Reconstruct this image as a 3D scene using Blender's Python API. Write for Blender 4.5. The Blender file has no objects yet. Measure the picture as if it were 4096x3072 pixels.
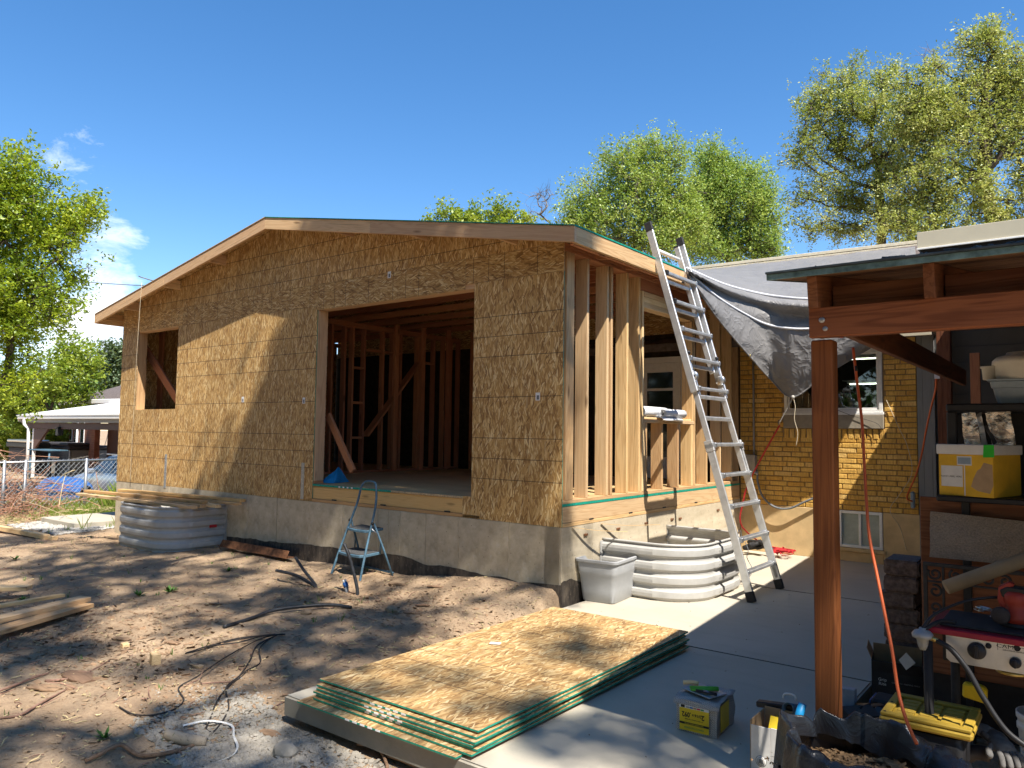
import bpy, bmesh, math, random
import numpy as np
from mathutils import Vector, Matrix, Quaternion, noise as mnoise
random.seed(7); RNG = np.random.default_rng(11)
scene = bpy.context.scene
COL = scene.collection
rad = math.radians

# ---------------------------------------------------------------- camera, sky, sun, exposure
F_PX, YAW, PITCH, ROLL = 3014.78, -0.6566, 0.0641, 0.0135
CAM = Vector((3.9514, -5.9156, 1.5858))
FW = Vector((math.sin(YAW)*math.cos(PITCH), math.cos(YAW)*math.cos(PITCH), math.sin(PITCH)))
R0 = Vector((math.cos(YAW), -math.sin(YAW), 0)); U0 = R0.cross(FW)
RT = R0*math.cos(ROLL) + U0*math.sin(ROLL); UP = -R0*math.sin(ROLL) + U0*math.cos(ROLL)
cd = bpy.data.cameras.new('camera'); cam = bpy.data.objects.new('camera', cd); COL.objects.link(cam)
m3 = Matrix((RT, UP, -FW)).transposed()
cam.matrix_world = Matrix.Translation(CAM) @ m3.to_4x4()
cd.sensor_width = 36; cd.lens = F_PX/4096*36; cd.clip_end = 3000; cd.clip_start = .05
scene.camera = cam

SUN = Vector((1.0, -0.50, 1.67)).normalized()          # towards the sun
SUN_EL = math.asin(SUN.z); SUN_AZ = math.atan2(SUN.x, SUN.y)
world = bpy.data.worlds.new('World'); scene.world = world; world.use_nodes = True
sun_d = bpy.data.lights.new('sun', 'SUN'); sun_d.energy = 5.0; sun_d.angle = rad(.53); sun_d.color = (1, .94, .85)
sun_o = bpy.data.objects.new('sun', sun_d); COL.objects.link(sun_o); sun_o.location = SUN*40
sun_o.rotation_euler = (-SUN).to_track_quat('-Z', 'Y').to_euler()
SKY_STRENGTH = 0.115
scene.view_settings.view_transform = 'Standard'; scene.view_settings.look = 'None'
scene.view_settings.exposure = 0.98; scene.view_settings.gamma = 1.0
try: scene.view_settings.use_curve_mapping = False
except Exception: pass

def ray(u, v): return FW + RT*((u-2048)/F_PX) - UP*((v-1536)/F_PX)
def AT(u, v, ax, val):
    """point where the sight line through pixel (u,v) of the 4096x3072 photo meets the plane axis=val"""
    d = ray(u, v); k = 'xyz'.index(ax); t = (val-CAM[k])/d[k]; return CAM + d*t

def PX(u, v, d): return CAM+ray(u, v)*d            # point at depth d along a sight line

# ---------------------------------------------------------------- node helpers
class NT:
    def __init__(s, name, tree=None):
        if tree is None:
            s.mat = bpy.data.materials.new(name); s.mat.use_nodes = True; tree = s.mat.node_tree
        s.t = tree; s.n = tree.nodes; s.l = tree.links; s.n.clear()
    def node(s, typ, **kw):
        n = s.n.new(typ)
        for k, v in kw.items():
            if k.startswith('i_'):
                key = k[2:]
                inp = n.inputs[int(key)] if key.isdigit() else n.inputs[key.replace('_', ' ')]
                s.set(inp, v)
            else: setattr(n, k, v)
        return n
    def set(s, inp, v):
        if isinstance(v, bpy.types.NodeSocket): s.l.new(v, inp)
        elif isinstance(v, bpy.types.Node): s.l.new(v.outputs[0], inp)
        else:
            if isinstance(v, (tuple, list)) and len(v) == 3 and inp.type == 'RGBA': v = (*v, 1)
            inp.default_value = v
    def math(s, op, a, b=0.0, c=None, clamp=False):
        n = s.n.new('ShaderNodeMath'); n.operation = op; n.use_clamp = clamp
        s.set(n.inputs[0], a); s.set(n.inputs[1], b)
        if c is not None: s.set(n.inputs[2], c)
        return n.outputs[0]
    def vmath(s, op, a, b=(0, 0, 0)):
        n = s.n.new('ShaderNodeVectorMath'); n.operation = op; s.set(n.inputs[0], a); s.set(n.inputs[1], b); return n.outputs[0]
    def mix(s, f, a, b, blend='MIX'):
        n = s.n.new('ShaderNodeMix'); n.data_type = 'RGBA'; n.blend_type = blend; n.clamp_factor = True
        s.set(n.inputs[0], f); s.set(n.inputs[6], a); s.set(n.inputs[7], b); return n.outputs[2]
    def ramp(s, f, stops, interp='LINEAR'):
        n = s.n.new('ShaderNodeValToRGB'); n.color_ramp.interpolation = interp; e = n.color_ramp.elements
        while len(e) < len(stops): e.new(.5)
        for x, (p, c) in zip(e, stops):
            x.position = p; x.color = (*c, 1) if isinstance(c, (tuple, list)) else (c, c, c, 1)
        s.set(n.inputs[0], f); return n.outputs[0]
    def obj(s): return s.node('ShaderNodeTexCoord').outputs['Object']
    def rnd(s): return s.node('ShaderNodeObjectInfo').outputs['Random']
    def map(s, v, scale=(1, 1, 1), rot=(0, 0, 0), loc=(0, 0, 0)):
        return s.node('ShaderNodeMapping', i_Vector=v, i_Scale=scale, i_Rotation=rot, i_Location=loc).outputs[0]
    def noise(s, v, scale, detail=3, rough=.55, dist=0, out=0):
        return s.node('ShaderNodeTexNoise', i_Vector=v, i_Scale=scale, i_Detail=detail, i_Roughness=rough, i_Distortion=dist).outputs[out]
    def vor(s, v, scale=1, out='Color', feature='F1', dim='3D', rnd=1.0):
        n = s.node('ShaderNodeTexVoronoi', feature=feature, voronoi_dimensions=dim, i_Vector=v, i_Scale=scale)
        n.inputs['Randomness'].default_value = rnd
        return n.outputs[out]
    def sep(s, v):
        n = s.node('ShaderNodeSeparateXYZ'); s.set(n.inputs[0], v); return n.outputs
    def bump(s, h, strength=.3, dist=.01):
        return s.node('ShaderNodeBump', i_Height=h, i_Strength=strength, i_Distance=dist).outputs[0]
    def out(s, color, rough=.7, metal=0, bump=None, spec=.3, **kw):
        b = s.node('ShaderNodeBsdfPrincipled')
        s.set(b.inputs['Base Color'], color); s.set(b.inputs['Roughness'], rough); s.set(b.inputs['Metallic'], metal)
        b.inputs['Specular IOR Level'].default_value = spec
        for k, v in kw.items(): s.set(b.inputs[k.replace('_', ' ')], v)
        if bump is not None: s.l.new(bump, b.inputs['Normal'])
        o = s.node('ShaderNodeOutputMaterial'); s.l.new(b.outputs[0], o.inputs[0]); return s.mat
    def shift(s, v, k=37.0):
        r = s.rnd(); c = s.node('ShaderNodeCombineXYZ', i_X=s.math('MULTIPLY', r, k), i_Y=s.math('MULTIPLY', r, k*1.7), i_Z=s.math('MULTIPLY', r, k*.6))
        return s.vmath('ADD', v, c.outputs[0])
def hexc(h):
    c = [int(h[i:i+2], 16)/255 for i in (0, 2, 4)]
    return tuple(x/12.92 if x <= .04045 else ((x+.055)/1.055)**2.4 for x in c)

# ---------------------------------------------------------------- world: sky with clouds low in the west
w = NT('', world.node_tree)
sky = w.node('ShaderNodeTexSky', sky_type='NISHITA', sun_disc=False, sun_elevation=SUN_EL, sun_rotation=SUN_AZ,
             altitude=1300, air_density=1.15, dust_density=.2, ozone_density=3.4)
hs0 = w.node('ShaderNodeHueSaturation', i_Saturation=1.26, i_Value=1.0, i_Color=sky.outputs[0])
hs = w.node('ShaderNodeVectorMath', operation='MULTIPLY', i_0=hs0.outputs[0]); hs.inputs[1].default_value = (1.07, .965, .945)
gen = w.node('ShaderNodeTexCoord').outputs['Generated']
gx, gy, gz_ = w.sep(gen)
cd1 = ray(330, 1270).normalized(); cd2 = ray(270, 620).normalized(); cd3 = ray(430, 960).normalized()
def blob(c, k0, k1):
    d = w.node('ShaderNodeVectorMath', operation='DOT_PRODUCT'); w.set(d.inputs[0], gen); d.inputs[1].default_value = c
    n = w.node('ShaderNodeMapRange', i_Value=d.outputs['Value'], i_1=math.cos(rad(k0)), i_2=math.cos(rad(k1)), i_3=0.0, i_4=1.0); return n.outputs[0]
cn = w.noise(w.map(gen, (1, 1, 1.7)), 9, 7, .6, .2)
cn2 = w.noise(w.map(gen, (1, 1, 2.2)), 16, 7, .66, .4)
low = w.node('ShaderNodeMapRange', i_Value=gz_, i_1=.13, i_2=.015, i_3=0.0, i_4=1.0).outputs[0]
m1 = w.math('ADD', w.math('MULTIPLY', blob(cd1, 5.2, .8), .42), w.math('MULTIPLY', low, .04))
c1 = w.math('MULTIPLY', w.ramp(w.math('ADD', cn, m1), [(.66, 0.0), (.93, 1.0)]), w.math('MINIMUM', w.math('MULTIPLY', m1, 9.0), 1.0))
m2 = w.math('ADD', w.math('MULTIPLY', blob(cd2, 3.2, .3), .27), w.math('MULTIPLY', blob(cd3, 3.0, .3), .42))
c2 = w.math('MULTIPLY', w.ramp(w.math('ADD', cn2, m2), [(.74, 0.0), (1.1, .4)]), w.math('MINIMUM', w.math('MULTIPLY', m2, 12.0), 1.0))
cm = w.math('MAXIMUM', c1, c2)
shade = w.ramp(cn2, [(.3, (5.2, 5.7, 6.6)), (.62, (8.6, 8.7, 8.9))])
skyc = w.mix(cm, hs.outputs[0], shade)
bg = w.node('ShaderNodeBackground', i_Color=skyc, i_Strength=SKY_STRENGTH)
wo = w.node('ShaderNodeOutputWorld'); w.l.new(bg.outputs[0], wo.inputs[0])

# ---------------------------------------------------------------- materials
M = {}
def wood(name, light, dark, ring=.35, rough=.62, stain=0.0, rings=26):
    n = NT(name); o = n.shift(n.obj())
    g = n.noise(n.map(o, (.55, 9, 9)), 1.0, 3, .5, .8)
    band = n.math('SINE', n.math('MULTIPLY', g, rings*2.6))
    band = n.math('POWER', n.math('MULTIPLY_ADD', band, .5, .5), 2.2)
    fib = n.noise(n.map(o, (5, 160, 160)), 1.0, 3, .6)
    c = n.mix(n.math('MULTIPLY', band, ring), light, dark)
    c = n.mix(n.math('MULTIPLY', n.math('SUBTRACT', fib, .35), .7, clamp=True), c, dark)
    kd = n.vor(n.map(o, (1.6, 6.5, 6.5)), 1.0, 'Distance', rnd=1.0)
    kn = n.ramp(kd, [(.05, 1.0), (.14, 0.0)])
    c = n.mix(n.math('MULTIPLY', kn, .75), c, tuple(x*.35 for x in dark))
    hv = n.node('ShaderNodeHueSaturation', i_Color=c, i_Value=n.math('MULTIPLY_ADD', n.rnd(), .34, .83), i_Hue=n.math('MULTIPLY_ADD', n.rnd(), .012, .494)).outputs[0]
    if stain:
        st = n.noise(n.map(o, (.8, 3, 3)), 1.3, 4, .6)
        hv = n.mix(n.math('MULTIPLY', n.ramp(st, [(.48, 0.0), (.7, 1.0)]), stain), hv, tuple(x*.3 for x in dark))
    crack = n.ramp(n.noise(n.map(o, (.9, 60, 60)), 1.0, 2, .5), [(.30, 1.0), (.345, 0.0)])
    hv = n.mix(n.math('MULTIPLY', crack, .45), hv, tuple(x*.3 for x in dark))
    M[name] = n.out(hv, rough, 0, n.bump(n.math('SUBTRACT', n.math('ADD', fib, n.math('MULTIPLY', band, .3)), crack), .3, .004), .25)
wood('lumber', (.64, .43, .215), (.40, .215, .085), .5)
wood('lumber_pale', (.68, .49, .27), (.46, .27, .12), .42)
wood('lumber_red', (.44, .185, .09), (.29, .105, .048), .35)
wood('fascia', (.68, .46, .26), (.48, .27, .13), .4)
wood('rim', (.60, .38, .165), (.46, .25, .085), .3)
wood('cover_wood', (.22, .085, .038), (.11, .036, .015), .6, .55, .25, 20)
wood('post_wood', (.225, .075, .022), (.11, .032, .010), .6, .65, .5)
wood('beam_wood', (.33, .125, .05), (.16, .052, .02), .7, .6, .3, 20)
wood('deck_wood', (.23, .13, .075), (.10, .05, .028), .5, .8, .7)
wood('old_wood', (.42, .33, .24), (.26, .19, .13), .3, .8, .3)
wood('bark_wood', (.30, .19, .115), (.15, .085, .05), .4, .9, .5)
wood('grey_trim', (.27, .27, .265), (.20, .20, .20), .25, .6)

LINES_IN = (16, 24, 32, 48, 64, 72, 80)
def osb(name, lines, tint=1.0, sat=1.0):
    n = NT(name); o = n.obj(); sh = n.shift(o, 13.0)
    wob = n.noise(sh, 5, 2, .5, 0, 1)
    # one displaced coordinate, then five strand layers at different angles laid over one another
    wsc = n.node('ShaderNodeVectorMath', operation='SCALE', i_0=wob); wsc.inputs['Scale'].default_value = .03
    sh2 = n.vmath('ADD', sh, wsc.outputs[0])
    col = None; hgt = None
    tones = [(0.0, (.19, .095, .026)), (.2, (.34, .18, .05)), (.45, (.46, .265, .078)), (.66, (.54, .335, .115)), (.84, (.64, .44, .185)), (.95, (.74, .57, .29)), (1.0, (.29, .145, .045))]
    tones = [(p, tuple(min(.92, x*1.2*tint) for x in c)) for p, c in tones]
    for k, (ang, sx, sy) in enumerate([(3, 12, 84), (-8, 13, 92), (9, 11, 80), (-21, 14, 86), (33, 15, 80)]):
        mp = n.map(sh2, (1, 1, 1), (0, 0, rad(ang)), (k*3.7, k*1.9, 0)); v = n.map(mp, (sx, sy, 0))
        vc = n.node('ShaderNodeTexVoronoi', voronoi_dimensions='2D', i_Vector=v, i_Scale=1.0)
        r, g, b = n.node('ShaderNodeSeparateColor', i_0=vc.outputs['Color']).outputs
        c = n.ramp(r, tones)
        ed = n.node('ShaderNodeTexVoronoi', voronoi_dimensions='2D', feature='DISTANCE_TO_EDGE', i_Vector=v, i_Scale=1.0).outputs['Distance']
        c = n.mix(n.ramp(ed, [(.0, .38), (.07, 0.0)]), c, (.20, .10, .03))
        if col is None: col, hgt = c, r
        else:
            top = n.math('GREATER_THAN', g, (.0, .45, .5, .74, .84)[k])
            col = n.mix(top, col, c); hgt = n.math('ADD', n.math('MULTIPLY', hgt, n.math('SUBTRACT', 1.0, top)), n.math('MULTIPLY', top, n.math('ADD', g, .15)))
    fib = n.noise(n.map(sh, (12, 320, 1)), 1, 2, .6)
    col = n.mix(n.math('MULTIPLY', n.math('SUBTRACT', fib, .3, clamp=True), .5), col, (.30, .18, .075))
    big = n.noise(sh, 2.2, 3, .6)
    col = n.node('ShaderNodeHueSaturation', i_Color=col, i_Saturation=sat, i_Value=n.math('ADD', n.math('MULTIPLY_ADD', big, .35, .70), n.math('MULTIPLY', n.rnd(), .16))).outputs[0]
    if lines:
        x = n.sep(o)[0]; acc = None
        for q in LINES_IN:
            t = n.math('ABSOLUTE', n.math('SUBTRACT', x, q*.0254*1.012))
            acc = t if acc is None else n.math('MINIMUM', acc, t)
        jit = n.noise(sh, 90, 2)
        ln = n.math('LESS_THAN', acc, n.math('MULTIPLY_ADD', jit, .006, .0012))
        col = n.mix(n.math('MULTIPLY', ln, .72), col, (.06, .036, .022))
    M[name] = n.out(col, .62, 0, n.bump(hgt, .35, .006), .35)
osb('osb_wall', True, .97, .97); osb('osb_plain', False, .97, .97); osb('osb_stack', True, .9, .92)
def flat(name, c, rough=.6, metal=0, spec=.3, var=.12, sc=18, bump=0.0, **kw):
    n = NT(name); o = n.obj(); z = n.noise(n.shift(o), sc, 4, .6)
    cc = n.mix(n.ramp(z, [(.35, 0.0), (.7, 1.0)]), tuple(x*(1-var) for x in c), tuple(min(1, x*(1+var)) for x in c))
    M[name] = n.out(cc, rough, metal, n.bump(z, bump, .01) if bump else None, spec, **kw); return M[name]
flat('green_edge', hexc('178f7a'), .6, var=.25, sc=40)
flat('green_edge_dark', hexc('12574c'), .7, var=.3, sc=40)
flat('ply_edge', (.50, .37, .21), .8, var=.3, sc=60)
flat('white_paint', (.78, .77, .74), .45, var=.05)
flat('white_plastic', (.76, .75, .71), .4, var=.05)
flat('black_plastic', (.018, .018, .02), .45, var=.2)
flat('black_rubber', (.022, .022, .024), .65, var=.3)
flat('pipe_black', (.03, .032, .036), .42, var=.4, sc=30)
flat('tub_grey', (.36, .37, .38), .45, var=.06, sc=9, bump=.02)
flat('steel_dull', (.42, .43, .44), .42, .8, var=.15, sc=12)
flat('steel_bright', (.62, .62, .61), .28, .9, var=.12, sc=30)
flat('rust', (.19, .085, .04), .85, .1, var=.45, sc=22, bump=.2)
flat('electric_grey', (.30, .32, .33), .45, .2, var=.08)
flat('conduit_grey', (.36, .37, .37), .4, .6, var=.1)
flat('whip_grey', (.16, .17, .18), .6, var=.1)
flat('red_strap', (.45, .025, .03), .7, var=.15, sc=60)
flat('orange_cord', (.50, .10, .03), .5, var=.1)
flat('red_cord', (.55, .045, .03), .5, var=.1)
flat('rope', (.45, .43, .38), .9, var=.2, sc=80)
flat('string', (.55, .47, .33), .9, var=.2, sc=80)
flat('wire_dark', (.035, .03, .028), .6, var=.3, sc=50)
flat('stool_blue', (.075, .145, .20), .5, .0, var=.25, sc=25, bump=.03)
flat('stool_tread', (.07, .07, .07), .9, var=.4, sc=60, bump=.2)
flat('paper', (.74, .74, .74), .75, var=.05, sc=30)
flat('blue_plastic', (.03, .11, .33), .4, var=.15, sc=4)
flat('blue_tarp', (.01, .22, .50), .45, var=.15, sc=6)
flat('yellow_plastic', (.38, .25, .035), .45, var=.1)
flat('yellow_card', (.68, .40, .03), .7, var=.12, sc=9)
flat('card_white', (.66, .64, .60), .75, var=.06, sc=20)
flat('cardboard', (.40, .27, .15), .85, var=.12, sc=14)
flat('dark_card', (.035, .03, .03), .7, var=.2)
flat('paver', (.20, .14, .115), .95, var=.35, sc=35, bump=.5)
flat('carpet', (.30, .25, .205), 1.0, var=.22, sc=120, bump=.8)
flat('iron', (.055, .055, .058), .6, .5, var=.3)
flat('stove_red', (.26, .012, .03), .35, var=.1)
flat('stove_steel', (.55, .54, .50), .35, .55, var=.08, sc=25)
flat('sander_red', (.30, .035, .02), .45, var=.1)
flat('tube_card', (.30, .22, .13), .7, var=.1, sc=8)
flat('jug_white', (.62, .60, .52), .5, var=.08, sc=6)
flat('clear_blue', (.25, .32, .38), .3, var=.1)
flat('pencil_green', (.10, .42, .05), .4, var=.1)
flat('label_yellow', (.72, .50, .02), .5, var=.05)
flat('ink', (.012, .012, .014), .6, var=0)
flat('ink_red', (.5, .02, .03), .6, var=0); flat('ink_green', (.02, .25, .08), .6, var=0); flat('ink_blue', (.03, .12, .4), .6, var=0)
flat('ink_brown', (.12, .06, .03), .7, var=.2)
flat('tape_green', (.03, .45, .03), .6, var=.1)
flat('glove_grey', (.13, .125, .12), .9, var=.3, sc=30)
flat('siding', (.10, .097, .09), .6, var=.06, sc=6)
flat('beige_metal', (.52, .47, .35), .45, .0, var=.04, sc=3)
flat('batten', (.70, .62, .45), .8, var=.1, sc=20)
flat('green_drip', (.14, .23, .23), .5, .2, var=.5, sc=14)
flat('roof_felt', (.05, .07, .085), .7, var=.4, sc=9)
flat('stucco', (.60, .43, .22), .95, var=.14, sc=5, bump=.25)
flat('sill_cement', (.30, .26, .20), .9, var=.12, sc=12, bump=.1)
flat('mortar', (.30, .20, .095), .95, var=.25, sc=60, bump=.3)
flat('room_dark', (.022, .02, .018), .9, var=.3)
flat('darkened_brick', (.045, .03, .018), .95, var=.4, sc=12)  # old brick coloured near black to stand for the dark interior
flat('nbr_brick', (.27, .10, .065), .9, var=.2, sc=5)
flat('nbr_brick_dark', (.10, .036, .026), .9, var=.2, sc=5)
flat('brown_paint', (.11, .055, .04), .6, var=.08)
flat('shingle', (.13, .105, .095), .95, var=.3, sc=14, bump=.3)
flat('car_paint', (.40, .43, .47), .25, .6, .5, var=.04)
flat('car_glass', (.015, .02, .024), .06, 0, .8, var=.1)
flat('spa_cover', (.055, .05, .055), .55, var=.3, sc=5)
flat('spa_side', (.30, .29, .27), .6, var=.08)
flat('straw', (.50, .40, .22), .9, var=.35, sc=9)
flat('twig', (.24, .14, .10), .9, var=.4, sc=12)
flat('twig_red', (.36, .19, .12), .9, var=.3, sc=5)
flat('bark', (.095, .075, .06), .95, var=.45, sc=14, bump=.6)
flat('bark_light', (.21, .18, .15), .95, var=.35, sc=10, bump=.5)
flat('chip', (.36, .25, .15), .95, var=.4, sc=40)
flat('stone', (.30, .27, .225), .95, var=.28, sc=8, bump=.2)
flat('stone_pale', (.40, .38, .345), .95, var=.2, sc=12, bump=.2)
flat('mulch', (.26, .16, .08), .95, var=.4, sc=20)
flat('weed', (.07, .16, .025), .7, var=.3, sc=20)
flat('foil', (.62, .56, .48), .25, .9, var=.25, sc=45, bump=.6)
flat('copper_hose', (.02, .02, .022), .5, var=.2)
flat('brass', (.50, .38, .14), .35, .9, var=.1)
flat('terminal_white', (.72, .72, .70), .6, var=.04)
# cast concrete: form-board streaks, stains
n = NT('concrete'); o = n.obj()
z1 = n.noise(n.map(o, (2.2, 2.2, .35)), 2.2, 6, .65); z2 = n.noise(o, 14, 5, .7); z3 = n.noise(n.map(o, (9, 9, .8)), 1.5, 4, .6)
c = n.mix(n.ramp(z1, [(.35, 0.0), (.68, 1.0)]), (.43, .36, .25), (.60, .52, .385))
c = n.mix(n.ramp(z2, [(.5, 0.0), (.85, .5)]), c, (.24, .20, .15))
c = n.mix(n.ramp(z3, [(.58, 0.0), (.75, .45)]), c, (.58, .54, .47))
pit = n.ramp(n.vor(n.map(o, (1, 1, 1)), 13, 'Distance'), [(.06, 1.0), (.10, 0.0)])
c = n.mix(n.math('MULTIPLY', pit, .6), c, (.1, .085, .07))
M['concrete'] = n.out(c, .9, 0, n.bump(n.math('SUBTRACT', z2, n.math('MULTIPLY', pit, .7)), .3, .01), .2)
# broom-finished slab
n = NT('slab'); o = n.obj()
z1 = n.noise(o, .9, 5, .6); z2 = n.noise(n.map(o, (40, 420, 10)), 1, 2, .6); z3 = n.noise(o, 55, 4, .7); z4 = n.noise(n.map(o, (1.2, 6, 1)), 1.6, 3, .5)
c = n.mix(n.ramp(z1, [(.3, 0.0), (.72, 1.0)]), (.41, .365, .285), (.49, .445, .36))
c = n.mix(n.ramp(z3, [(.55, 0.0), (.8, .35)]), c, (.28, .26, .22))
c = n.mix(n.ramp(z4, [(.55, 0.0), (.75, .22)]), c, (.30, .28, .24))
M['slab'] = n.out(c, .85, 0, n.bump(n.math('ADD', z2, n.math('MULTIPLY', z3, .6)), .22, .004), .25)
n = NT('slab_side'); o = n.obj(); z1 = n.noise(o, 6, 6, .7)
M['slab_side'] = n.out(n.mix(z1, (.17, .16, .13), (.28, .26, .22)), .95, 0, n.bump(z1, .4, .02), .2)
# damp-proof tar brushed on the foundation
n = NT('tar'); o = n.obj(); z = n.noise(n.map(o, (5, 5, 2)), 3, 6, .7); z2 = n.noise(o, 30, 4, .6)
c = n.mix(n.ramp(z, [(.42, 0.0), (.66, 1.0)]), (.05, .042, .036), (.13, .105, .08))
c = n.mix(n.ramp(z2, [(.62, 0.0), (.72, .7)]), c, (.28, .22, .16))
M['tar'] = n.out(c, .75, 0, n.bump(z2, .3, .01), .3)
# yellow rough-face brick
n = NT('brick'); o = n.obj(); so = n.shift(o, 50)
z = n.noise(n.map(so, (1, 1, 1)), 16, 5, .65); z2 = n.noise(n.map(so, (70, 10, 8)), 1, 4, .65); big = n.noise(so, 4, 2)
base = n.ramp(n.rnd(), [(0, (.62, .34, .065)), (.3, (.72, .43, .10)), (.6, (.80, .50, .13)), (.85, (.68, .37, .07)), (1, (.84, .57, .2))])
c = n.mix(n.ramp(z2, [(.4, 0.0), (.75, .7)]), base, (.30, .15, .035)); c = n.mix(n.ramp(big, [(.55, 0.0), (.8, .5)]), c, (.38, .19, .055))
M['brick'] = n.out(c, .85, 0, n.bump(n.math('ADD', z, n.math('MULTIPLY', z2, .8)), .6, .012), .3)
# dirt yard
n = NT('dirt'); o = n.obj()
z1 = n.noise(o, .7, 5, .6); z2 = n.noise(o, 5, 6, .7); z3 = n.noise(o, 45, 5, .75); z4 = n.noise(n.map(o, (25, 25, 25)), 3, 3, .8)
c = n.mix(n.ramp(z1, [(.35, 0.0), (.68, 1.0)]), (.35, .245, .155), (.49, .362, .238))
c = n.mix(n.ramp(z2, [(.42, 0.0), (.7, .65)]), c, (.26, .175, .108))
c = n.mix(n.ramp(z3, [(.5, 0.0), (.75, .8)]), c, (.16, .10, .062))
c = n.mix(n.ramp(z4, [(.62, 0.0), (.72, .55)]), c, (.52, .41, .28))
M['dirt'] = n.out(c, .97, 0, n.bump(n.math('ADD', z3, n.math('MULTIPLY', z4, .6)), .75, .02), .15)
# tarp: silver outside, charcoal inside
n = NT('tarp'); o = n.obj(); z = n.noise(o, 3, 5, .6); wv = n.noise(n.map(o, (1, 1, 1)), 22, 3, .6); crk = n.noise(n.map(o, (1, 1, 1)), 7, 5, .65, 1.6)
rn = n.noise(n.map(o, (1, 1, 1), (.4, .3, .7)), 4.2, 3, .55, .6); rdg = n.math('POWER', n.math('SUBTRACT', 1.0, n.math('ABSOLUTE', n.math('MULTIPLY_ADD', rn, 2.6, -1.3)), clamp=True), 5.0)
geo = n.node('ShaderNodeNewGeometry')
front = n.mix(z, (.15, .145, .14), (.235, .225, .22)); back = n.mix(z, (.050, .047, .045), (.085, .08, .075))
c = n.mix(geo.outputs['Backfacing'], front, back)
M['tarp'] = n.out(c, .48, 0, n.bump(n.math('ADD', n.math('MULTIPLY', rdg, 1.3), n.math('MULTIPLY', crk, .5)), .33, .025), .4)
flat('tarp_hem', (.62, .62, .64), .6, var=.08, sc=30, bump=.2)
# black poly bag
n = NT('black_bag'); o = n.obj(); z = n.noise(o, 9, 5, .65, 1.2)
M['black_bag'] = n.out(n.mix(z, (.010, .010, .012), (.024, .025, .029)), .26, 0, n.bump(z, .25, .03), .5)
# corrugated galvanised
n = NT('galvanised'); o = n.obj(); z = n.noise(o, 14, 4, .6); z2 = n.noise(n.map(o, (2, 2, 14)), 2, 4)
M['galvanised'] = n.out(n.mix(z, (.37, .36, .335), (.50, .49, .465)), n.math('MULTIPLY_ADD', z2, .25, .42), .12, n.bump(z, .04, .01), .4)
# aluminium
n = NT('aluminium'); o = n.obj(); z = n.noise(n.map(o, (120, 120, 3)), 1, 3); z2 = n.noise(o, 9, 4, .65)
M['aluminium'] = n.out(n.mix(n.ramp(z2, [(.45, 0.0), (.75, 1.0)]), (.68, .68, .67), (.50, .50, .50)), n.math('MULTIPLY_ADD', z, .2, .3), .72, n.bump(z, .05, .003), .5)
# window glass
n = NT('glass'); tr = n.node('ShaderNodeBsdfTransparent', i_Color=(.86, .9, .88, 1)); gl = n.node('ShaderNodeBsdfGlossy', i_Roughness=.02)
fr = n.node('ShaderNodeFresnel', i_IOR=1.5); mx = n.node('ShaderNodeMixShader'); n.set(mx.inputs[0], n.math('ADD', fr.outputs[0], .03)); n.l.new(tr.outputs[0], mx.inputs[1]); n.l.new(gl.outputs[0], mx.inputs[2])
oo = n.node('ShaderNodeOutputMaterial'); n.l.new(mx.outputs[0], oo.inputs[0]); M['glass'] = n.mat
n = NT('frosted_glass'); z = n.noise(n.obj(), 8, 4); M['frosted_glass'] = n.out(n.mix(z, (.20, .24, .20), (.42, .46, .42)), .15, 0, None, .5)
n = NT('tube_light'); e = n.node('ShaderNodeEmission', i_Color=(.95, 1, .78, 1), i_Strength=2.6); oo = n.node('ShaderNodeOutputMaterial'); n.l.new(e.outputs[0], oo.inputs[0]); M['tube_light'] = n.mat
# leaves
def leafmat(name, a, b, c3, trans=.45):
    n = NT(name); at = n.node('ShaderNodeAttribute', attribute_name='tone').outputs['Fac']
    col = n.ramp(at, [(0, a), (.5, b), (1, c3)])
    df = n.node('ShaderNodeBsdfDiffuse', i_Color=col); tl = n.node('ShaderNodeBsdfTranslucent', i_Color=n.mix(.35, col, (.55, .62, .04)))
    gl = n.node('ShaderNodeBsdfGlossy', i_Color=(.5, .55, .45, 1), i_Roughness=.45)
    mx = n.node('ShaderNodeMixShader', i_0=trans); n.l.new(df.outputs[0], mx.inputs[1]); n.l.new(tl.outputs[0], mx.inputs[2])
    m2 = n.node('ShaderNodeMixShader', i_0=.07); n.l.new(mx.outputs[0], m2.inputs[1]); n.l.new(gl.outputs[0], m2.inputs[2])
    oo = n.node('ShaderNodeOutputMaterial'); n.l.new(m2.outputs[0], oo.inputs[0]); M[name] = n.mat
leafmat('leaf_bright', (.13, .22, .015), (.28, .38, .02), (.46, .50, .035))
leafmat('leaf_green', (.12, .21, .04), (.29, .41, .08), (.54, .60, .18))
leafmat('leaf_olive', (.16, .22, .05), (.34, .39, .10), (.60, .58, .22))
leafmat('leaf_mid', (.11, .22, .045), (.24, .37, .075), (.44, .53, .14))
leafmat('leaf_dark', (.045, .075, .035), (.085, .13, .06), (.15, .19, .09), .25)
leafmat('leaf_shade', (.03, .05, .012), (.06, .085, .02), (.10, .12, .03), .35)
leafmat('leaf_lime', (.12, .20, .02), (.25, .34, .03), (.40, .44, .06))
leafmat('grass', (.11, .20, .02), (.22, .34, .04), (.42, .42, .12), .4)

M['deck_ply'] = None
n = NT('deck_ply'); o = n.shift(n.obj()); z = n.noise(n.map(o, (1.2, 14, 14)), 1.5, 5, .65); z2 = n.noise(o, 2.5, 4)
c = n.mix(z, (.44, .29, .13), (.66, .47, .24)); M['deck_ply'] = n.out(n.mix(n.ramp(z2, [(.5, 0.0), (.8, .5)]), c, (.2, .14, .08)), .75)
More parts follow.
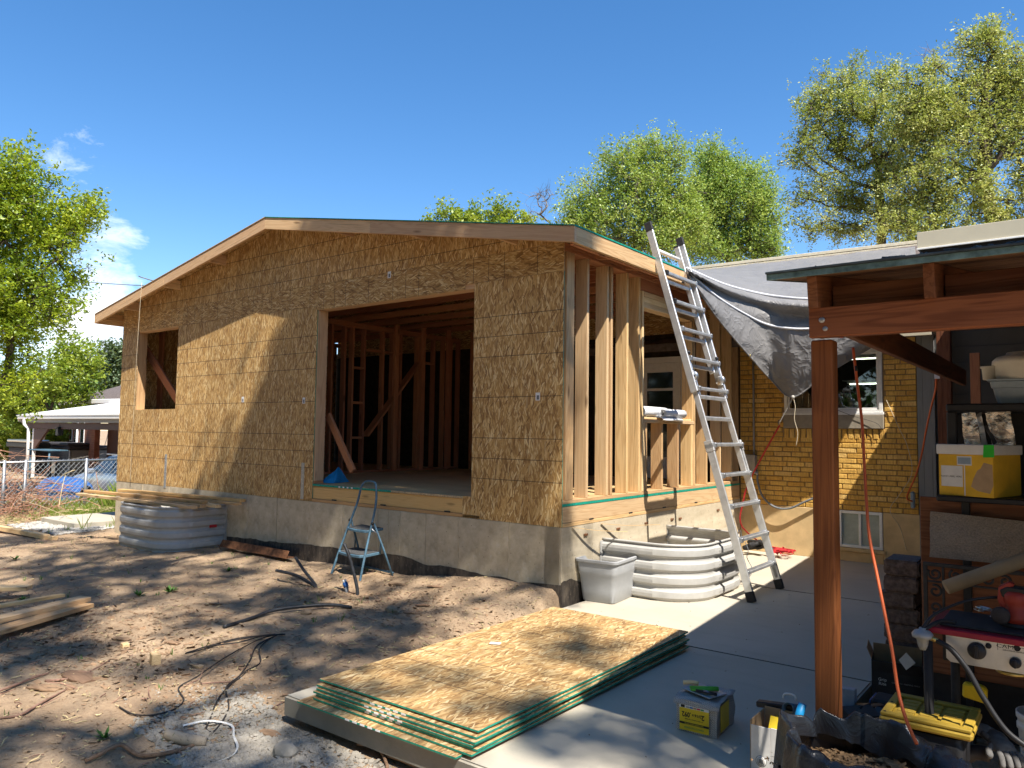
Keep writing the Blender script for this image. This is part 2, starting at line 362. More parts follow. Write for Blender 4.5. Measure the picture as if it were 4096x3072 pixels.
# ---------------------------------------------------------------- geometry helpers
def set_mat(me, *mats):
    me.materials.clear()
    for m in mats: me.materials.append(M[m])
def link(name, me, parent=None, mw=None, mat=None, smooth=None):
    o = bpy.data.objects.new(name, me); COL.objects.link(o)
    if mat: set_mat(me, *(mat if isinstance(mat, (list, tuple)) else [mat]))
    if smooth is not None and me: 
        for p in me.polygons: p.use_smooth = smooth
    if mw is not None: o.matrix_basis = mw
    if parent is not None: attach(o, parent)
    return o
def world_of(o):
    m = o.matrix_basis.copy()
    if o.parent: m = world_of(o.parent) @ o.matrix_parent_inverse @ m
    return m
def attach(o, parent):
    o.parent = parent; o.matrix_parent_inverse = world_of(parent).inverted()
def tag(o, label=None, cat=None, group=None, kind=None):
    if label: o['label'] = label
    if cat: o['category'] = cat
    if group: o['group'] = group
    if kind: o['kind'] = kind
    return o
def thing(name, label, cat, loc=(0, 0, 0), group=None):
    o = bpy.data.objects.new(name, None); COL.objects.link(o); o.location = loc; o.empty_display_size = .1
    return tag(o, label, cat, group)
def mesh_py(name, vs, fs, smooth=False):
    me = bpy.data.meshes.new(name); me.from_pydata([tuple(v) for v in vs], [], fs); me.update()
    if smooth:
        for p in me.polygons: p.use_smooth = True
    return me
def bm_mesh(name, bm, smooth=False):
    me = bpy.data.meshes.new(name); bm.normal_update(); bm.to_mesh(me); bm.free()
    if smooth:
        for p in me.polygons: p.use_smooth = True
    return me
_cache = {}
def box_mesh(l, w, h, ch=.003, center=(0, .5, .5)):
    """chamfered box; local x from 0 (or centred), y and z centred"""
    k = (round(l, 4), round(w, 4), round(h, 4), round(ch, 4), center)
    if k in _cache: return _cache[k]
    bm = bmesh.new(); bmesh.ops.create_cube(bm, size=1)
    for v in bm.verts: v.co = Vector(((v.co.x+.5-center[0])*l, (v.co.y+.5-center[1])*w, (v.co.z+.5-center[2])*h))
    if ch > 0: bmesh.ops.bevel(bm, geom=list(bm.edges), offset=min(ch, .3*min(l, w, h)), segments=1, affect='EDGES')
    me = bm_mesh('board', bm); _cache[k] = me; return me
_matcache = {}
def with_mat(me, *mats):
    k = (me.name, mats)
    if k not in _matcache:
        c = me if not me.materials else me.copy()
        set_mat(c, *mats); _matcache[k] = c
    return _matcache[k]
def frame(p, x, up=(0, 0, 1)):
    x = Vector(x).normalized(); up = Vector(up)
    if abs(x.dot(up.normalized())) > .999: up = Vector((0, 1, 0))
    y = up.cross(x).normalized(); z = x.cross(y)
    m = Matrix((x, y, z)).transposed().to_4x4(); m.translation = Vector(p); return m
def board(name, p0, p1, w, h, mat, parent=None, up=(0, 0, 1), ch=.003):
    """timber from p0 to p1 (centre line), w across, h along 'up'"""
    p0, p1 = Vector(p0), Vector(p1); L = (p1-p0).length
    me = with_mat(box_mesh(L, w, h, ch), mat)
    return link(name, me, parent, frame(p0, p1-p0, up))
def block(name, lo, hi, mat, parent=None, ch=.003, axis='x'):
    """axis-aligned box given by two corners; 'axis' = the way the grain runs"""
    lo, hi = Vector([min(a, b) for a, b in zip(lo, hi)]), Vector([max(a, b) for a, b in zip(lo, hi)]); c = (lo+hi)/2; d = hi-lo
    if axis == 'x': return board(name, (lo.x, c.y, c.z), (hi.x, c.y, c.z), d.y, d.z, mat, parent, ch=ch)
    if axis == 'y': return board(name, (c.x, lo.y, c.z), (c.x, hi.y, c.z), d.x, d.z, mat, parent, ch=ch)
    return board(name, (c.x, c.y, lo.z), (c.x, c.y, hi.z), d.x, d.y, mat, parent, up=(0, 1, 0), ch=ch)
def smooth_path(pts, n=6):
    pts = [Vector(p) for p in pts]; out = []
    for i in range(len(pts)-1):
        p0 = pts[max(i-1, 0)]; p1 = pts[i]; p2 = pts[i+1]; p3 = pts[min(i+2, len(pts)-1)]
        for k in range(n):
            t = k/n; out.append(.5*((2*p1)+(-p0+p2)*t+(2*p0-5*p1+4*p2-p3)*t*t+(-p0+3*p1-3*p2+p3)*t**3))
    out.append(pts[-1]); return out
def tube_bm(bm, pts, r, seg=8, cap=True, flat_=None):
    pts = [Vector(p) for p in pts]; rs = r if isinstance(r, (list, tuple)) else [r]*len(pts); rings = []
    d = (pts[1]-pts[0]).normalized(); ref = Vector((0, 0, 1)) if abs(d.z) < .9 else Vector((1, 0, 0)); u = d.cross(ref).normalized()
    for i, p in enumerate(pts):
        t = (pts[min(i+1, len(pts)-1)]-pts[max(i-1, 0)])
        if t.length < 1e-9: t = d.copy()
        t.normalize(); u = (u-t*u.dot(t))
        if u.length < 1e-6: u = t.orthogonal()
        u.normalize(); v = t.cross(u)
        rings.append([bm.verts.new(p+(u*math.cos(2*math.pi*k/seg)+v*math.sin(2*math.pi*k/seg)*(flat_ or 1))*rs[i]) for k in range(seg)])
    for a, b in zip(rings, rings[1:]):
        for k in range(seg): bm.faces.new((a[k], a[(k+1) % seg], b[(k+1) % seg], b[k]))
    if cap: bm.faces.new(rings[0][::-1]); bm.faces.new(rings[-1])
def tube(name, pts, r, mat, parent=None, seg=8, n=0, cap=True):
    bm = bmesh.new(); tube_bm(bm, smooth_path(pts, n) if n else pts, r, seg, cap); return link(name, bm_mesh(name, bm, True), parent, mat=mat)
def prism(name, poly, depth, mat, parent=None, mw=None, ch=0):
    """polygon in local xy, extruded along +z by depth"""
    bm = bmesh.new(); a = [bm.verts.new((x, y, 0)) for x, y in poly]; b = [bm.verts.new((x, y, depth)) for x, y in poly]
    bm.faces.new(a[::-1]); bm.faces.new(b); k = len(poly)
    for i in range(k): bm.faces.new((a[i], a[(i+1) % k], b[(i+1) % k], b[i]))
    bmesh.ops.recalc_face_normals(bm, faces=bm.faces)
    if ch: bmesh.ops.bevel(bm, geom=list(bm.edges), offset=ch, segments=1, affect='EDGES')
    return link(name, bm_mesh(name, bm), parent, mw, mat)
def lathe(name, prof, mat, parent=None, mw=None, seg=24, smooth=True):
    bm = bmesh.new(); rings = []
    for r, z in prof: rings.append([bm.verts.new((r*math.cos(2*math.pi*k/seg), r*math.sin(2*math.pi*k/seg), z)) for k in range(seg)])
    for a, b in zip(rings, rings[1:]):
        for k in range(seg): bm.faces.new((a[k], a[(k+1) % seg], b[(k+1) % seg], b[k]))
    bm.faces.new(rings[0][::-1]); bm.faces.new(rings[-1]); bmesh.ops.recalc_face_normals(bm, faces=bm.faces)
    return link(name, bm_mesh(name, bm, smooth), parent, mw, mat)
def text(name, body, size, mw, mat, parent, depth=.0006, align='CENTER', sx=1.0, bold=0.0):
    cu = bpy.data.curves.new('lettering', 'FONT'); cu.body = body; cu.size = size; cu.align_x = align; cu.align_y = 'CENTER'; cu.extrude = depth; cu.resolution_u = 2; cu.offset = bold*size
    tmp = bpy.data.objects.new('lettering', cu); me = bpy.data.meshes.new_from_object(tmp); bpy.data.objects.remove(tmp); bpy.data.curves.remove(cu)
    if sx != 1.0: me.transform(Matrix.Diagonal((sx, 1, 1, 1)))
    return link(name, me, parent, mw, mat)
def basis(p, x, y):
    x = Vector(x).normalized(); y = Vector(y); y = (y-x*y.dot(x)).normalized(); z = x.cross(y)
    m = Matrix((x, y, z)).transposed().to_4x4(); m.translation = Vector(p); return m
def solid(bm, t):
    bm.normal_update(); bmesh.ops.solidify(bm, geom=list(bm.faces), thickness=t)
def fbm(p, o=4): return mnoise.fractal(Vector(p), 1.0, 2.0, o)
# ================================================================ the unfinished addition
XL, XR = -8.786, 0.0                       # gable wall ends
XRID, EAVE_R, EAVE_L = -4.43, .31, -9.17   # ridge, eaves
def zr(x): return 3.447 + .1814*((EAVE_R-x) if x > XRID else (x-EAVE_L))      # underside of the roof deck
YB = 4.47                                   # back of the addition = old brick wall
A = thing('house_addition', 'unfinished wood framed addition sheathed in OSB on a concrete foundation, open gable front', 'building', (-4.4, 2.2, 0))
def osb_sheet(poly, x_right, z_bottom, mats=('osb_wall', 'ply_edge'), y=.011, parent=A, name='osb_panel'):
    """vertical sheet of the gable wall; poly in (world x, world z)"""
    mw = basis((x_right, y, z_bottom), (0, 0, 1), (-1, 0, 0))
    o = prism(name, [(z-z_bottom, x_right-x) for x, z in poly], .011, list(mats), parent, mw, .0012)
    for p in o.data.polygons: p.material_index = 0 if abs(p.normal.z) > .5 else 1
    return o
def osb_flat(poly, x_left, z_bottom, mats=('osb_wall', 'ply_edge')):
    mw = basis((x_left, .0105, z_bottom), (1, 0, 0), (0, 0, 1))
    o = prism('osb_panel', [(x-x_left, z-z_bottom) for x, z in poly], .0105, list(mats), A, mw, .0012)
    for p in o.data.polygons: p.material_index = 0 if abs(p.normal.z) > .5 else 1
    return o
ZB, ZT = .704, 3.13
WIN = (-8.257, -7.02, 1.87, 3.117); OPN = (-3.671, -1.118, .925, 3.076)
sa = osb_sheet([(XL, ZB), (-7.472, ZB), (-7.472, WIN[2]), (WIN[0], WIN[2]), (WIN[0], ZT), (XL, ZT)], -7.472, ZB)
sb = osb_sheet([(-7.468, ZB), (-6.192, ZB), (-6.192, ZT), (WIN[1], ZT), (WIN[1], WIN[2]), (-7.468, WIN[2])], -6.192, ZB)
sc_ = osb_sheet([(-6.188, ZB), (-4.942, ZB), (-4.942, ZT), (-6.188, ZT)], -4.942, ZB)
sd = osb_sheet([(-4.938, ZB), (-3.69, ZB), (-3.69, 3.073), (-3.69, ZT), (-4.938, ZT)], -3.69, ZB, ('osb_wall', 'green_edge'))
se = osb_sheet([(-1.232, ZB), (0, ZB), (0, ZT), (-1.118, ZT), (-1.118, .925), (-1.232, .925)], 0, ZB, ('osb_wall', 'green_edge'))
# band of sheets laid sideways, then the gable pieces
Z2 = 3.405
for a, b, zb in [(XL, -6.9, ZT+.003), (-6.897, -5.2, ZT+.003), (-5.197, -3.693, ZT+.003), (-3.69, -1.25, OPN[3]+.002), (-1.247, 0, ZT+.003)]:
    osb_flat([(a, zb), (b, zb), (b, Z2), (a, Z2)], a-.3, zb)
for a, b in [(XL, -7.95), (-7.947, -6.73), (-6.727, -5.51), (-5.507, XRID), (XRID+.003, -3.05), (-3.047, -1.83), (-1.827, -.6), (-.597, 0)]:
    pts = [(a, Z2+.003), (b, Z2+.003), (b, zr(b)-.004), (a, zr(a)-.004)]
    osb_sheet(pts, b, Z2+.003-.3, ('osb_wall', 'ply_edge'))
def sticker(u, v, parent):
    p = AT(u, v, 'y', -.0012); c = block('sticker', (p.x-.026, -.0016, p.z-.038), (p.x+.026, 0, p.z+.038), 'paper', parent, 0)
    block('barcode', (p.x-.012, -.0022, p.z-.03), (p.x+.016, -.0017, p.z+.012), 'whip_grey', c, 0)
for u, v, s in [(971, 1598, sc_), (1215, 1602, sd), (2151, 1586, se), (1557, 1099, A)]:
    sticker(u, v, s)
for u, v0, v1 in [(664, 1817, 1952), (1212, 1851, 1997)]:
    a = AT(u, v0, 'y', -.003); b = AT(u, v1, 'y', -.003)
    st = block('hold_down_strap', (a.x-.03, -.004, b.z), (a.x+.03, -.001, a.z), 'electric_grey' if u < 900 else 'conduit_grey', A, 0)
    k = 0
    while a.z-.04-k*.055 > b.z+.12:
        lathe('nail_head', [(.006, 0), (.006, .003), (.002, .004)], 'steel_bright', st, basis((a.x+(-.012 if k % 2 else .012), -.004, a.z-.04-k*.055), (1, 0, 0), (0, 0, 1)), 6); k += 1
# foundation
def found(lo, hi): return block('foundation_wall', lo, hi, 'concrete', A, .006)
xs = [XL, -7.9, -7.1, -6.35, -5.75, -5.05, -4.4, -3.75, -3.1, -2.5, -2.33, -2.14, -1.75, -1.28, -.62, -.02]
for i, (a, b) in enumerate(zip(xs, xs[1:])):
    y0 = random.choice((0, .0015, .003, -.001))
    block('foundation_wall', (a+.0015, y0, -.6), (b-.0015, .2, .702), 'concrete', A, .0035, axis='z')
for x in xs[1:-1]:
    if random.random() < .8: block('form_ridge', (x-.004, -.006, -.3), (x+.005, .002, .69), 'concrete', A, .002, axis='z')
ys = [0.0, .55, 1.15, 1.75, 2.35, 2.95, 3.55, 4.15, 4.49]
for a, b in zip(ys, ys[1:]):
    block('foundation_wall', (-.2, a+.0015, -.6), (random.choice((0, .001, .002)), b-.0015, .7025), 'concrete', A, .0035, axis='z')
block('foundation_wall', (XL, .2, -.6), (XL+.2, YB, .7015), 'concrete', A, .004, axis='y')
# tar band with a wandering top edge
def tar(pts_u, x0, x1, along):
    bm = bmesh.new(); prev = None; N = 90
    for i in range(N+1):
        t = x0+(x1-x0)*i/N; top = float(np.interp(t, *zip(*pts_u)))+.018*fbm((t*2.5, 3.1, 0))+.007*fbm((t*14, 1, 0))
        if along == 'x': a = bm.verts.new((t, -.0085, -.5)); b = bm.verts.new((t, -.0085, top))
        else: a = bm.verts.new((.0055, t, -.5)); b = bm.verts.new((.0055, t, top))
        if prev: bm.faces.new((prev[0], a, b, prev[1]) if along == 'x' else (prev[0], a, b, prev[1]))
        prev = (a, b)
    solid(bm, .006)
    return link('tar_coating', bm_mesh('tar_coating', bm), A, mat='tar')
tar([(-8.8, .0), (-7.2, .02), (-5.6, .1), (-5.0, .13), (-4.2, .15), (-3.4, .187), (-2.6, .2), (-2.1, .22), (-1.7, .17), (-1.05, .175), (-.5, .14), (0, .18)], -5.5, .0, 'x')
tar([(0, .2), (.14, .22), (.3, .17), (.6, .05)], .0, .62, 'y')
# mudsill, rim, subfloor
block('mudsill', (-4.0, .0, ZB), (-1.0, .14, ZB+.036), 'rim', A, axis='x'); block('mudsill', (-.14, .012, ZB), (.004, YB, ZB+.036), 'lumber', A, axis='y')
block('rim_board', (-3.9, .012, ZB+.038), (-1.0, .05, .894), 'rim', A); block('rim_board', (-.038, .012, ZB+.038), (0, 2.44, .894), 'lumber_pale', A, axis='y'); block('rim_board', (-.038, 2.443, ZB+.038), (.001, YB, .894), 'lumber_pale', A, axis='y')
for x in (-3.28, -2.43, -1.45): block('notch_mark', (x-.04, .002, ZB+.034), (x+.04, .0118, ZB+.05), 'black_plastic', A, .001)  # thin black blocks standing in for shaded notches along the rim bottom
for y in (.52, 1.32, 2.12, 3.0, 3.8): block('notch_mark', (.0015, y-.04, ZB+.032), (.005, y+.04, ZB+.048), 'black_plastic', A, .001, axis='y')
for i in range(4):
    for j in range(4):
        a, b = XL+.02+i*2.19, XL+.02+(i+1)*2.19-.004
        block('floor_panel', (a, .012+j*1.114, .896), (min(b, -.002), .012+(j+1)*1.114-.004, .918), 'deck_ply', A, .001)
for x0, x1, m in [(-3.69, -2.3, 'green_edge'), (-2.3, -1.232, 'ply_edge')]: block('subfloor_edge', (x0, .001, .8965), (x1, .0115, .919), m, A, .001)
for k in range(4): block('edge_mark', (-3.2+k*.075, .0, .899), (-3.17+k*.075, .0009, .917), 'paper', A, 0)
block('subfloor_edge', (-.0015, .012, .896), (.0035, YB, .919), 'green_edge', A, .001, axis='y')
# side wall facing the patio
def stud(y0, y1, z0=.957, z1=3.33, x0=-.14, x1=0.0, mat=None, name='stud'):
    return block(name, (x0, y0, z0), (x1, y1, z1), mat or random.choice(('lumber', 'lumber', 'lumber_pale')), A, axis='z')
block('bottom_plate', (-.14, .013, .919), (-.001, YB, .956), 'lumber', A, axis='y')
block('top_plate', (-.14, .013, 3.331), (.0, YB, 3.369), 'lumber_red', A, axis='y'); block('top_plate', (-.14, .013, 3.371), (.001, YB, 3.408), 'lumber_red', A, axis='y')
stud(.013, .051, x1=-.04); stud(.052, .189, x0=-.037, mat='lumber')
for a, b, m in [(.421, .459, None), (.808, .846, 'lumber_pale'), (.892, .93, None), (1.227, 1.265, 'lumber'), (1.50, 1.538, 'lumber')]: stud(a, b, mat=m)
stud(1.58, 1.618, z1=3.19, mat='lumber_pale')
stud(2.90, 2.938, z1=3.0, mat='lumber'); stud(2.955, 2.993)
for y in (3.324, 3.777, 4.174, 4.42): stud(y, y+.038)
block('header', (-.138, 1.56, 3.195), (-.008, 2.955, 3.33), 'lumber_red', A, axis='y')
for k in range(3): block('header_ply', (-.135, 1.622, 3.008+k*.061), (-.004+.003*k, 2.953, 3.066+k*.061), 'lumber_pale', A, axis='y')
block('window_sill', (-.14, 1.60, 1.715), (.004, 2.953, 1.753), 'lumber_pale', A, axis='y'); block('window_sill', (-.14, 1.622, 1.755), (-.012, 2.897, 1.778), 'lumber_pale', A, axis='y')
for y in (1.66, 2.054, 2.479): stud(y, y+.038, z1=1.713, name='cripple_stud', mat='lumber')
stud(1.622, 1.655, z1=1.713, name='cripple_stud', mat='lumber_pale')
stud(2.86, 2.897, z1=1.713, name='cripple_stud', mat='lumber')
for y0, y1 in [(.19, .42), (.46, .807), (.93, 1.226), (1.266, 1.5), (3.0, 3.32), (3.37, 3.77), (3.82, 4.17)]: pass
# gable wall framing seen in the openings
def gstud(x0, x1, z0, z1, mat='lumber_red', y0=.0125, y1=.152, name='stud'): return block(name, (x0, y0, z0), (x1, y1, z1), mat, A, axis='z')
gstud(-3.709, -3.671, .957, 3.076, 'fascia'); gstud(-3.748, -3.71, .957, 3.27, 'lumber'); gstud(-1.118, -1.08, .957, 3.076); gstud(-1.079, -1.041, .957, 3.27)
block('bottom_plate', (XL+.15, .0125, .919), (-3.672, .152, .956), 'lumber_red', A); block('bottom_plate', (-1.117, .0125, .919), (-.145, .152, .956), 'lumber_red', A)
block('header', (-3.748, .0125, 3.078), (-1.041, .152, 3.27), 'fascia', A)
gstud(-8.295, WIN[0], .957, 3.3, 'lumber'); gstud(WIN[1], -6.982, .957, 3.3, 'lumber_red')
block('header', (WIN[0]+.001, .0125, 3.119), (WIN[1]-.001, .152, 3.30), 'fascia', A); block('window_sill', (WIN[0]+.001, .0125, 1.832), (WIN[1]-.001, .152, 1.869), 'lumber_pale', A)
for x in np.arange(-6.6, -3.9, .406): gstud(float(x), float(x)+.038, .957, 3.33)
block('top_plate', (XL+.15, .0125, 3.331), (-.145, .152, 3.405), 'lumber_red', A)
# left wall, seen from inside through the small window
for y in np.arange(.2, 4.3, .406): block('stud', (XL, float(y), .957), (XL+.14, float(y)+.038, 3.33), 'lumber_red', A, axis='z')
for k in range(4): 
    y0 = .012+k*1.115; mw = basis((XL, y0, ZB), (0, 0, 1), (0, 1, 0)); prism('osb_panel', [(0, 0), (2.7, 0), (2.7, 1.112), (0, 1.112)], .011, 'osb_wall', A, basis((XL-.001, y0+1.112, ZB), (0, 0, 1), (0, -1, 0)) )
block('rim_board', (XL+.001, .012, ZB+.001), (XL+.04, YB, .894), 'rim', A, axis='y'); block('top_plate', (XL, .153, 3.332), (XL+.14, YB, 3.405), 'lumber_red', A, axis='y')
board('brace', AT(575, 1385, 'y', .3), AT(712, 1602, 'y', .3), .14, .038, 'lumber_red', A, up=(0, 1, 0))
board('brace', AT(1312, 1660, 'y', .28), AT(1412, 1885, 'y', .28), .04, .09, 'lumber_red', A, up=(1, 0, 1))
# interior partition running back from the big opening
XPART = -5.2
block('partition_plate', (XPART-.09, .2, .919), (XPART, 4.4, .956), 'lumber_red', A, axis='y'); block('partition_plate', (XPART-.09, .2, 3.2), (XPART, 4.4, 3.275), 'lumber_red', A, axis='y')
for y in (.2, .62, .86, 1.05, 1.30, 1.45, 1.70, 1.86, 2.1, 2.5, 2.72, 2.9, 3.3, 3.35, 3.7, 3.95, 4.15, 4.36): block('stud', (XPART-.09, y, .957), (XPART, y+.038, 3.2), 'lumber_red', A, axis='z')
for z in (1.45, 2.0, 2.55): block('partition_block', (XPART-.088, 1.898, z), (XPART-.002, 2.098, z+.038), 'lumber_red', A, axis='y')
block('partition_header', (XPART-.09, 2.14, 2.85), (XPART-.002, 2.899, 2.89), 'lumber_red', A, axis='y'); block('partition_header', (XPART-.09, 3.34, 2.75), (XPART-.002, 3.699, 2.79), 'lumber_red', A, axis='y')
board('brace', (XPART+.02, 2.15, 1.5), (XPART+.02, 3.3, 2.75), .038, .14, 'lumber_red', A, up=(1, 0, 0))
P2 = -4.3
for y in (2.55, 3.0, 3.45, 3.9, 4.3): block('stud', (P2-1.6+y*.35, y, .957), (P2-1.56+y*.35, y+.09, 3.3), 'lumber_red', A, axis='z')
for y in (.61, 1.22, 1.83, 2.44, 3.05, 3.66, 4.27): block('ceiling_joist', (XL+.14, y, 3.412), (-.14, y+.038, 3.5 if False else 3.50), 'lumber_red', A)
# rafters, roof deck, fascias, lookouts
for y in np.arange(-.01, 4.4, .6096):
    if y < .1: continue
    y = float(y)
    board('rafter', (EAVE_R-.04, y, zr(EAVE_R-.04)-.075), (XRID, y, zr(XRID)-.075), .038, .14, 'lumber_red', A, up=(0, 0, 1)); board('rafter', (EAVE_L+.04, y, zr(EAVE_L+.04)-.075), (XRID, y, zr(XRID)-.075), .038, .14, 'lumber_red', A)
for s in (1, -1):
    e = EAVE_R if s > 0 else EAVE_L
    for j in range(4):
        y0 = -.302+j*1.2; y1 = y0+1.197
        q = [(e+.0*s, y0, zr(e)+.002), (XRID, y0, zr(XRID)+.002), (XRID, y1, zr(XRID)+.002), (e, y1, zr(e)+.002)]
        c0 = (Vector(q[0])+Vector(q[3]))/2; c1 = (Vector(q[1])+Vector(q[2]))/2
        board('roof_panel', c0+Vector((0, 0, .006)), c1+Vector((0, 0, .006)), 1.197, .011, 'osb_plain', A, ch=.001)
    board('roof_edge', Vector((e, -.305, zr(e)+.007)), Vector((XRID, -.305, zr(XRID)+.007)), .006, .009, 'ply_edge' if s < 0 else 'green_edge', A, ch=0)
block('roof_edge', (EAVE_R-.001, -.3, zr(EAVE_R)+.001), (EAVE_R+.006, 4.4, zr(EAVE_R)+.014), 'green_edge', A, 0, axis='y')
def fascia(x0, x1, y0, y1):
    """gable fascia with plumb-cut ends"""
    H = .147; poly = [(x0, zr(x0)-H), (x1, zr(x1)-H), (x1, zr(x1)-.001), (x0, zr(x0)-.001)]
    L = Vector((x1-x0, 0, zr(x1)-zr(x0))).length; ang = math.atan2(zr(x1)-zr(x0), x1-x0)
    X = Vector((math.cos(ang), 0, math.sin(ang))); Z = Vector((-math.sin(ang), 0, math.cos(ang)))
    o = Vector((x0, y1, zr(x0)-H)); loc = [((Vector((px_, y1, pz))-o).dot(X), (Vector((px_, y1, pz))-o).dot(Z)) for px_, pz in poly]
    return prism('fascia_board', loc, y1-y0, 'fascia', A, basis(o, X, Z), .002)
for x0, x1 in [(EAVE_L, -6.95), (-6.948, XRID-.001), (XRID+.001, -2.42), (-2.418, EAVE_R)]: fascia(x0, x1, -.30, -.262)
block('fascia_board', (EAVE_R-.038, -.2615, zr(EAVE_R)-.149), (EAVE_R, 1.9, zr(EAVE_R)-.001), 'lumber', A, axis='y'); block('fascia_board', (EAVE_R-.038, 1.902, zr(EAVE_R)-.149), (EAVE_R, 4.2, zr(EAVE_R)-.001), 'fascia', A, axis='y')
block('sub_fascia', (EAVE_R-.076, -.26, zr(EAVE_R)-.158), (EAVE_R-.04, 4.3, zr(EAVE_R)-.02), 'lumber_red', A, axis='y')
block('fascia_board', (EAVE_L, -.2615, zr(EAVE_L)-.149), (EAVE_L+.038, 4.3, zr(EAVE_L)-.001), 'fascia', A, axis='y')
for x in (-.58, -1.815, -3.05, -5.80, -7.03, -8.26): block('lookout', (x-.019, -.261, zr(x)-.147), (x+.019, .0, zr(x)-.012), 'fascia', A, axis='y')
block('lookout', (-9.0, -.26, zr(-9.0)-.12), (-8.96, .5, zr(-9.0)-.02), 'lumber', A, axis='y')
for y in np.arange(.2, 4.3, .6096): block('blocking', (-.06, float(y)+.02, 3.409), (-.022, float(y)+.55, 3.5), 'lumber_red', A, axis='y')

mwb_ = basis((XL, YB+.03, ZB), (1, 0, 0), (0, 0, 1)); prism('rear_gable', [(.012, 2.4), (-XL-.012, 2.4), (-XL-.012, zr(0)-ZB+.0), (XRID-XL, zr(XRID)-ZB), (.012, zr(XL)-ZB)], .012, 'osb_plain', A, mwb_)
# ================================================================ the old brick house
H = thing('brick_house', 'older yellow brick house with a white window, tan stucco base and tarp covered roof', 'house', (1, 5, 0))
D = 4.4925
block('wall', (-8.9, D, .0), (-.001, D+.25, 3.2), 'darkened_brick', H, 0); block('wall', (0, D+.011, .64), (.645, D+.25, 2.98), 'mortar', H, 0); block('wall', (1.842, D+.011, .64), (2.236, D+.25, 2.98), 'mortar', H, 0)
block('wall', (.646, D+.0112, .64), (1.8415, D+.25, 1.71), 'mortar', H, 0); block('wall', (.646, D+.0112, 2.72), (1.8415, D+.25, 2.98), 'mortar', H, 0)
bricks = []; row = 0; BZ, BP = .0665, .235; z = .645
while z < 2.92:
    x = .012 - (BP*.5 if row % 2 else (0 if row % 4 else .06))
    while x < 2.236:
        a, b = max(x, .012), min(x+BP-.011, 2.234)
        zc = z+BZ/2
        def put(a, b):
            if b-a > .028: bricks.append((a, b, z))
        if 1.555 < zc < 2.74:
            if b > .62 and a < 1.87:
                put(a, min(b, .618 if zc > 1.70 else .60)); put(max(a, 1.872), b)
            else: put(a, b)
        else: put(a, b)
        x += BP
    z += BZ; row += 1
brnd = random.Random(5)
def brick_var(l, h, k):
    key = ('brick', round(l, 2), round(h, 3), k)
    if key not in _cache:
        bm = bmesh.new(); bmesh.ops.create_cube(bm, size=1)
        for v in bm.verts: v.co = Vector((v.co.x*round(l, 2), v.co.y*.09, v.co.z*h))
        bmesh.ops.bevel(bm, geom=list(bm.edges), offset=.004, segments=1, affect='EDGES')
        for v in bm.verts: v.co += Vector((brnd.uniform(-.0015, .0015), brnd.uniform(-.003, .003), brnd.uniform(-.0015, .0015)))
        _cache[key] = bm_mesh('brick', bm); set_mat(_cache[key], 'brick')
    return _cache[key]
for a, b, z in bricks:
    o = link('brick', brick_var(b-a, BZ-.0105, brnd.randrange(4)), H, Matrix.Translation(((a+b)/2, D+.045+brnd.uniform(-.003, .003), z+BZ/2))); o.scale.x = (b-a)/round(b-a, 2)
x = .62
while x < 1.86:      # course of bricks on end under the window sill
    link('brick', brick_var(.062, .125, brnd.randrange(4)), H, Matrix.Translation((x+.031, D+.04, 1.625)) @ Matrix.Rotation(rad(brnd.uniform(-1.5, 1.5)), 4, 'Y')); x += .0745
# window
W = block('window', (.63, D+.03, 1.895), (1.853, D+.045, 1.9), 'white_paint', H, .001)
for lo, hi in [((.625, D-.012, 1.905), (.668, D+.05, 2.725)), ((1.81, D-.012, 1.905), (1.853, D+.05, 2.725)), ((.668, D-.012, 2.68), (1.81, D+.05, 2.725)), ((.61, D-.025, 1.872), (1.866, D+.05, 1.905)), ((.668, D-.011, 1.905), (1.81, D+.049, 1.935))]: block('window_frame', lo, hi, 'white_paint', W)
for lo, hi in [((.67, D+.002, 1.937), (.695, D+.03, 2.678)), ((1.783, D+.002, 1.937), (1.808, D+.03, 2.678)), ((.695, D+.002, 2.652), (1.783, D+.03, 2.678)), ((.695, D+.002, 1.937), (1.783, D+.03, 1.962)), ((1.2, D+.004, 1.962), (1.235, D+.03, 2.652))]: block('sash', lo, hi, 'white_paint', W)
block('pane', (.697, D+.016, 1.963), (1.782, D+.019, 2.65), 'glass', W, 0)
block('sill_panel', (.615, D-.028, 1.695), (1.862, D+.06, 1.871), 'sill_cement', H, .004)
# the room behind it: shelves with plants under tube lights
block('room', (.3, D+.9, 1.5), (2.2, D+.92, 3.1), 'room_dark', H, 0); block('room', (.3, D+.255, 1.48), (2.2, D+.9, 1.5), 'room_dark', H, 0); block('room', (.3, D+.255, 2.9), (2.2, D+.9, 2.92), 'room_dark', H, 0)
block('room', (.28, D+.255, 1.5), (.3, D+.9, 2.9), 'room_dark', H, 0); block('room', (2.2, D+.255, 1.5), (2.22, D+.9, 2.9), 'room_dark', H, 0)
for u0, v in [(3400, 1434), (3395, 1535)]:
    p = AT(3470, v, 'y', D+.34); block('tube_light', (p.x-.22, D+.33, p.z-.008), (p.x+.16, D+.347, p.z+.008), 'tube_light', H, .002); block('light_fixture', (p.x-.25, D+.32, p.z+.01), (p.x+.2, D+.36, p.z+.035), 'white_paint', H)
    block('plant_shelf', (p.x-.3, D+.28, p.z+.04), (p.x+.26, D+.55, p.z+.05), 'steel_dull', H)
bm = bmesh.new(); pr = random.Random(3)
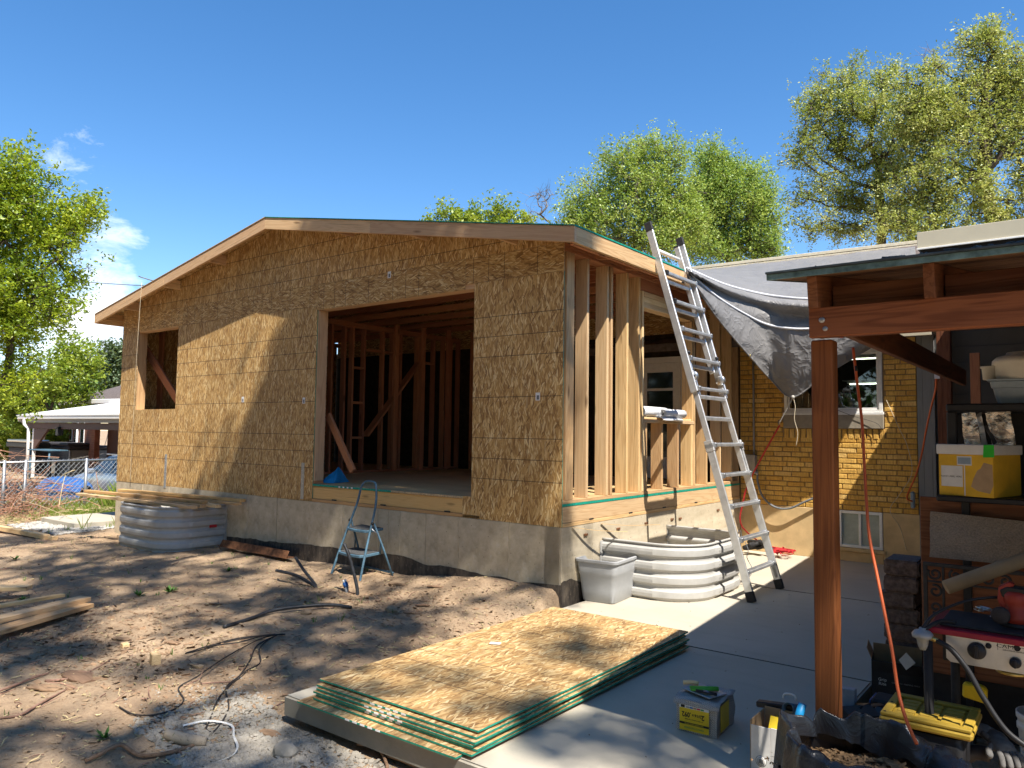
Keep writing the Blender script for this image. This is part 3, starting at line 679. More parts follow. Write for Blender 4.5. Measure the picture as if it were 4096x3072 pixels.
for k in range(46):
    c = Vector((pr.uniform(1.25, 1.72), D+pr.uniform(.26, .5), 1.96+pr.uniform(0, .1))); d = Vector((pr.uniform(-1, 1), pr.uniform(-.4, .2), pr.uniform(.4, 1.6))).normalized()*pr.uniform(.1, .28); s = d.cross(Vector((0, 1, 0))).normalized()*.009
    m = c+d*.6+Vector((0, 0, .02)); e = c+d+Vector((0, 0, -.04)); vs = [bm.verts.new(q) for q in (c-s, c+s, m+s, m-s, e)]; bm.faces.new((vs[0], vs[1], vs[2], vs[3])); bm.faces.new((vs[3], vs[2], vs[4]))
hp = link('houseplant', bm_mesh('houseplant', bm), None, mat='weed'); tag(hp, 'spiky green houseplant behind the window pane of the brick house', 'plant')
# stucco base, basement window
block('foundation', (.0, D+.002, -.5), (1.30, D+.25, .643), 'stucco', H, .006); block('foundation', (1.83, D+.002, -.5), (2.245, D+.25, .643), 'stucco', H, .006); block('foundation', (1.301, D+.0025, -.5), (1.829, D+.25, .17), 'stucco', H, .004)
block('foundation_ledge', (1.25, D-.03, .12), (1.86, D+.0015, .168), 'stucco', H, .01)
BW = block('basement_window', (1.306, D+.06, .178), (1.824, D+.07, .186), 'white_paint', H, .001)
for lo, hi in [((1.304, D-.006, .174), (1.34, D+.06, .64)), ((1.79, D-.006, .174), (1.826, D+.06, .64)), ((1.34, D-.006, .605), (1.79, D+.06, .64)), ((1.34, D-.006, .174), (1.79, D+.06, .205)), ((1.545, D+.0, .205), (1.575, D+.05, .605))]: block('window_frame', lo, hi, 'white_paint', BW)
block('pane', (1.341, D+.03, .206), (1.544, D+.034, .604), 'frosted_glass', BW, 0); block('pane', (1.576, D+.025, .206), (1.789, D+.029, .604), 'frosted_glass', BW, 0)
# door into the addition, seen through the side window opening
dl, dr = AT(2590, 1370, 'y', D-.05), AT(2722, 1380, 'y', D-.05); dx0, dx1 = dl.x-.12, dr.x
DR = block('door', (dx0, D-.055, .93), (dx1, D-.015, 2.66), 'white_paint', H)
block('door_frame', (dx0-.09, D-.06, .93), (dx0-.005, D-.002, 2.75), 'white_paint', DR, axis='z'); block('door_frame', (dx1+.005, D-.06, .93), (dx1+.09, D-.002, 2.75), 'white_paint', DR, axis='z'); block('door_frame', (dx0-.005, D-.06, 2.665), (dx1+.005, D-.002, 2.75), 'white_paint', DR)
for z0, z1 in [(2.28, 2.52), (1.85, 2.24), (1.25, 1.78)]: block('pane', (dx0+.12, D-.0585, z0), (dx1-.12, D-.0555, z1), 'car_glass', DR, 0)
# grey corner board, lapped siding, roof edge
block('trim_board', (2.247, D-.03, .0), (2.31, D+.2, 3.6), 'grey_trim', H, axis='z'); block('trim_board', (2.313, D-.045, .0), (2.44, D+.2, 3.6), 'grey_trim', H, axis='z')
for k in range(18):
    z0 = .2+k*.19; board('siding_board', (2.443, D+.02, z0+.1), (6.4, D+.02, z0+.1), .02, .212, 'siding', H, up=(0, -.09, 1), ch=.002)
block('wall', (2.443, D+.045, -.3), (6.4, D+.3, 3.8), 'siding', H, 0)
rf = bmesh.new(); q = [(-2.6, 4.28, 2.93), (2.5, 4.28, 2.93), (2.5, 8.5, 4.93), (-2.6, 8.5, 4.97)]
bmv = [rf.verts.new(p) for p in q]; rf.faces.new(bmv); solid(rf, .12); link('roof', bm_mesh('roof', rf), H, mat='shingle')
block('eave_board', (.32, 4.24, 2.82), (2.45, 4.275, 2.98), 'beige_metal', H)
b0, b1 = AT(2800, 1078, 'y', 8.4), AT(3664, 982, 'y', 8.4)
for dz in (0, .07): board('roof_batten', b0+Vector((-.5, .0, dz-.02)), b1+Vector((.6, 0, dz-.02)), .06, .055, 'batten', H, up=(0, 0, 1))
p0, p1 = AT(3668, 987, 'y', 4.2), AT(3668, 915, 'y', 4.2); p2 = AT(4096, 893, 'y', 4.2)
RF = block('roof_fascia', (p0.x, 4.2, 3.86), (6.4, 4.23, 4.07), 'beige_metal', H, .004); block('gutter_lip', (p0.x-.004, 4.185, 3.855), (6.4, 4.199, 3.875), 'white_paint', RF, .002)
block('roof_fascia', (p0.x, 4.232, 3.86), (p0.x+.03, 7.5, 4.07), 'whip_grey', H, .004, axis='y')
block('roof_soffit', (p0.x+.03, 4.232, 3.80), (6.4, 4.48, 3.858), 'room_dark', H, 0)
block('roof', (p0.x+.03, 4.24, 4.02), (6.4, 8.5, 4.065), 'shingle', H, .003)
# meter box, conduit and flexible whip
EB = thing('electrical_box', 'grey electrical disconnect box on the yellow brick wall with conduit above and a drooping cable', 'electrical box', (.17, D, 1.2))
block('box', (.098, D-.11, 1.066), (.248, D-.006, 1.314), 'electric_grey', EB, .006, axis='z'); block('cover', (.09, D-.122, 1.11), (.256, D-.109, 1.325), 'conduit_grey', EB, .004, axis='z'); block('hasp', (.16, D-.14, 1.085), (.185, D-.122, 1.12), 'steel_dull', EB, .002)
tube('conduit', [(.215, D-.045, 1.31), (.215, D-.04, 1.45), (.213, D-.035, 2.3), (.207, D-.035, 2.86)], .0135, 'conduit_grey', EB, 10)
tube('flexible_conduit', [(.245, D-.07, 1.12), (.27, D-.07, 1.05), (.275, D-.07, .95), (.34, D-.07, .76), (.5, D-.08, .63), (.7, D-.085, .62), (.92, D-.08, .73), (1.2, D-.06, .86)], .014, 'whip_grey', EB, 10, 6)
lathe('connector', [(.02, 0), (.022, .02), (.016, .05)], 'steel_dull', EB, Matrix.Translation((.262, D-.07, 1.05)), 10)
wv = tube('loose_wire', [AT(3545, 1600, 'y', D-.02), AT(3600, 1720, 'y', D-.03), AT(3628, 1780, 'y', D-.04), AT(3648, 1890, 'y', D-.05), AT(3600, 1975, 'y', D-.05), AT(3560, 2040, 'y', D-.04), AT(3600, 2110, 'y', D-.03), AT(3625, 2200, 'y', D-.03)], .004, 'string', None, 6, 5)
tag(wv, 'thin loose wire trailing down the yellow bricks beside the grey corner board', 'wire')
# ================================================================ ground
def sm(a, b, x): t = min(1, max(0, (x-a)/(b-a))); return t*t*(3-2*t)
def gz(x, y):
    z = -.075+.05*math.exp(-((y+.1)/1.3)**2)*(1-sm(-6.3, -8.8, x))                     # soil banked up against the wall
    z += .15*math.exp(-((y+.02)/.42)**2)*sm(-2.2, -.7, x)*(1-sm(-.10, .07, x)) + .07*math.exp(-((y+.25)/.5)**2)*math.exp(-((x+2.5)/1.0)**2)
    z += .05*math.exp(-((y+1.2)/1.1)**2)*math.exp(-((x+.9)/.7)**2)
    z -= .075*sm(-7.0, -9.5, x)
    if -.5 < x and x < 3: z -= .07*sm(-.25, .02, x)*sm(-.05, -.9, y)
    z -= .03*sm(-2.4, -3.2, y)
    if x > .0 and y > -3.2 and x < 3.0: z = min(z, -.12)
    z -= .25*sm(-12, -22, x)
    if x > 2.7: z = -.03
    a = 1 if x < 0 else .5
    z += a*(.022*fbm((x*.9, y*.9, 1), 3)+.013*fbm((x*3.1, y*3.1, 4), 4)+.006*fbm((x*11, y*11, 7), 3))
    return z
def grid(name, xs, ys, fz, mat, kind='structure'):
    nx, ny = len(xs), len(ys); vs = [(x, y, fz(x, y)) for y in ys for x in xs]
    fs = [(j*nx+i, j*nx+i+1, (j+1)*nx+i+1, (j+1)*nx+i) for j in range(ny-1) for i in range(nx-1)]
    return tag(link(name, mesh_py(name, vs, fs, True), mat=mat), kind=kind)
def ramp_axis(segs):
    out = []
    for a, b, s in segs: out += list(np.arange(a, b-1e-6, s))
    return out+[segs[-1][1]]
gxs = ramp_axis([(-400, -60, 40), (-60, -24, 4), (-24, -11, .5), (-11, -6.5, .07), (-6.5, .2, .035), (.2, 3.2, .25), (3.2, 12, 1), (12, 60, 8), (60, 400, 60)])
gys = ramp_axis([(-400, -60, 60), (-60, -12, 6), (-12, -4.6, .5), (-4.6, .14, .035), (.14, 2.2, .2), (2.2, 14, .8), (14, 60, 5), (60, 400, 60)])
grid('ground', gxs, gys, gz, 'dirt')
# poured patio in three sections with tooled joints
PS = bpy.data.objects.new('patio_slab', None); COL.objects.link(PS); tag(PS, kind='structure')
for a, b in [(-3.07, -.513), (-.507, 2.077), (2.083, D+.0)]:
    bm = bmesh.new(); bmesh.ops.create_cube(bm, size=1)
    for v in bm.verts: v.co = Vector((.075+(v.co.x+.5)*2.695, a+(v.co.y+.5)*(b-a), -.115+(v.co.z+.5)*.115))
    top = [e for e in bm.edges if all(abs(v.co.z) < 1e-5 for v in e.verts)]
    bmesh.ops.bevel(bm, geom=top, offset=.011, segments=3, affect='EDGES')
    o = link('slab_section', bm_mesh('slab_section', bm), PS, mat=['slab', 'slab_side'])
    for p in o.data.polygons: p.material_index = 0 if p.normal.z > .5 else 1
block('joint_filler', (.09, -3.0, -.1), (2.76, D-.01, -.014), 'slab_side', PS, 0)
# debris sheets: each built as one stuff object
def scatter(name, n, area, sizes, mat, kind='chip', seed=1, zoff=0.0, zf=None):
    r = np.random.default_rng(seed); bm = bmesh.new(); done = 0
    while done < n:
        p = area(r)
        if p is None: continue
        x, y = p; done += 1; z = (zf or gz)(x, y)+zoff; s = sizes[0]*(sizes[1]/sizes[0])**(r.random()**1.8)
        a = r.random()*6.283; M3 = Matrix.Translation((x, y, z)) @ Matrix.Rotation(a, 4, 'Z') @ Matrix.Rotation(r.normal()*.35, 4, 'X') @ Matrix.Rotation(r.normal()*.3, 4, 'Y')
        if kind == 'chip':
            w, t = s*r.uniform(.25, .6), s*.07
            vs = [bm.verts.new(M3 @ Vector(q)) for q in ((-s, -w*.5, 0), (s*.9, -w, 0), (s, w*.8, t), (-s*.8, w, t*.5), (0, 0, t*2))]
            for i in range(4): bm.faces.new((vs[i], vs[(i+1) % 4], vs[4]))
        elif kind == 'stone':
            b = [Vector((math.cos(k*1.2566+r.uniform(-.25, .25)), math.sin(k*1.2566+r.uniform(-.25, .25)), r.uniform(-.25, .25))) for k in range(5)]
            sc = Vector((s*r.uniform(.8, 1.25), s*r.uniform(.7, 1.1), s*r.uniform(.55, .9)))
            M4 = M3 @ Matrix.Diagonal((*sc, 1)); ring = [bm.verts.new(M4 @ q) for q in b]; ring2 = [bm.verts.new(M4 @ (q*.6+Vector((0, 0, .62+r.uniform(-.15, .15))))) for q in b]; bt = bm.verts.new(M4 @ Vector((0, 0, -.7)))
            for k in range(5): bm.faces.new((ring[k], ring[(k+1) % 5], ring2[(k+1) % 5], ring2[k])); bm.faces.new((ring[(k+1) % 5], ring[k], bt))
            bm.faces.new(ring2)
        elif kind == 'twig':
            L = s*r.uniform(.5, 1.5); pts = [M3 @ Vector((L*(q-.5), L*.16*r.normal()*q, .004+.01*r.random())) for q in (0, .33, .66, 1)]
            tube_bm(bm, pts, [.0035*r.uniform(.5, 1.3)]*3+[.0012], 4, False)
        elif kind == 'blade':
            for q in range(int(r.integers(3, 7))):
                h = s*r.uniform(.5, 1.2); aa = r.random()*6.28; d = Vector((math.cos(aa), math.sin(aa), 0)); c = Vector((x, y, z))+d*.012; w = Vector((-d.y, d.x, 0))*.0035
                t = c+d*h*r.uniform(.15, .6)+Vector((0, 0, h)); vs = [bm.verts.new(v) for v in (c-w, c+w, c*.45+t*.55+w*.7+Vector((0, 0, h*.1)), t, c*.45+t*.55-w*.7+Vector((0, 0, h*.1)))]; bm.faces.new(vs)
    o = link(name, bm_mesh(name, bm), mat=mat); return tag(o, kind='stuff')
def yard(r):
    x = .05-9*r.random()**1.5; y = -4.5+4.4*r.random()
    if x > -.05 and y > -3.1: return None
    return x, y
scatter('wood_chips', 5200, yard, (.006, .026), 'chip', 'chip', 3, .004)
def heap(r):
    k = r.integers(0, 5); c = [(-2.6, -3.4), (-1.5, -3.2), (-3.6, -3.1), (-1.2, -1.0), (-2.2, -2.5)][k]; return c[0]+r.normal()*.75, c[1]+r.normal()*.28
scatter('bark_litter', 3300, heap, (.007, .034), 'bark_wood', 'chip', 5, .006)
scatter('dirt_clods', 3600, yard, (.004, .02), 'dirt', 'stone', 8, .0)
scatter('fallen_twigs', 300, yard, (.05, .24), 'twig', 'twig', 9, .004)
scatter('sawdust', 2600, lambda r: (-2.0+r.normal()*1.1, -.75+r.normal()*.4), (.004, .014), 'chip', 'chip', 10, .003)
def grav(r):
    x = -.55+.8*r.random()+.9*r.random(); y = -3.75+.72*r.random()
    if y > -3.08 and x > .02: return None
    if (x+.45)*.5+(y+2.85)*-.2 < -.05+.06*r.normal(): return None
    return x, y
scatter('gravel', 5200, grav, (.008, .027), 'stone', 'stone', 12, .002)
scatter('gravel', 500, lambda r: (-.35+r.normal()*.25, -3.2+r.normal()*.16), (.005, .018), 'stone', 'stone', 13, .0)
def gravpad(r):
    x = -11.15+1.95*r.random(); y = -.75+1.1*r.random()
    if x < -9.6 and y > -.2: return None
    return x-.2*(y+.4), y
scatter('gravel', 3300, gravpad, (.012, .034), 'stone_pale', 'stone', 14, .012)
scatter('dry_straw', 1500, yard, (.02, .07), 'straw', 'twig', 41, .003)
scatter('weed_sprouts', 70, yard, (.03, .07), 'weed', 'blade', 15)
scatter('slab_litter', 60, lambda r: (.3+2.3*r.random(), -2.8+5*r.random()), (.005, .012), 'ink_brown', 'chip', 16, .002, lambda x, y: 0)
# grass and dry weeds towards the fence
def grassy(r):
    x = -14.3+4.9*r.random(); y = -1.2+5.4*r.random()
    if -11.3 < x < -9.5 and y < 1.35: return None
    if y < .2 and r.random() < .75: return None
    return x, y
g = scatter('grass', 5200, grassy, (.10, .30), 'grass', 'blade', 17)
g.data.attributes.new('tone', 'FLOAT', 'POINT').data.foreach_set('value', RNG.random(len(g.data.vertices)).astype(np.float32))
for nm, n_, xr, yr, hh, sd in [('grass', 8000, (-12.2, -8.85), (1.3, 4.6), (.3, .62), 18)]:
    g = scatter(nm, n_, lambda r: (xr[0]+(xr[1]-xr[0])*r.random(), yr[0]+(yr[1]-yr[0])*r.random()), hh, 'grass', 'blade', sd)
    g.data.attributes.new('tone', 'FLOAT', 'POINT').data.foreach_set('value', (RNG.random(len(g.data.vertices))**.6).astype(np.float32))

# ---------------------------------------------------------------- yard things
def at_ground(u, v, dz=0.0):
    z = -.05
    for _ in range(12):
        p = AT(u, v, 'z', z+dz); z = gz(p.x, p.y)
    return Vector((p.x, p.y, z+dz))
# air conditioner pad
PAD = thing('concrete_pad', 'small square concrete pad on pale gravel beyond the left end of the addition', 'concrete pad', (-10.4, .5, -.1))
block('slab', (-11.05, -.235, -.135), (-9.69, 1.2, -.045), 'slab', PAD, .008)
# two steel window wells
def well(name, label, O, ax, out, wid, dep, top, bot, ribs, parent_group='corrugated window wells', jog=0):
    """U-shaped corrugated well; ax = along the wall, out = away from it"""
    O, ax, out = Vector(O), Vector(ax), Vector(out); T_ = thing(name, label, 'window well', O, parent_group)
    rc = dep*.42; path = []
    for t in np.linspace(0, 1, 12): path.append((0.0-.0+jog*t*0, t*(dep-rc)))
    for t in np.linspace(0, 1, 16)[1:]:
        a = t*math.pi/2; path.append((rc-rc*math.cos(a), dep-rc+rc*math.sin(a)))
    mid = [(rc+(wid-2*rc)*t, dep) for t in np.linspace(0, 1, 14)[1:-1]]
    path = path+mid+[(wid-a, b) for a, b in path[::-1]]
    BRK = (0, .08, .15, .27, .5, .70, .80, .92); OFF = (-.25, -.2, .4, 1, 1.1, .95, .2, -.2); n = len(path); H_ = top-bot; NZ = ribs*8; vs = []; fs = []
    for j in range(NZ+1):
        z = bot+H_*j/NZ; ph = (j % 8)/8
        z = bot+H_*((j//8)+BRK[j % 8])/ribs; off = .030*OFF[j % 8]
        for i in range(n):
            a, b = path[i]; pa, pb = path[max(0, i-1)]; na, nb = path[min(n-1, i+1)]; t = Vector((na-pa, nb-pb)).normalized(); nx, ny = -t.y, t.x
            k = off*(1 if True else 0); corner = 1-.45*(1 if (12 <= i < 28 or n-28 <= i < n-12) else 0)
            vs.append(O+ax*(a+nx*k*corner)+out*(b+ny*k*corner)+Vector((0, 0, z-O.z)))
    for j in range(NZ):
        for i in range(n-1): fs.append((j*n+i, j*n+i+1, (j+1)*n+i+1, (j+1)*n+i))
    me = mesh_py('shell', vs, fs, False); bm = bmesh.new(); bm.from_mesh(me); bmesh.ops.recalc_face_normals(bm, faces=bm.faces); solid(bm, .003); bm.to_mesh(me); bm.free()
    sh = link('shell', me, T_, mat='galvanised')
    for p in me.polygons: p.use_smooth = True
    try: me.set_sharp_from_angle(angle=rad(12))
    except Exception: pass
    rim = [O+ax*(a)+out*(b)+Vector((0, 0, top-O.z+.006)) for a, b in path]; tube('rim', rim, .012, 'galvanised', T_, 8)
    for a in (0, wid):
        s = -1 if a == 0 else 1
        q = O+ax*(a+s*.03)+out*.004
        lo = q-ax*.03+Vector((0, 0, bot-O.z)); hi = q+ax*.03+out*.005+Vector((0, 0, top-O.z-.01))
        block('flange', lo, hi, 'galvanised', T_, .001, axis='z')
    return T_, path
WR, wpath = well('window_well', 'corrugated steel window well bolted to the concrete under the side window, behind the grey tote', (.004, .74, 0), (0, 1, 0), (1, 0, 0), 1.44, .98, .525, .0, 4)
WL, _ = well('window_well', 'corrugated steel window well under the gable wall with boards laid across its top', (-7.05, -.004, 0), (1, 0, 0), (0, -1, 0), 1.48, .84, .525, -.17, 5)
p = AT(853, 2104, 'x', -5.54); block('reflector', (-5.55, p.y-.05, p.z-.018), (-5.532, p.y+.05, p.z+.018), 'red_strap', WL, .002, axis='y')
# escape grate hook and cord on the right well
HK = tube('hook_ring', [Vector((.93, 2.02, .53))+Vector((0, .05*math.cos(a), .05*math.sin(a))) for a in np.linspace(-.6, 3.8, 14)], .006, 'steel_bright', WR, 6)
tube('chain', [(1.0, 2.0, .46), (1.03, 2.0, .38), (1.02, 1.99, .30), (1.08, 1.97, .2), (1.07, 1.93, .12), (1.02, 1.92, .13), (.99, 1.93, .2)], .004, 'whip_grey', WR, 5, 4)
# rusty form ties and two thin straps sticking out of the side foundation
for u, v in [(2345, 2139), (2475, 2115), (2587, 2093), (2690, 2077), (2722, 2074), (2874, 2040)]:
    p = AT(u, v, 'x', .012); block('form_tie', (.002, p.y-.035, p.z-.011), (.014, p.y+.035, p.z+.011), 'rust', A, .002, axis='y')
for u0, v0, u1, v1 in [(2405, 2094, 2640, 2098), (2290, 2108, 2510, 2126)]:
    a = AT(u0, v0, 'x', .01); b = Vector((a.x+.30, a.y+.30, a.z-.05))
    e = AT(u1, v1, 'x', .22)
    bm = bmesh.new(); pts = smooth_path([a, a*.6+e*.4+Vector((.02, 0, -.012)), e], 6); pv = None
    for p in pts:
        c = (bm.verts.new(p+Vector((.006, -.012, .004))), bm.verts.new(p+Vector((-.006, .012, .0))))
        if pv: bm.faces.new((pv[0], c[0], c[1], pv[1]))
        pv = c
    solid(bm, .006); o = link('wood_lath', bm_mesh('wood_lath', bm), mat='lumber_pale')
    tag(o, 'thin pale lath poking out of the concrete joint ' + ('above the other, over the window well' if v0 < 2100 else 'nearest the corner, over the grey tote'), 'strip', 'thin laths sticking out of the foundation')
# boards laid across the left well
def px_board(name, a, b, z0, w, h, mat, label, group, wdir=1):
    """board whose near bottom edge ends at photo pixels a and b at height z0"""
    p0, p1 = AT(*a, 'z', z0), AT(*b, 'z', z0); d = (p1-p0).normalized(); s = Vector((-d.y, d.x, 0))
    o = board(name, p0+s*w/2*wdir+Vector((0, 0, h/2)), p1+s*w/2*wdir+Vector((0, 0, h/2)), w, h, mat); return tag(o, label, 'board', group)
G = 'boards laid across the left window well'
px_board('lumber_board', (302, 1982), (765, 2037), .54, .089, .038, 'lumber_pale', 'long pale stud nearest the camera, lying flat on the left window well', G)
px_board('lumber_board', (480, 1995), (800, 2032), .54, .089, .038, 'lumber', 'stud lying second from the front on the left window well, mostly under the upper one', G)
px_board('lumber_board', (600, 2000), (860, 2032), .54, .089, .038, 'lumber_pale', 'short pale stud end showing beneath the gap between the two upper boards', G)
px_board('lumber_board', (560, 1980), (943, 2022), .575, .089, .038, 'lumber', 'rearmost lower stud on the left window well, reaching furthest towards the opening', G)
px_board('lumber_board', (335, 1970), (808, 2016), .58, .089, .04, 'rim', 'orange tinted stud on top at the front of the boards on the left well', G)
px_board('lumber_board', (470, 1967), (962, 2009), .615, .089, .04, 'rim', 'upper rear stud on the left well, longest towards the right', G)
# angle iron against the wall, lumber piles on the left, ground rubbish
p0, p1 = AT(893, 2165, 'z', .09), AT(1160, 2212, 'z', .09)
SA = thing('angle_iron', 'rusty steel angle lying against the foundation beside the left window well', 'steel angle', p0)
board('flange', p0+Vector((0, -.03, -.02)), p1+Vector((0, -.03, -.02)), .008, .10, 'rust', SA, up=(0, .5, 1)); board('flange', p0+Vector((0, .02, -.06)), p1+Vector((0, .02, -.06)), .10, .008, 'rust', SA)
G = 'boards in the left edge pile'
px_board('lumber_board', (-260, 2620), (376, 2430), -.05, .14, .038, 'lumber', 'wide yellow board at the bottom of the pile at the left edge of the yard', G)
px_board('lumber_board', (-260, 2560), (365, 2405), -.012, .14, .04, 'lumber_pale', 'upper wide board of the left edge pile with its cut end in the sun', G)
px_board('lumber_board', (-260, 2480), (262, 2388), .028, .06, .03, 'lumber', 'narrow strip with a dark knot on top of the left edge pile', G)
px_board('lumber_board', (-300, 2372), (104, 2364), -.02, .14, .038, 'lumber_pale', 'single short board end raised off the dirt at the far left edge of the yard', G)
px_board('timber', (-200, 2085), (175, 2158), -.12, .089, .07, 'lumber_pale', 'weathered pale post lying in the dirt in front of the gravel and concrete pad', None)
def clump(name, label, cat, u, v, fn, mat, group=None):
    p = at_ground(u, v); bm = bmesh.new(); fn(bm, p, random.Random(u*7+v)); return tag(link(name, bm_mesh(name, bm), mat=mat), label, cat, group)
def barkslab(s, asp=.4, curl=.25):
    def f(bm, p, r):
        a = r.uniform(-.5, .5); rows = []; N = 7
        for i in range(N):
            t = i/(N-1)-.5; w = s*asp*(.55+.45*math.cos(t*2.6))*r.uniform(.8, 1.15); row = []
            for k in (-1, -.35, .35, 1):
                q = Vector((t*s, k*w/2, .012+curl*s*(.25-t*t)*.5-abs(k)*.012*s/.1*.2+r.uniform(0, .006)))
                row.append(bm.verts.new(p+Matrix.Rotation(a, 3, 'Z') @ q))
            rows.append(row)
        for A_, B_ in zip(rows, rows[1:]):
            for k in range(3): bm.faces.new((A_[k], B_[k], B_[k+1], A_[k+1]))
        solid(bm, .008*max(1, s*4))
    return f
barks = [(485, 2560, .16, 'dark curled bark slab near the small wood offcut in the dirt'), (175, 2757, .24, 'orange brown bark slab lying at the left of the debris line'), (310, 2710, .34, 'long pale curled bark strip in the debris line at left'), (690, 2576, .14, 'thin brown bark flake left of the tangled wire'), (1650, 2455, .16, 'tan bark flake beside a stone, short of the sheet stack'), (1590, 2340, .2, 'pale split bark piece in front of the step stool'), (1745, 2350, .18, 'flat grey bark flake near the foundation'), (1690, 2425, .13, 'dark bark chunk halfway between step stool and sheet stack'), (780, 2665, .12, 'small chipped bark piece under the wire tangle'), (1080, 2940, .16, 'bark piece lying on the gravel by the slab corner'), (280, 2755, .12, 'reddish bark chip beside the orange slab'), (860, 2420, .13, 'dark flake lying above the tangled wire')]
for u, v, s, l in barks: clump('bark_piece', l, 'bark', u, v, barkslab(s), 'bark_wood', 'bark pieces on the dirt')
def stonef(s):
    def f(bm, p, r):
        bmesh.ops.create_icosphere(bm, subdivisions=2, radius=s)
        for v in bm.verts: v.co = Vector((v.co.x*1.25, v.co.y*.9, v.co.z*.7))*(1+.28*fbm(v.co*14+Vector((s*99, 0, 0)), 2))+p+Vector((0, 0, s*.35))
    return f
for u, v, s, l in [(1563, 2447, .05, 'reddish brown stone beside the tan bark flake'), (2045, 2325, .07, 'pale dirt lump at the foundation corner'), (1225, 2455, .045, 'brown clod under the curved black pipe'), (1140, 3020, .07, 'grey rock in the gravel at the bottom edge'), (715, 2962, .035, 'round clod beside the split log')]: clump('stone', l, 'stone', u, v, stonef(s), 'stone' if 'grey' in l else 'dirt')
def wedge(u, v, l, w, d, h, a):
    p = at_ground(u, v); o = board('wood_offcut', (-w/2, 0, h/2), (w/2, 0, h/2), d, h, 'lumber_pale'); o.matrix_basis = Matrix.Translation(p+Vector((0, 0, h/2))) @ Matrix.Rotation(a, 4, 'Z') @ Matrix.Translation((-w/2, 0, 0)); return tag(o, l, 'wood offcut', 'small wood offcuts')
wedge(620, 2655, 'pale square offcut standing on edge in the middle of the dirt', .09, .06, .075, -.3); wedge(500, 2588, 'small tan offcut leaning on the dark curled bark', .07, .05, .03, -.2); wedge(212, 2160, 'reddish offcut block on the dirt before the pale gravel', .12, .09, .06, .1); wedge(185, 2158, 'cut orange end block at the tip of the weathered post', .05, .09, .06, .2); wedge(785, 2668, 'flat sliver of wood lying among the wire loops', .12, .04, .018, .1)
def logf(name, pts, r, label, mat='bark_wood', cat='branch', seg=8, group=None):
    pts = [at_ground(u, v, dz) for u, v, dz in pts]; n = 5; sp = smooth_path(pts, n); rs = list(np.interp(np.linspace(0, 1, len(sp)), np.linspace(0, 1, len(r)), r))
    bm = bmesh.new(); tube_bm(bm, sp, rs, seg)
    for v in bm.verts: v.co += Vector((fbm(v.co*25, 2), fbm(v.co*25+Vector((9, 0, 0)), 2), 0))*min(rs)*.35
    return tag(link(name, bm_mesh(name, bm, True), mat=mat), label, cat, group)
logf('split_log', [(660, 2945, .02), (745, 2958, .025), (825, 2968, .02)], [.028, .034, .026], 'short split log with weathered grain beside the gravel', 'old_wood', 'log')
logf('branch', [(-30, 2772, .012), (60, 2740, .015), (130, 2712, .02), (195, 2692, .012)], [.007, .009, .008, .005], 'dark gnarled stick at the left edge above the orange bark', 'twig', group='sticks on the dirt')
logf('branch', [(340, 3072, .02), (400, 3040, .03), (480, 3022, .03), (560, 3025, .02), (680, 3010, .02), (790, 2975, .012)], [.010, .012, .011, .011, .011, .008], 'long knotted branch at the bottom edge of the yard', 'bark_wood', group='sticks on the dirt')
logf('branch', [(0, 2872, .01), (80, 2860, .012), (150, 2820, .016), (270, 2755, .01)], [.006, .008, .008, .004], 'thin forked stick below the orange bark slab', 'twig', group='sticks on the dirt')
logf('branch', [(180, 2722, .01), (250, 2718, .012), (330, 2700, .01), (440, 2640, .01)], [.008, .009, .008, .004], 'straight twig crossing the long pale bark strip', 'twig', group='sticks on the dirt')
logf('root', [(1430, 2975, .02), (1500, 2985, .035), (1530, 3010, .03), (1550, 3072, .01)], [.009, .011, .010, .009], 'brown curling root against the side of the patio slab', 'bark_wood', 'root')
logf('root', [(1530, 3015, .02), (1600, 3035, .04), (1680, 3072, .01)], [.012, .012, .01], 'orange fibrous root end at the bottom edge by the slab', 'bark_wood', 'root')
def pipe(pts, r, label, mat='pipe_black', group='black poly pipes'):
    P_ = [at_ground(u, v, dz) for u, v, dz in pts]; return tag(tube('poly_pipe', P_, r, mat, None, 10, 6), label, 'pipe', group)
pipe([(895, 2508, .015), (1000, 2475, .02), (1100, 2440, .03), (1230, 2424, .04), (1330, 2420, .035), (1405, 2430, .015)], .0155, 'long curved black pipe lying on the dirt')
def pipe3(pts, r, label): return tag(tube('poly_pipe', pts, r, 'pipe_black', None, 10, 6), label, 'pipe', 'black poly pipes')
p = at_ground(1278, 2348); pipe3([p+Vector((0, 0, -.05)), AT(1255, 2330, 'y', p.y-.0), AT(1215, 2280, 'y', p.y+.02), AT(1182, 2230, 'y', p.y+.05)], .016, 'black pipe stub rising to the left from the dirt, upper of the crossed pair')
p = at_ground(1285, 2352); pipe3([p+Vector((0, 0, -.04)), AT(1240, 2332, 'y', p.y-.05), AT(1180, 2300, 'y', p.y-.1), AT(1105, 2282, 'y', p.y-.12)], .016, 'black pipe stub leaning low to the left, lower of the crossed pair')
p = at_ground(1432, 2380); pipe3([p+Vector((0, 0, -.05)), AT(1428, 2350, 'y', p.y), AT(1412, 2280, 'y', p.y-.01), AT(1395, 2220, 'y', p.y-.02), AT(1376, 2175, 'y', p.y-.03)], .0165, 'scuffed black pipe standing upright in front of the step stool')
p = at_ground(1392, 2368); WV = thing('water_stub', 'capped water line stub with blue fitting and white plug beside the upright pipe', 'pipe stub', p)
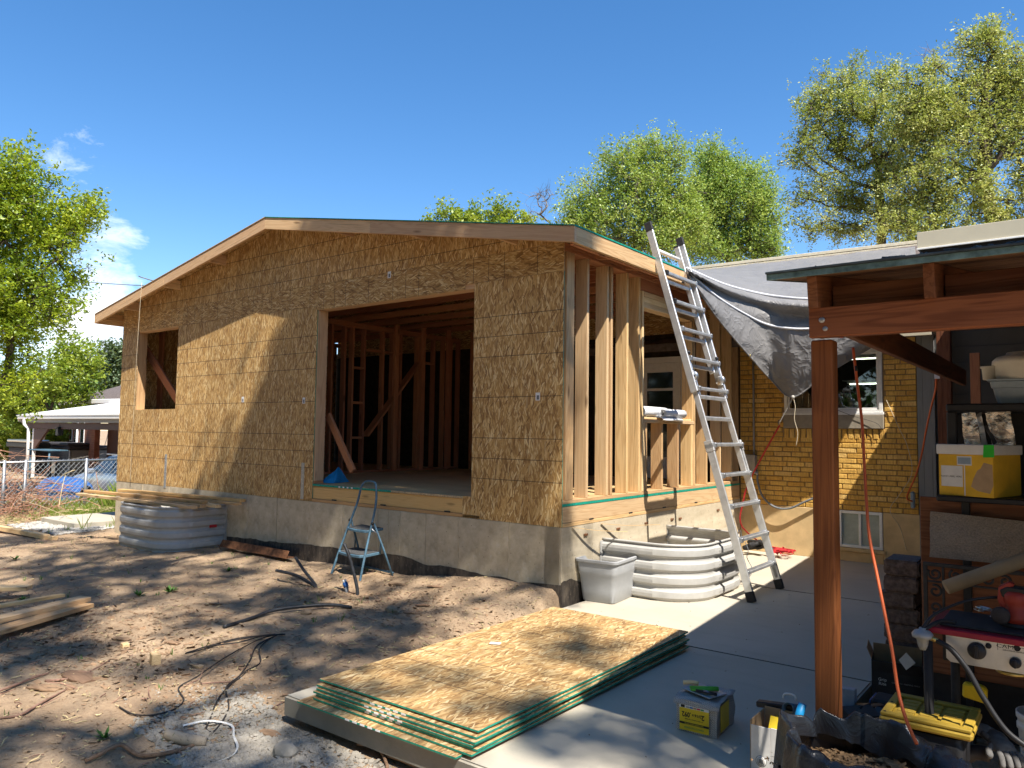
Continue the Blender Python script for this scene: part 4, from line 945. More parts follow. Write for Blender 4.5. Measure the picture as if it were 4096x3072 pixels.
tube('pipe', [p+Vector((.0, 0, -.05)), p+Vector((-.03, 0, .05))], .02, 'whip_grey', WV, 10); tube('fitting', [p+Vector((-.028, 0, .045)), p+Vector((-.05, 0, .085))], .026, 'blue_plastic', WV, 8); tube('plug', [p+Vector((-.05, 0, .085)), p+Vector((-.062, 0, .112))], .021, 'white_plastic', WV, 8)
# tangled wire and the white strap
wp = [(740, 2615), (830, 2585), (950, 2570), (1050, 2545), (1140, 2537), (1080, 2540), (960, 2552), (850, 2580), (745, 2612), (800, 2600), (930, 2562), (1100, 2536), (1030, 2560), (900, 2630), (790, 2705)]
tw = tube('wire', [at_ground(u, v, .012+.012*(i % 3)) for i, (u, v) in enumerate(wp)]+[at_ground(u, v, .01) for u, v in [(715, 2750), (735, 2800), (690, 2840), (600, 2860), (530, 2855), (478, 2828)]], .005, 'wire_dark', None, 5, 6); tag(tw, 'tangle of thin black wire with a loose tail curving over the dirt', 'wire')
tw = tube('wire', [at_ground(u, v, .01+.008*(i % 2)) for i, (u, v) in enumerate([(1100, 2540), (1040, 2590), (1040, 2650), (980, 2690), (920, 2740), (870, 2800), (840, 2880), (825, 2915), (850, 2927), (880, 2905), (915, 2830), (905, 2750), (960, 2700), (1000, 2640), (1030, 2580), (1110, 2540)])], .005, 'wire_dark', None, 5, 6); tag(tw, 'doubled black wire looping down over the white strap by the gravel', 'wire')
sp = smooth_path([at_ground(u, v, dz) for u, v, dz in [(732, 2903, .02), (830, 2886, .035), (925, 2900, .03), (935, 2945, .02), (950, 2985, .035), (930, 3020, .02), (872, 3045, .012)]], 4); bm = bmesh.new(); pv = None
for i, q in enumerate(sp):
    t = (sp[min(i+1, len(sp)-1)]-sp[max(0, i-1)]).normalized(); s = Vector((-t.y, t.x, .5)).normalized()*.006; c = (bm.verts.new(q-s), bm.verts.new(q+s))
    if pv: bm.faces.new((pv[0], c[0], c[1], pv[1]))
    pv = c
solid(bm, .0015); tag(link('packing_strap', bm_mesh('packing_strap', bm), mat='card_white'), 'bent white plastic packing strap across the dirt and gravel', 'strap')
def weedf(s):
    def f(bm, p, r):
        for k in range(26):
            a = r.random()*6.28; d = Vector((math.cos(a), math.sin(a), r.uniform(.2, 1.2))).normalized()*s*r.uniform(.4, 1); w = Vector((-d.y, d.x, 0)).normalized()*s*.13
            c = p+d*.15; vs = [bm.verts.new(q) for q in (c, c+d*.5+w, c+d, c+d*.5-w)]; bm.faces.new(vs)
    return f
for u, v, s, l in [(680, 2370, .10, 'bright green weed tuft in the middle of the dirt'), (555, 2385, .08, 'low dark green weed left of the bright tuft'), (915, 2285, .08, 'small weed in the dirt before the angle iron'), (60, 2245, .09, 'weed at the left edge in front of the weathered post'), (420, 2955, .07, 'withered dark green leaf cluster at the lower left'), (90, 2405, .07, 'flat weed beside the left edge boards')]: clump('weed', l, 'weed', u, v, weedf(s), 'weed', 'weeds in the dirt')
# ================================================================ loose things on site
# stack of OSB sheets
G = 'OSB sheets stacked on the patio'
ST = [(0.0, 0, .0), (.004, -.005, .3), (-.012, .006, -.2), (.01, .012, .25), (.0, .02, -.15), (-.008, .0, .1), (.012, -.01, .0)]
SL = ['bottom OSB sheet of the patio stack, sticking out furthest towards the gravel', 'second OSB sheet from the bottom of the stack on the patio', 'third OSB sheet from the bottom of the stack on the patio', 'middle OSB sheet of the stack on the patio', 'third OSB sheet from the top of the stack on the patio', 'second OSB sheet from the top of the stack on the patio', 'topmost OSB sheet of the patio stack, dappled with light and bearing a white sticker']
corner = [AT(1279, 2716, 'z', .118), AT(1873, 2911, 'z', .118)]
xd = (corner[1]-corner[0]).normalized(); yd = Vector((-xd.y, xd.x, 0)); s0 = corner[0]
zc = [.004, .021, .037, .052, .068, .084, .1065]; off = [(-.045, -.125), (.02, -.06), (.025, -.045), (.005, -.05), (.02, -.04), (.01, -.03), (0, 0)]
for k in range(7):
    o0 = s0+xd*off[k][0]+yd*off[k][1]; rot = rad((.5, -.5, .35, .2, -.3, .3, 0)[k])
    mw = basis(Vector((o0.x, o0.y, zc[k]+.0005)), yd, -xd) @ Matrix.Rotation(rot, 4, 'Z')
    sh = prism('osb_sheet', [(0, 0), (2.44, 0), (2.44, -1.22), (0, -1.22)], .0125, ['osb_stack', 'green_edge', 'green_edge_dark'], None, mw, .0015)
    bm = bmesh.new(); bm.from_mesh(sh.data); bmesh.ops.subdivide_edges(bm, edges=[e for e in bm.edges if e.calc_length() > 1], cuts=14, use_grid_fill=True)
    for v in bm.verts: v.co.z += -.004*math.sin(v.co.x*1.4+k)*(.4 if k < 6 else .8) + (.010*max(0, -v.co.x+.2)*0)
    bm.to_mesh(sh.data); bm.free()
    for p in sh.data.polygons: p.material_index = 0 if abs(p.normal.z) > .6 else 1
    tag(sh, SL[k], 'OSB sheet', G)
    for q in range(5):
        if k in (0, 2, 3, 4, 5): block('edge_mark', (-.0012, -.42-.06*q-.04*(k % 2), .0015), (.0004, -.455-.06*q-.04*(k % 2), .011), 'paper', sh, 0).matrix_parent_inverse = Matrix.Identity(4)
    if k == 6:
        p = AT(1957, 2575, 'z', .121); r = block('sticker', (0, 0, 0), (.075, .05, .0006), 'paper', None, 0); r.matrix_basis = Matrix.Translation(p) @ Matrix.Rotation(.5, 4, 'Z') @ Matrix.Translation((0, .025, 0)); attach(r, sh)
for k, (x, y) in enumerate([(.3, .5), (1.0, .35)]): block('spacer', (0, 0, 0), (.1, .1, .012), 'deck_ply', None, 0) if False else None
# aluminium multi position ladder leaning on the eave
LD = thing('ladder', 'aluminium folding multi position ladder leaning against the eave of the addition', 'ladder', (1.33, 1.65, 0))
def LPt(y, z): return Vector((1.335-.29*z, y, z))
slope = (LPt(0, 1)-LPt(0, 0)).normalized(); nrm = Vector((1, 0, .29)).normalized()
def rail(y, z0, z1, w, d, name='rail', back=0.0, y2=None):
    a, b = LPt(y, z0)-nrm*back, LPt(y if y2 is None else y2, z1)-nrm*back
    o = board(name, a, b, w, d, 'aluminium', LD, up=nrm, ch=.005); return o
YL, YR = 1.285, 2.065
for y, s in ((YL, 1), (YR, -1)):
    rail(y-s*.02, .06, 1.50, .026, .078, 'outer_rail', 0, y); rail(y+s*.035, 1.16, 2.10, .024, .062, 'inner_rail', .004)
    rail(y, 2.02, 3.80, .026, .078, 'outer_rail'); rail(y+s*.075, 2.27, 3.74, .024, .062, 'inner_rail', .03)
    f0, f1 = LPt(y-s*.02, .0), LPt(y-s*.02, .10); f0.z = .0
    board('rubber_foot', f0+Vector((.0, 0, .002)), f1, .036, .088, 'black_rubber', LD, up=nrm, ch=.006); board('end_cap', LPt(y, 3.76), LPt(y, 3.86), .036, .086, 'black_rubber', LD, up=nrm, ch=.008)
    board('end_cap', LPt(y+s*.075, 3.735)-nrm*.03, LPt(y+s*.075, 3.755)-nrm*.03, .03, .066, 'black_rubber', LD, up=nrm, ch=.004)
    hp_ = LPt(y+s*.035, 2.18)+nrm*.018; hg = lathe('hinge', [(.05, -.02), (.055, -.012), (.055, .012), (.05, .02)], 'steel_bright', LD, basis(hp_, (1, 0, 0), (0, 0, 1)), 20)
    lathe('hinge_knob', [(.026, -.01), (.028, .02), (.02, .034), (.008, .036)], 'black_plastic' if s > 0 else 'steel_bright', hg, basis(hp_-Vector((0, s*.028, 0)), (-s, 0, 0), (0, 0, 1)), 14)
    board('hinge_plate', LPt(y+s*.035, 2.2)+nrm*.0, LPt(y+s*.035, 2.34)+nrm*.0, .012, .07, 'steel_bright', LD, up=nrm, ch=.003); board('hinge_plate', LPt(y+s*.035, 1.98)+nrm*.01, LPt(y+s*.035, 2.17)+nrm*.01, .012, .066, 'steel_bright', LD, up=nrm, ch=.003)
    for q in range(8): lathe('rivet', [(.006, -.001), (.006, .009), (.003, .011)], 'steel_dull', hg, basis(LPt(y+s*.035+0, 2.0+.018*q)+nrm*(.02 if q % 2 else -.005)-Vector((0, s*.006, 0)), (1, 0, 0), (0, 0, 1)), 6)
    for z in (1.50, 1.47): board('lock_bracket', LPt(y, z-.05)+nrm*.0, LPt(y, z+.03), .04, .09, 'aluminium', LD, up=nrm, ch=.006)
    lathe('lock_knob', [(.02, 0), (.02, .02), (.01, .03)], 'black_plastic', LD, basis(LPt(y+s*.02, 2.42)+nrm*.03, (0, 1, 0), slope), 12)
def rung(z, y0, y1, back=0.0, w=.055, h=.032, caps=True):
    a, b = LPt(y0, z)-nrm*back, LPt(y1, z)-nrm*back; r = board('rung', a, b, w, h, 'aluminium', LD, up=(.1, 0, 1), ch=.006)
    board('tread', a+Vector((.0, .03, h/2+.002)), b+Vector((0, -.03, h/2+.002)), w*.7, .004, 'steel_dull', r, up=(.1, 0, 1), ch=.001)
    if caps:
        for q, s in ((a, 1), (b, -1)): board('rung_cap', q+Vector((0, -.005*s, 0)), q+Vector((0, s*.035, 0)), w+.018, h+.018, 'black_plastic' if z > 2.9 and s > 0 else 'steel_dull', r, up=(.1, 0, 1), ch=.006)
for z in (.265, .565, .88, 1.18, 1.48, 2.053, 2.366, 2.679, 2.978, 3.289): rung(z, YL+.01, YR-.01, -.03 if z > .4 else 0)
for z in (1.76, 1.98): rung(z-.005, YL+.04, YR-.04, 0, .045, .04, False)
for z in (2.366, 2.679, 2.978, 3.289): rung(z-.055, YL+.08, YR-.08, .03, .04, .035, False)
tube('crossbar', [LPt(YL+.06, 3.6)-nrm*.05, LPt(YR-.06, 3.6)-nrm*.05], .022, 'white_plastic', LD, 12)
for y, s in ((YL, 1), (YR, -1)): board('brace_strap', LPt(y+s*.03, .27), LPt(y, .12), .004, .02, 'steel_dull', LD, up=nrm, ch=0)
# blue folding step stool
f = [at_ground(1322, 2296), at_ground(1438, 2324), at_ground(1573, 2303)]
SS = thing('step_stool', 'blue grey two step folding stool standing on the dirt below the big opening', 'step stool', (f[0]+f[1])/2)
fl, fr, rr = f; rl = fl+(rr-fr)
xdir = (fr-fl).normalized(); back = ((rr+rl)/2-(fl+fr)/2); back = (back-xdir*back.dot(xdir)); bn = back.normalized(); wid = (fr-fl).length
zt = .985; topc = (fl+fr)/2+bn*.30
def leg_pt(side, t): return Vector((0, 0, 0)) + (fl if side < 0 else fr)*(1-t)+(topc+xdir*side*wid*.30+Vector((0, 0, zt-.16)))*t
hoop = [fl-Vector((0, 0, .03)), leg_pt(-1, .3), leg_pt(-1, .6), leg_pt(-1, .9), topc-xdir*wid*.255+Vector((0, 0, zt-.06)), topc-xdir*wid*.14+bn*.02+Vector((0, 0, zt)), topc+xdir*wid*.14+bn*.02+Vector((0, 0, zt)), topc+xdir*wid*.255+Vector((0, 0, zt-.06)), leg_pt(1, .9), leg_pt(1, .6), leg_pt(1, .3), fr-Vector((0, 0, .03))]
tube('front_frame', hoop, .0125, 'stool_blue', SS, 10, 6)
def rp(side, t): return (rl if side < 0 else rr)*(1-t)+(leg_pt(side, .68)+bn*.02+xdir*side*.015)*t
for s in (-1, 1): tube('rear_leg', [rp(s, 0)-Vector((0, 0, .02)), rp(s, .5), rp(s, 1)], .0115, 'stool_blue', SS, 10); tube('link_bar', [rp(s, .78), leg_pt(s, .62)+xdir*s*.012], .008, 'steel_dull', SS, 6); lathe('pivot', [(.016, -.012), (.016, .012)], 'black_plastic', SS, basis(leg_pt(s, .68)+xdir*s*.01, bn, (0, 0, 1)), 10)
tube('rear_foot_bar', [rl+Vector((0, 0, .03)), rr+Vector((0, 0, .03))], .011, 'stool_blue', SS, 8)
def tread(t, depth, name):
    z = leg_pt(1, t).z; c = (leg_pt(-1, t)+leg_pt(1, t))/2; w = (leg_pt(1, t)-leg_pt(-1, t)).length-.02
    poly = [(-w/2, .0), (-w/2+.03, -.035), (0, -.06), (w/2-.03, -.035), (w/2, .0), (w/2, depth), (-w/2, depth)]
    mw = basis(Vector((c.x, c.y, z)), xdir, bn); o = prism(name, poly, .028, 'stool_blue', SS, mw, .004)
    prism('tread_mat', [(x*.9, y*.85+.01) for x, y in poly], .004, 'stool_tread', o, mw @ Matrix.Translation((0, 0, .0285)))
    return z
tread(.27, .24, 'lower_step'); tread(.57, .2, 'upper_step')
for s in (-1, 1): tube('stay', [leg_pt(s, .27)+bn*.22+xdir*s*.0, rp(s, .66)], .008, 'stool_blue', SS, 6)
# grey tote
def tapered_box(name, w0, d0, w1, d1, h, rc, th, mat, parent, mw, rim=True):
    """open box, rounded corners, bottom w0 x d0 -> top w1 x d1"""
    def ring(w, d, z, r, n=6):
        pts = []
        for cx, cy, a0 in ((w/2-r, d/2-r, 0), (-w/2+r, d/2-r, 90), (-w/2+r, -d/2+r, 180), (w/2-r, -d/2+r, 270)):
            for k in range(n): a = rad(a0+90*k/(n-1)); pts.append(Vector((cx+r*math.cos(a), cy+r*math.sin(a), z)))
        return pts
    L = []
    L.append(ring(w0*.96, d0*.96, 0, rc)); L.append(ring(w0, d0, .012, rc))
    for t in (.3, .62, .66, .72, .9): L.append(ring(w0+(w1-w0)*t+(.012 if t > .65 else 0), d0+(d1-d0)*t+(.012 if t > .65 else 0), h*t, rc))
    L.append(ring(w1, d1, h*.93, rc))
    if rim: L += [ring(w1+.03, d1+.03, h*.935, rc), ring(w1+.034, d1+.034, h*.99, rc), ring(w1+.026, d1+.026, h, rc)]
    L += [ring(w1-th*2, d1-th*2, h, rc), ring(w0-th*2, d0-th*2, .02, rc)]
    bm = bmesh.new(); R_ = [[bm.verts.new(p) for p in r] for r in L]; n = len(R_[0])
    for a, b in zip(R_, R_[1:]):
        for k in range(n): bm.faces.new((a[k], a[(k+1) % n], b[(k+1) % n], b[k]))
    bm.faces.new(R_[0][::-1]); bm.faces.new(R_[-1])
    me = bm_mesh(name, bm, True); o = link(name, me, parent, mw, mat)
    try: me.set_sharp_from_angle(angle=rad(35))
    except Exception: pass
    return o
b0, b1, b2 = AT(2332, 2402, 'z', 0), AT(2462, 2421, 'z', 0), AT(2533, 2382, 'z', 0)
e1 = (b1-b0); e2 = (b2-b1); ctr = (b0+b2)/2+Vector((0, 0, .001)); ex = e1.normalized()
TB = thing('storage_tote', 'light grey plastic storage tote, open and empty, at the corner of the foundation', 'storage tote', ctr)
mwb = basis(ctr, ex, Vector((-ex.y, ex.x, 0)))
W0, D0 = e1.length, e2.length
tapered_box('body', W0, D0, W0*1.22, D0*1.18, .40, .045, .004, 'tub_grey', TB, mwb)
prism('handle_recess', [(-.11, 0), (.11, 0), (.12, .055), (.095, .085), (-.095, .085), (-.12, .055)], .006, 'tub_grey', TB, mwb @ Matrix.Translation((0, -D0*.5-.022, .275)) @ Matrix.Rotation(rad(84), 4, 'X'), .002)
prism('handle_lip', [(-.1, 0), (.1, 0), (.1, .075), (-.1, .075)], .006, 'tub_grey', TB, mwb @ Matrix.Translation((W0*.49+.03, 0, .31)) @ Matrix.Rotation(rad(90), 4, 'Z') @ Matrix.Rotation(rad(90), 4, 'X'), .002)
prism('sticker_residue', [(-.022, .0), (.012, .004), (.018, .03), (.008, .058), (-.02, .055), (-.012, .03)], .001, 'card_white', TB, mwb @ Matrix.Translation((.03, -D0*.5-.018, .20)) @ Matrix.Rotation(rad(85), 4, 'X'))
# drawings left on the sill
g0 = AT(2580, 1655, 'x', -.02)
RP = thing('drawing_roll', 'flattened roll of white construction drawings lying on the rough window sill', 'paper roll', (-.04, 1.9, 1.79))
def flatroll(nm, y0, y1, ry, rz, c, parent, turns=2.6, mat='paper'):
    bm = bmesh.new(); N = 70; prev = None
    for i in range(N+1):
        t = i/N; a = t*turns*6.283; k = .45+.55*t; q = Vector((c[0]+math.cos(a)*ry*k, 0, c[1]+math.sin(a)*rz*k+rz))
        cur = (bm.verts.new((q.x, y0+.008*fbm((a*3, 0, 0), 2), q.z)), bm.verts.new((q.x, y1+.012*fbm((a*3, 5, 0), 2), q.z)))
        if prev: bm.faces.new((prev[0], cur[0], cur[1], prev[1]))
        prev = cur
    solid(bm, .0012); return link(nm, bm_mesh(nm, bm, True), parent, mat=mat)
flatroll('sheets', 1.62, 2.24, .075, .062, (-.06, 1.78), RP, 3.6)
RP2 = thing('drawing_roll', 'loose white paper roll with its spiral end showing, right of the flattened drawings', 'paper roll', (-.02, 2.3, 1.79)); flatroll('sheets', 2.02, 2.58, .055, .052, (.02, 1.779), RP2, 3.2)
bm = bmesh.new(); pv = None
for i in range(9):
    y = 1.95+.55*i/8; pts = [(-.07, 1.782), (.0, 1.783), (.05, 1.779), (.075, 1.755-.012*math.sin(i*.8)), (.06, 1.745)]; c = [bm.verts.new((x+.01*math.sin(i*.7), y, z)) for x, z in pts]
    if pv:
        for a in range(4): bm.faces.new((pv[a], c[a], c[a+1], pv[a+1]))
    pv = c
solid(bm, .001); link('loose_sheet', bm_mesh('loose_sheet', bm, True), RP2, mat='paper')
# blue bundle on the floor inside the opening
bt = [AT(1296, 1858, 'y', .35), AT(1292, 1920, 'y', .25), AT(1338, 1922, 'y', .22)]
bm = bmesh.new(); c = [bm.verts.new((-3.69, .40, 1.12)), bm.verts.new((-3.76, .16, .921)), bm.verts.new((-3.60, .26, .921)), bm.verts.new((-3.66, .55, .921)), bm.verts.new((-3.8, .6, .921)), bm.verts.new((-3.64, .28, 1.0))]
for t in ((0, 1, 5), (5, 1, 2), (0, 5, 2), (0, 2, 3), (0, 3, 4), (0, 4, 1)): bm.faces.new([c[i] for i in t])
bmesh.ops.subdivide_edges(bm, edges=bm.edges[:], cuts=3)
for v in bm.verts: v.co += Vector((fbm(v.co*9, 2), fbm(v.co*9+Vector((4, 0, 0)), 2), 0))*.015
tag(link('blue_tarp_bundle', bm_mesh('blue_tarp_bundle', bm), mat='blue_tarp'), 'bright blue folded tarp just inside the left jamb of the big opening', 'tarp')
# string hanging from the eave past the small window
tag(tube('string_line', [Vector((AT(567, 1130, 'y', -.308))), AT(548, 1400, 'y', -.29), AT(535, 1640, 'y', -.2), AT(519, 1950, 'y', -.09)], .0035, 'string', None, 6, 6), 'tan string hanging from the fascia past the small window opening', 'string')
# tarp over the old roof, gathered to a tie point
TIE = AT(3172, 1588, 'y', 3.80)
up_row = [AT(2772, 1082, 'y', 7.9), AT(2850, 1075, 'y', 8.3), AT(3000, 1058, 'y', 8.3), AT(3150, 1042, 'y', 8.3), AT(3300, 1026, 'y', 8.3), AT(3450, 1008, 'y', 8.3), AT(3660, 985, 'y', 8.3)]
eave = [AT(2748, 1075, 'x', .33)] + [AT(2900, 1140, 'x', .43)]+[AT(u, v, 'y', yy) for u, v, yy in [(3050, 1178, 3.7), (3180, 1195, 3.7), (3330, 1200, 3.75), (3480, 1200, 3.85), (3680, 1190, 3.95)]]
hem1 = [AT(2752, 1090, 'x', .37)] + [AT(2870, 1190, 'x', .46), AT(2975, 1255, 'x', .56)]+[AT(u, v, 'y', yy) for u, v, yy in [(3070, 1300, 3.6), (3190, 1318, 3.62), (3340, 1310, 3.72), (3560, 1300, 3.9)]]
low = [AT(2758, 1105, 'x', .40)] + [AT(2862, 1262, 'x', .46), AT(2985, 1410, 'x', .58)]+[AT(u, v, 'y', yy) for u, v, yy in [(3085, 1520, 3.8), (3172, 1588, 3.8), (3300, 1500, 3.86), (3480, 1392, 3.95)]]
rows = [up_row, [a.lerp(b, .5)+Vector((0, 0, .03)) for a, b in zip(up_row, eave)], eave, [a.lerp(b, .5)+Vector((.02, .04, -.03)) for a, b in zip(eave, hem1)], hem1, [a.lerp(b, .5)+Vector((.02, -.04, -.03)) for a, b in zip(hem1, low)], low]
rows = [smooth_path(r, 14) for r in rows]; cols = [smooth_path([r[i] for r in rows], 10) for i in range(len(rows[0]))]
bm = bmesh.new(); V = []
for i, c in enumerate(cols):
    col_ = []
    for j, p in enumerate(c):
        t = j/(len(c)-1); fr_ = max(0, t-.30)
        d = (p-TIE); ang = math.atan2(d.x, d.z+.3); L = d.length
        wr = math.sin(ang*34+3*fbm((ang*6, L*.6, 0), 2))*.02*min(1, L*1.2)*fr_*1.6*math.exp(-L*.5)
        a0 = Vector(low[0]); dl_ = (p-a0); l2 = dl_.length; wr += math.sin(math.atan2(dl_.z, dl_.x)*26)*.022*math.exp(-l2*1.3)
        wr += .012*fbm((p.x*5, p.y*5, p.z*5), 4)*min(1, L*2)+(.02*fbm((p.x*2.2, p.y*1.2, 5), 3) if t < .35 else 0)
        col_.append(bm.verts.new(p+(Vector((.25, -.85, .35)) if t > .3 else Vector((0, 0, 1)))*wr))
    V.append(col_)
for a, b in zip(V, V[1:]):
    for j in range(len(a)-1): bm.faces.new((a[j], a[j+1], b[j+1], b[j]))
TP = thing('tarp', 'large silver grey tarp spread over the house roof and pulled down to a tied corner', 'tarp', TIE)
tm = bm_mesh('sheet', bm, True); link('sheet', tm, TP, mat='tarp')
vis = cols
def hemline(row, dr): return [Vector(c[row])+Vector((0, -.012, .006)) for c in vis]
tube('hem', hemline(20, 0), .016, 'tarp_hem', TP, 7); tube('hem', hemline(40, 0), .015, 'tarp_hem', TP, 7)
tube('edge_cord', [Vector(c[-1]) for c in vis], .010, 'tarp', TP, 6)
for i in (30,): lathe('grommet', [(.016, 0), (.018, .004), (.012, .006)], 'brass', TP, basis(Vector(vis[i][-2])+Vector((.0, -.015, 0)), (1, 0, 0), (0, 0, 1)), 12)
HOOK = AT(3118, 1692, 'y', 3.85)
RPE = tube('tie_rope', [TIE+Vector((.02, 0, .06)), TIE, TIE.lerp(HOOK, .4)+Vector((.01, 0, .01)), TIE.lerp(HOOK, .7), HOOK], .007, 'rope', None, 6, 5); tag(RPE, 'frayed rope tied round the gathered tarp corner', 'rope')
lathe('knot', [(.004, -.03), (.02, -.018), (.024, 0), (.018, .016), (.004, .026)], 'rope', RPE, Matrix.Translation(TIE), 10)
tube('rope_tail', [TIE, TIE+Vector((.03, -.01, -.12)), TIE+Vector((.02, -.02, -.28)), TIE+Vector((.06, -.02, -.45)), TIE+Vector((.04, -.03, -.62))], .0045, 'string', RPE, 5, 4)
SE = Vector((.62, 4.2, .03)); S1 = AT(2995, 1930, 'y', 4.1)
STP = thing('ratchet_strap', 'red webbing strap running from the tarp rope down behind the ladder', 'strap', HOOK)
tube('hook', [HOOK+Vector((.01, 0, .03)), HOOK+Vector((-.012, 0, .035)), HOOK+Vector((-.016, 0, .0)), HOOK+Vector((0, 0, -.03))], .005, 'black_rubber', STP, 6, 3)
def strap(nm, pts, w=.02):
    bm = bmesh.new(); pv = None; sp = smooth_path(pts, 5)
    for i, q in enumerate(sp):
        t = (sp[min(i+1, len(sp)-1)]-sp[max(0, i-1)]).normalized(); s = t.cross(Vector((.2, 1, .1))).normalized()*w/2; c = (bm.verts.new(q-s), bm.verts.new(q+s))
        if pv: bm.faces.new((pv[0], c[0], c[1], pv[1]))
        pv = c
    solid(bm, .003); return link(nm, bm_mesh(nm, bm), STP, mat='red_strap')
strap('webbing', [HOOK+Vector((0, 0, -.03)), HOOK.lerp(S1, .5), S1, AT(2972, 2010, 'y', 4.12), AT(2970, 2110, 'y', 4.15), SE], .020)
bm = bmesh.new(); r = random.Random(8); heap_ = [SE+Vector((r.uniform(-.1, .22), r.uniform(-.2, .12), .015+r.random()*.09)) for _ in range(26)]; tube_bm(bm, smooth_path(heap_, 5), .011, 5, True, .35); link('loose_webbing', bm_mesh('loose_webbing', bm), STP, mat='red_strap')
bm = bmesh.new(); heap_ = [Vector((.36, 4.12, .12))+Vector((r.uniform(-.16, .2), r.uniform(-.12, .12), r.random()*.1-.04)) for _ in range(14)]; tube_bm(bm, smooth_path(heap_, 5), .028, 6); tag(link('black_strap_bundle', bm_mesh('black_strap_bundle', bm, True), mat='black_rubber'), 'dark coiled bundle on the slab against the house behind the ladder', 'bundle')
# overhead service cable
a, b = AT(-200, 1072, 'y', 16), AT(560, 1142, 'y', 6.0)
tag(tube('power_line', [a, a.lerp(b, .5)+Vector((0, 0, -.12)), b, b+Vector((3, -1.5, -.3))], .016, 'whip_grey', None, 6, 8), 'grey overhead service cable crossing the bright tree on the left', 'cable')
# ================================================================ patio cover on timber posts
PC = thing('patio_cover', 'dark stained timber patio cover with a felt roof over the clutter at the right', 'patio cover', (3.04, -2.5, 0))
RX0, RX1, RY0, RY1, SL_ = 2.875, 6.4, -2.72, 4.44, .15
def zc_(y): return 2.252+SL_*(y-RY0)           # underside of the roof boards
block('post', (2.995, -2.565, -.1), (3.083, -2.477, 2.0), 'post_wood', PC, .006, axis='z')
PO = block('beam', (3.0, -2.607, 2.006), (6.3, -2.567, 2.134), 'beam_wood', PC, .004)
for x, z, r in [(3.055, 2.078, .013), (3.068, 2.04, .011)]: lathe('bolt', [(r, 0), (r, .004), (r*.6, .007)], 'steel_dull', PO, basis((x, -2.607, z), (1, 0, 0), (0, 0, 1)), 12)
block('beam', (3.0, -2.475, 2.02), (6.3, -2.437, 2.134), 'cover_wood', PC, .004)
for x in (3.012, 3.447, 3.86, 4.27, 4.68, 5.09, 5.5, 5.91): board('rafter', (x+.019, -2.66, zc_(-2.66)-.069), (x+.019, RY1, zc_(RY1)-.069), .04, .136, 'cover_wood', PC, ch=.003)
for x0, x1 in [(3.056, 3.445), (3.49, 3.858), (3.90, 4.268)]: block('blocking', (x0, -2.44, 2.136), (x1, -2.40, 2.25), 'cover_wood', PC, .003)
y = RY0
while y < RY1: 
    y1 = min(y+.14, RY1); board('roof_board', (RX0+random.uniform(0, .012), (y+y1)/2, zc_((y+y1)/2)+.01), (RX1, (y+y1)/2, zc_((y+y1)/2)+.01), y1-y-.004, .02, 'deck_wood', PC, up=(0, -SL_, 1), ch=.002); y += .14
c0, c1 = Vector(((RX0+RX1)/2, RY0-.02, zc_(RY0)+.026)), Vector(((RX0+RX1)/2, RY1, zc_(RY1)+.026)); board('roof_felt', c0, c1, RX1-RX0+.03, .010, 'roof_felt', PC, ch=.002)
block('drip_edge', (RX0-.006, RY0-.012, zc_(RY0)-.004), (RX1, RY0-.003, zc_(RY0)+.021), 'green_drip', PC, .001)
board('drip_edge', (RX0-.010, RY0-.01, zc_(RY0)+.010), (RX0-.010, RY1, zc_(RY1)+.010), .005, .028, 'green_drip', PC, ch=.001)
bm = bmesh.new(); r = random.Random(4)
for k in range(26):
    x = RX0+.1+abs(r.gauss(.65, .28)); p = Vector((x, RY0-.02, zc_(RY0)+.03)); pts = [p+Vector((0, .04, .01))]
    for q in range(3): pts.append(pts[-1]+Vector((r.uniform(-.03, .03), -.022 if q == 0 else 0, -.016*r.random())))
    tube_bm(bm, pts, [.004, .003, .002, .001], 4)
link('felt_tatters', bm_mesh('felt_tatters', bm), PC, mat='roof_felt')
ARM = block('side_beam', (3.012, -2.43, 2.066), (3.052, 2.02, 2.208), 'cover_wood', PC, .005, axis='y')
tube('cord_hook', [(3.03, 2.03, 2.19), (3.03, 2.06, 2.17), (3.03, 2.065, 2.11), (3.03, 2.03, 2.085)], .008, 'red_cord', ARM, 6, 4)
for z in (2.185, 2.09): tube('hook_screw', [(3.035, 2.0, z), (3.035, 2.12, z)], .006, 'black_plastic', ARM, 6)
block('rear_post', (2.50, 4.23, -.1), (2.645, 4.36, 3.25), 'cover_wood', PC, .004, axis='z')
block('post', (6.1, -2.56, -.1), (6.19, -2.47, 2.0), 'post_wood', PC, .006, axis='z')
tube('cord_wrap', [Vector((3.032, -2.2, 2.137))+Vector((.034*math.cos(a), .01*a/6, .085*math.sin(a)-.0)) for a in np.linspace(-3.6, .4, 16)], .0055, 'red_cord', ARM, 6)
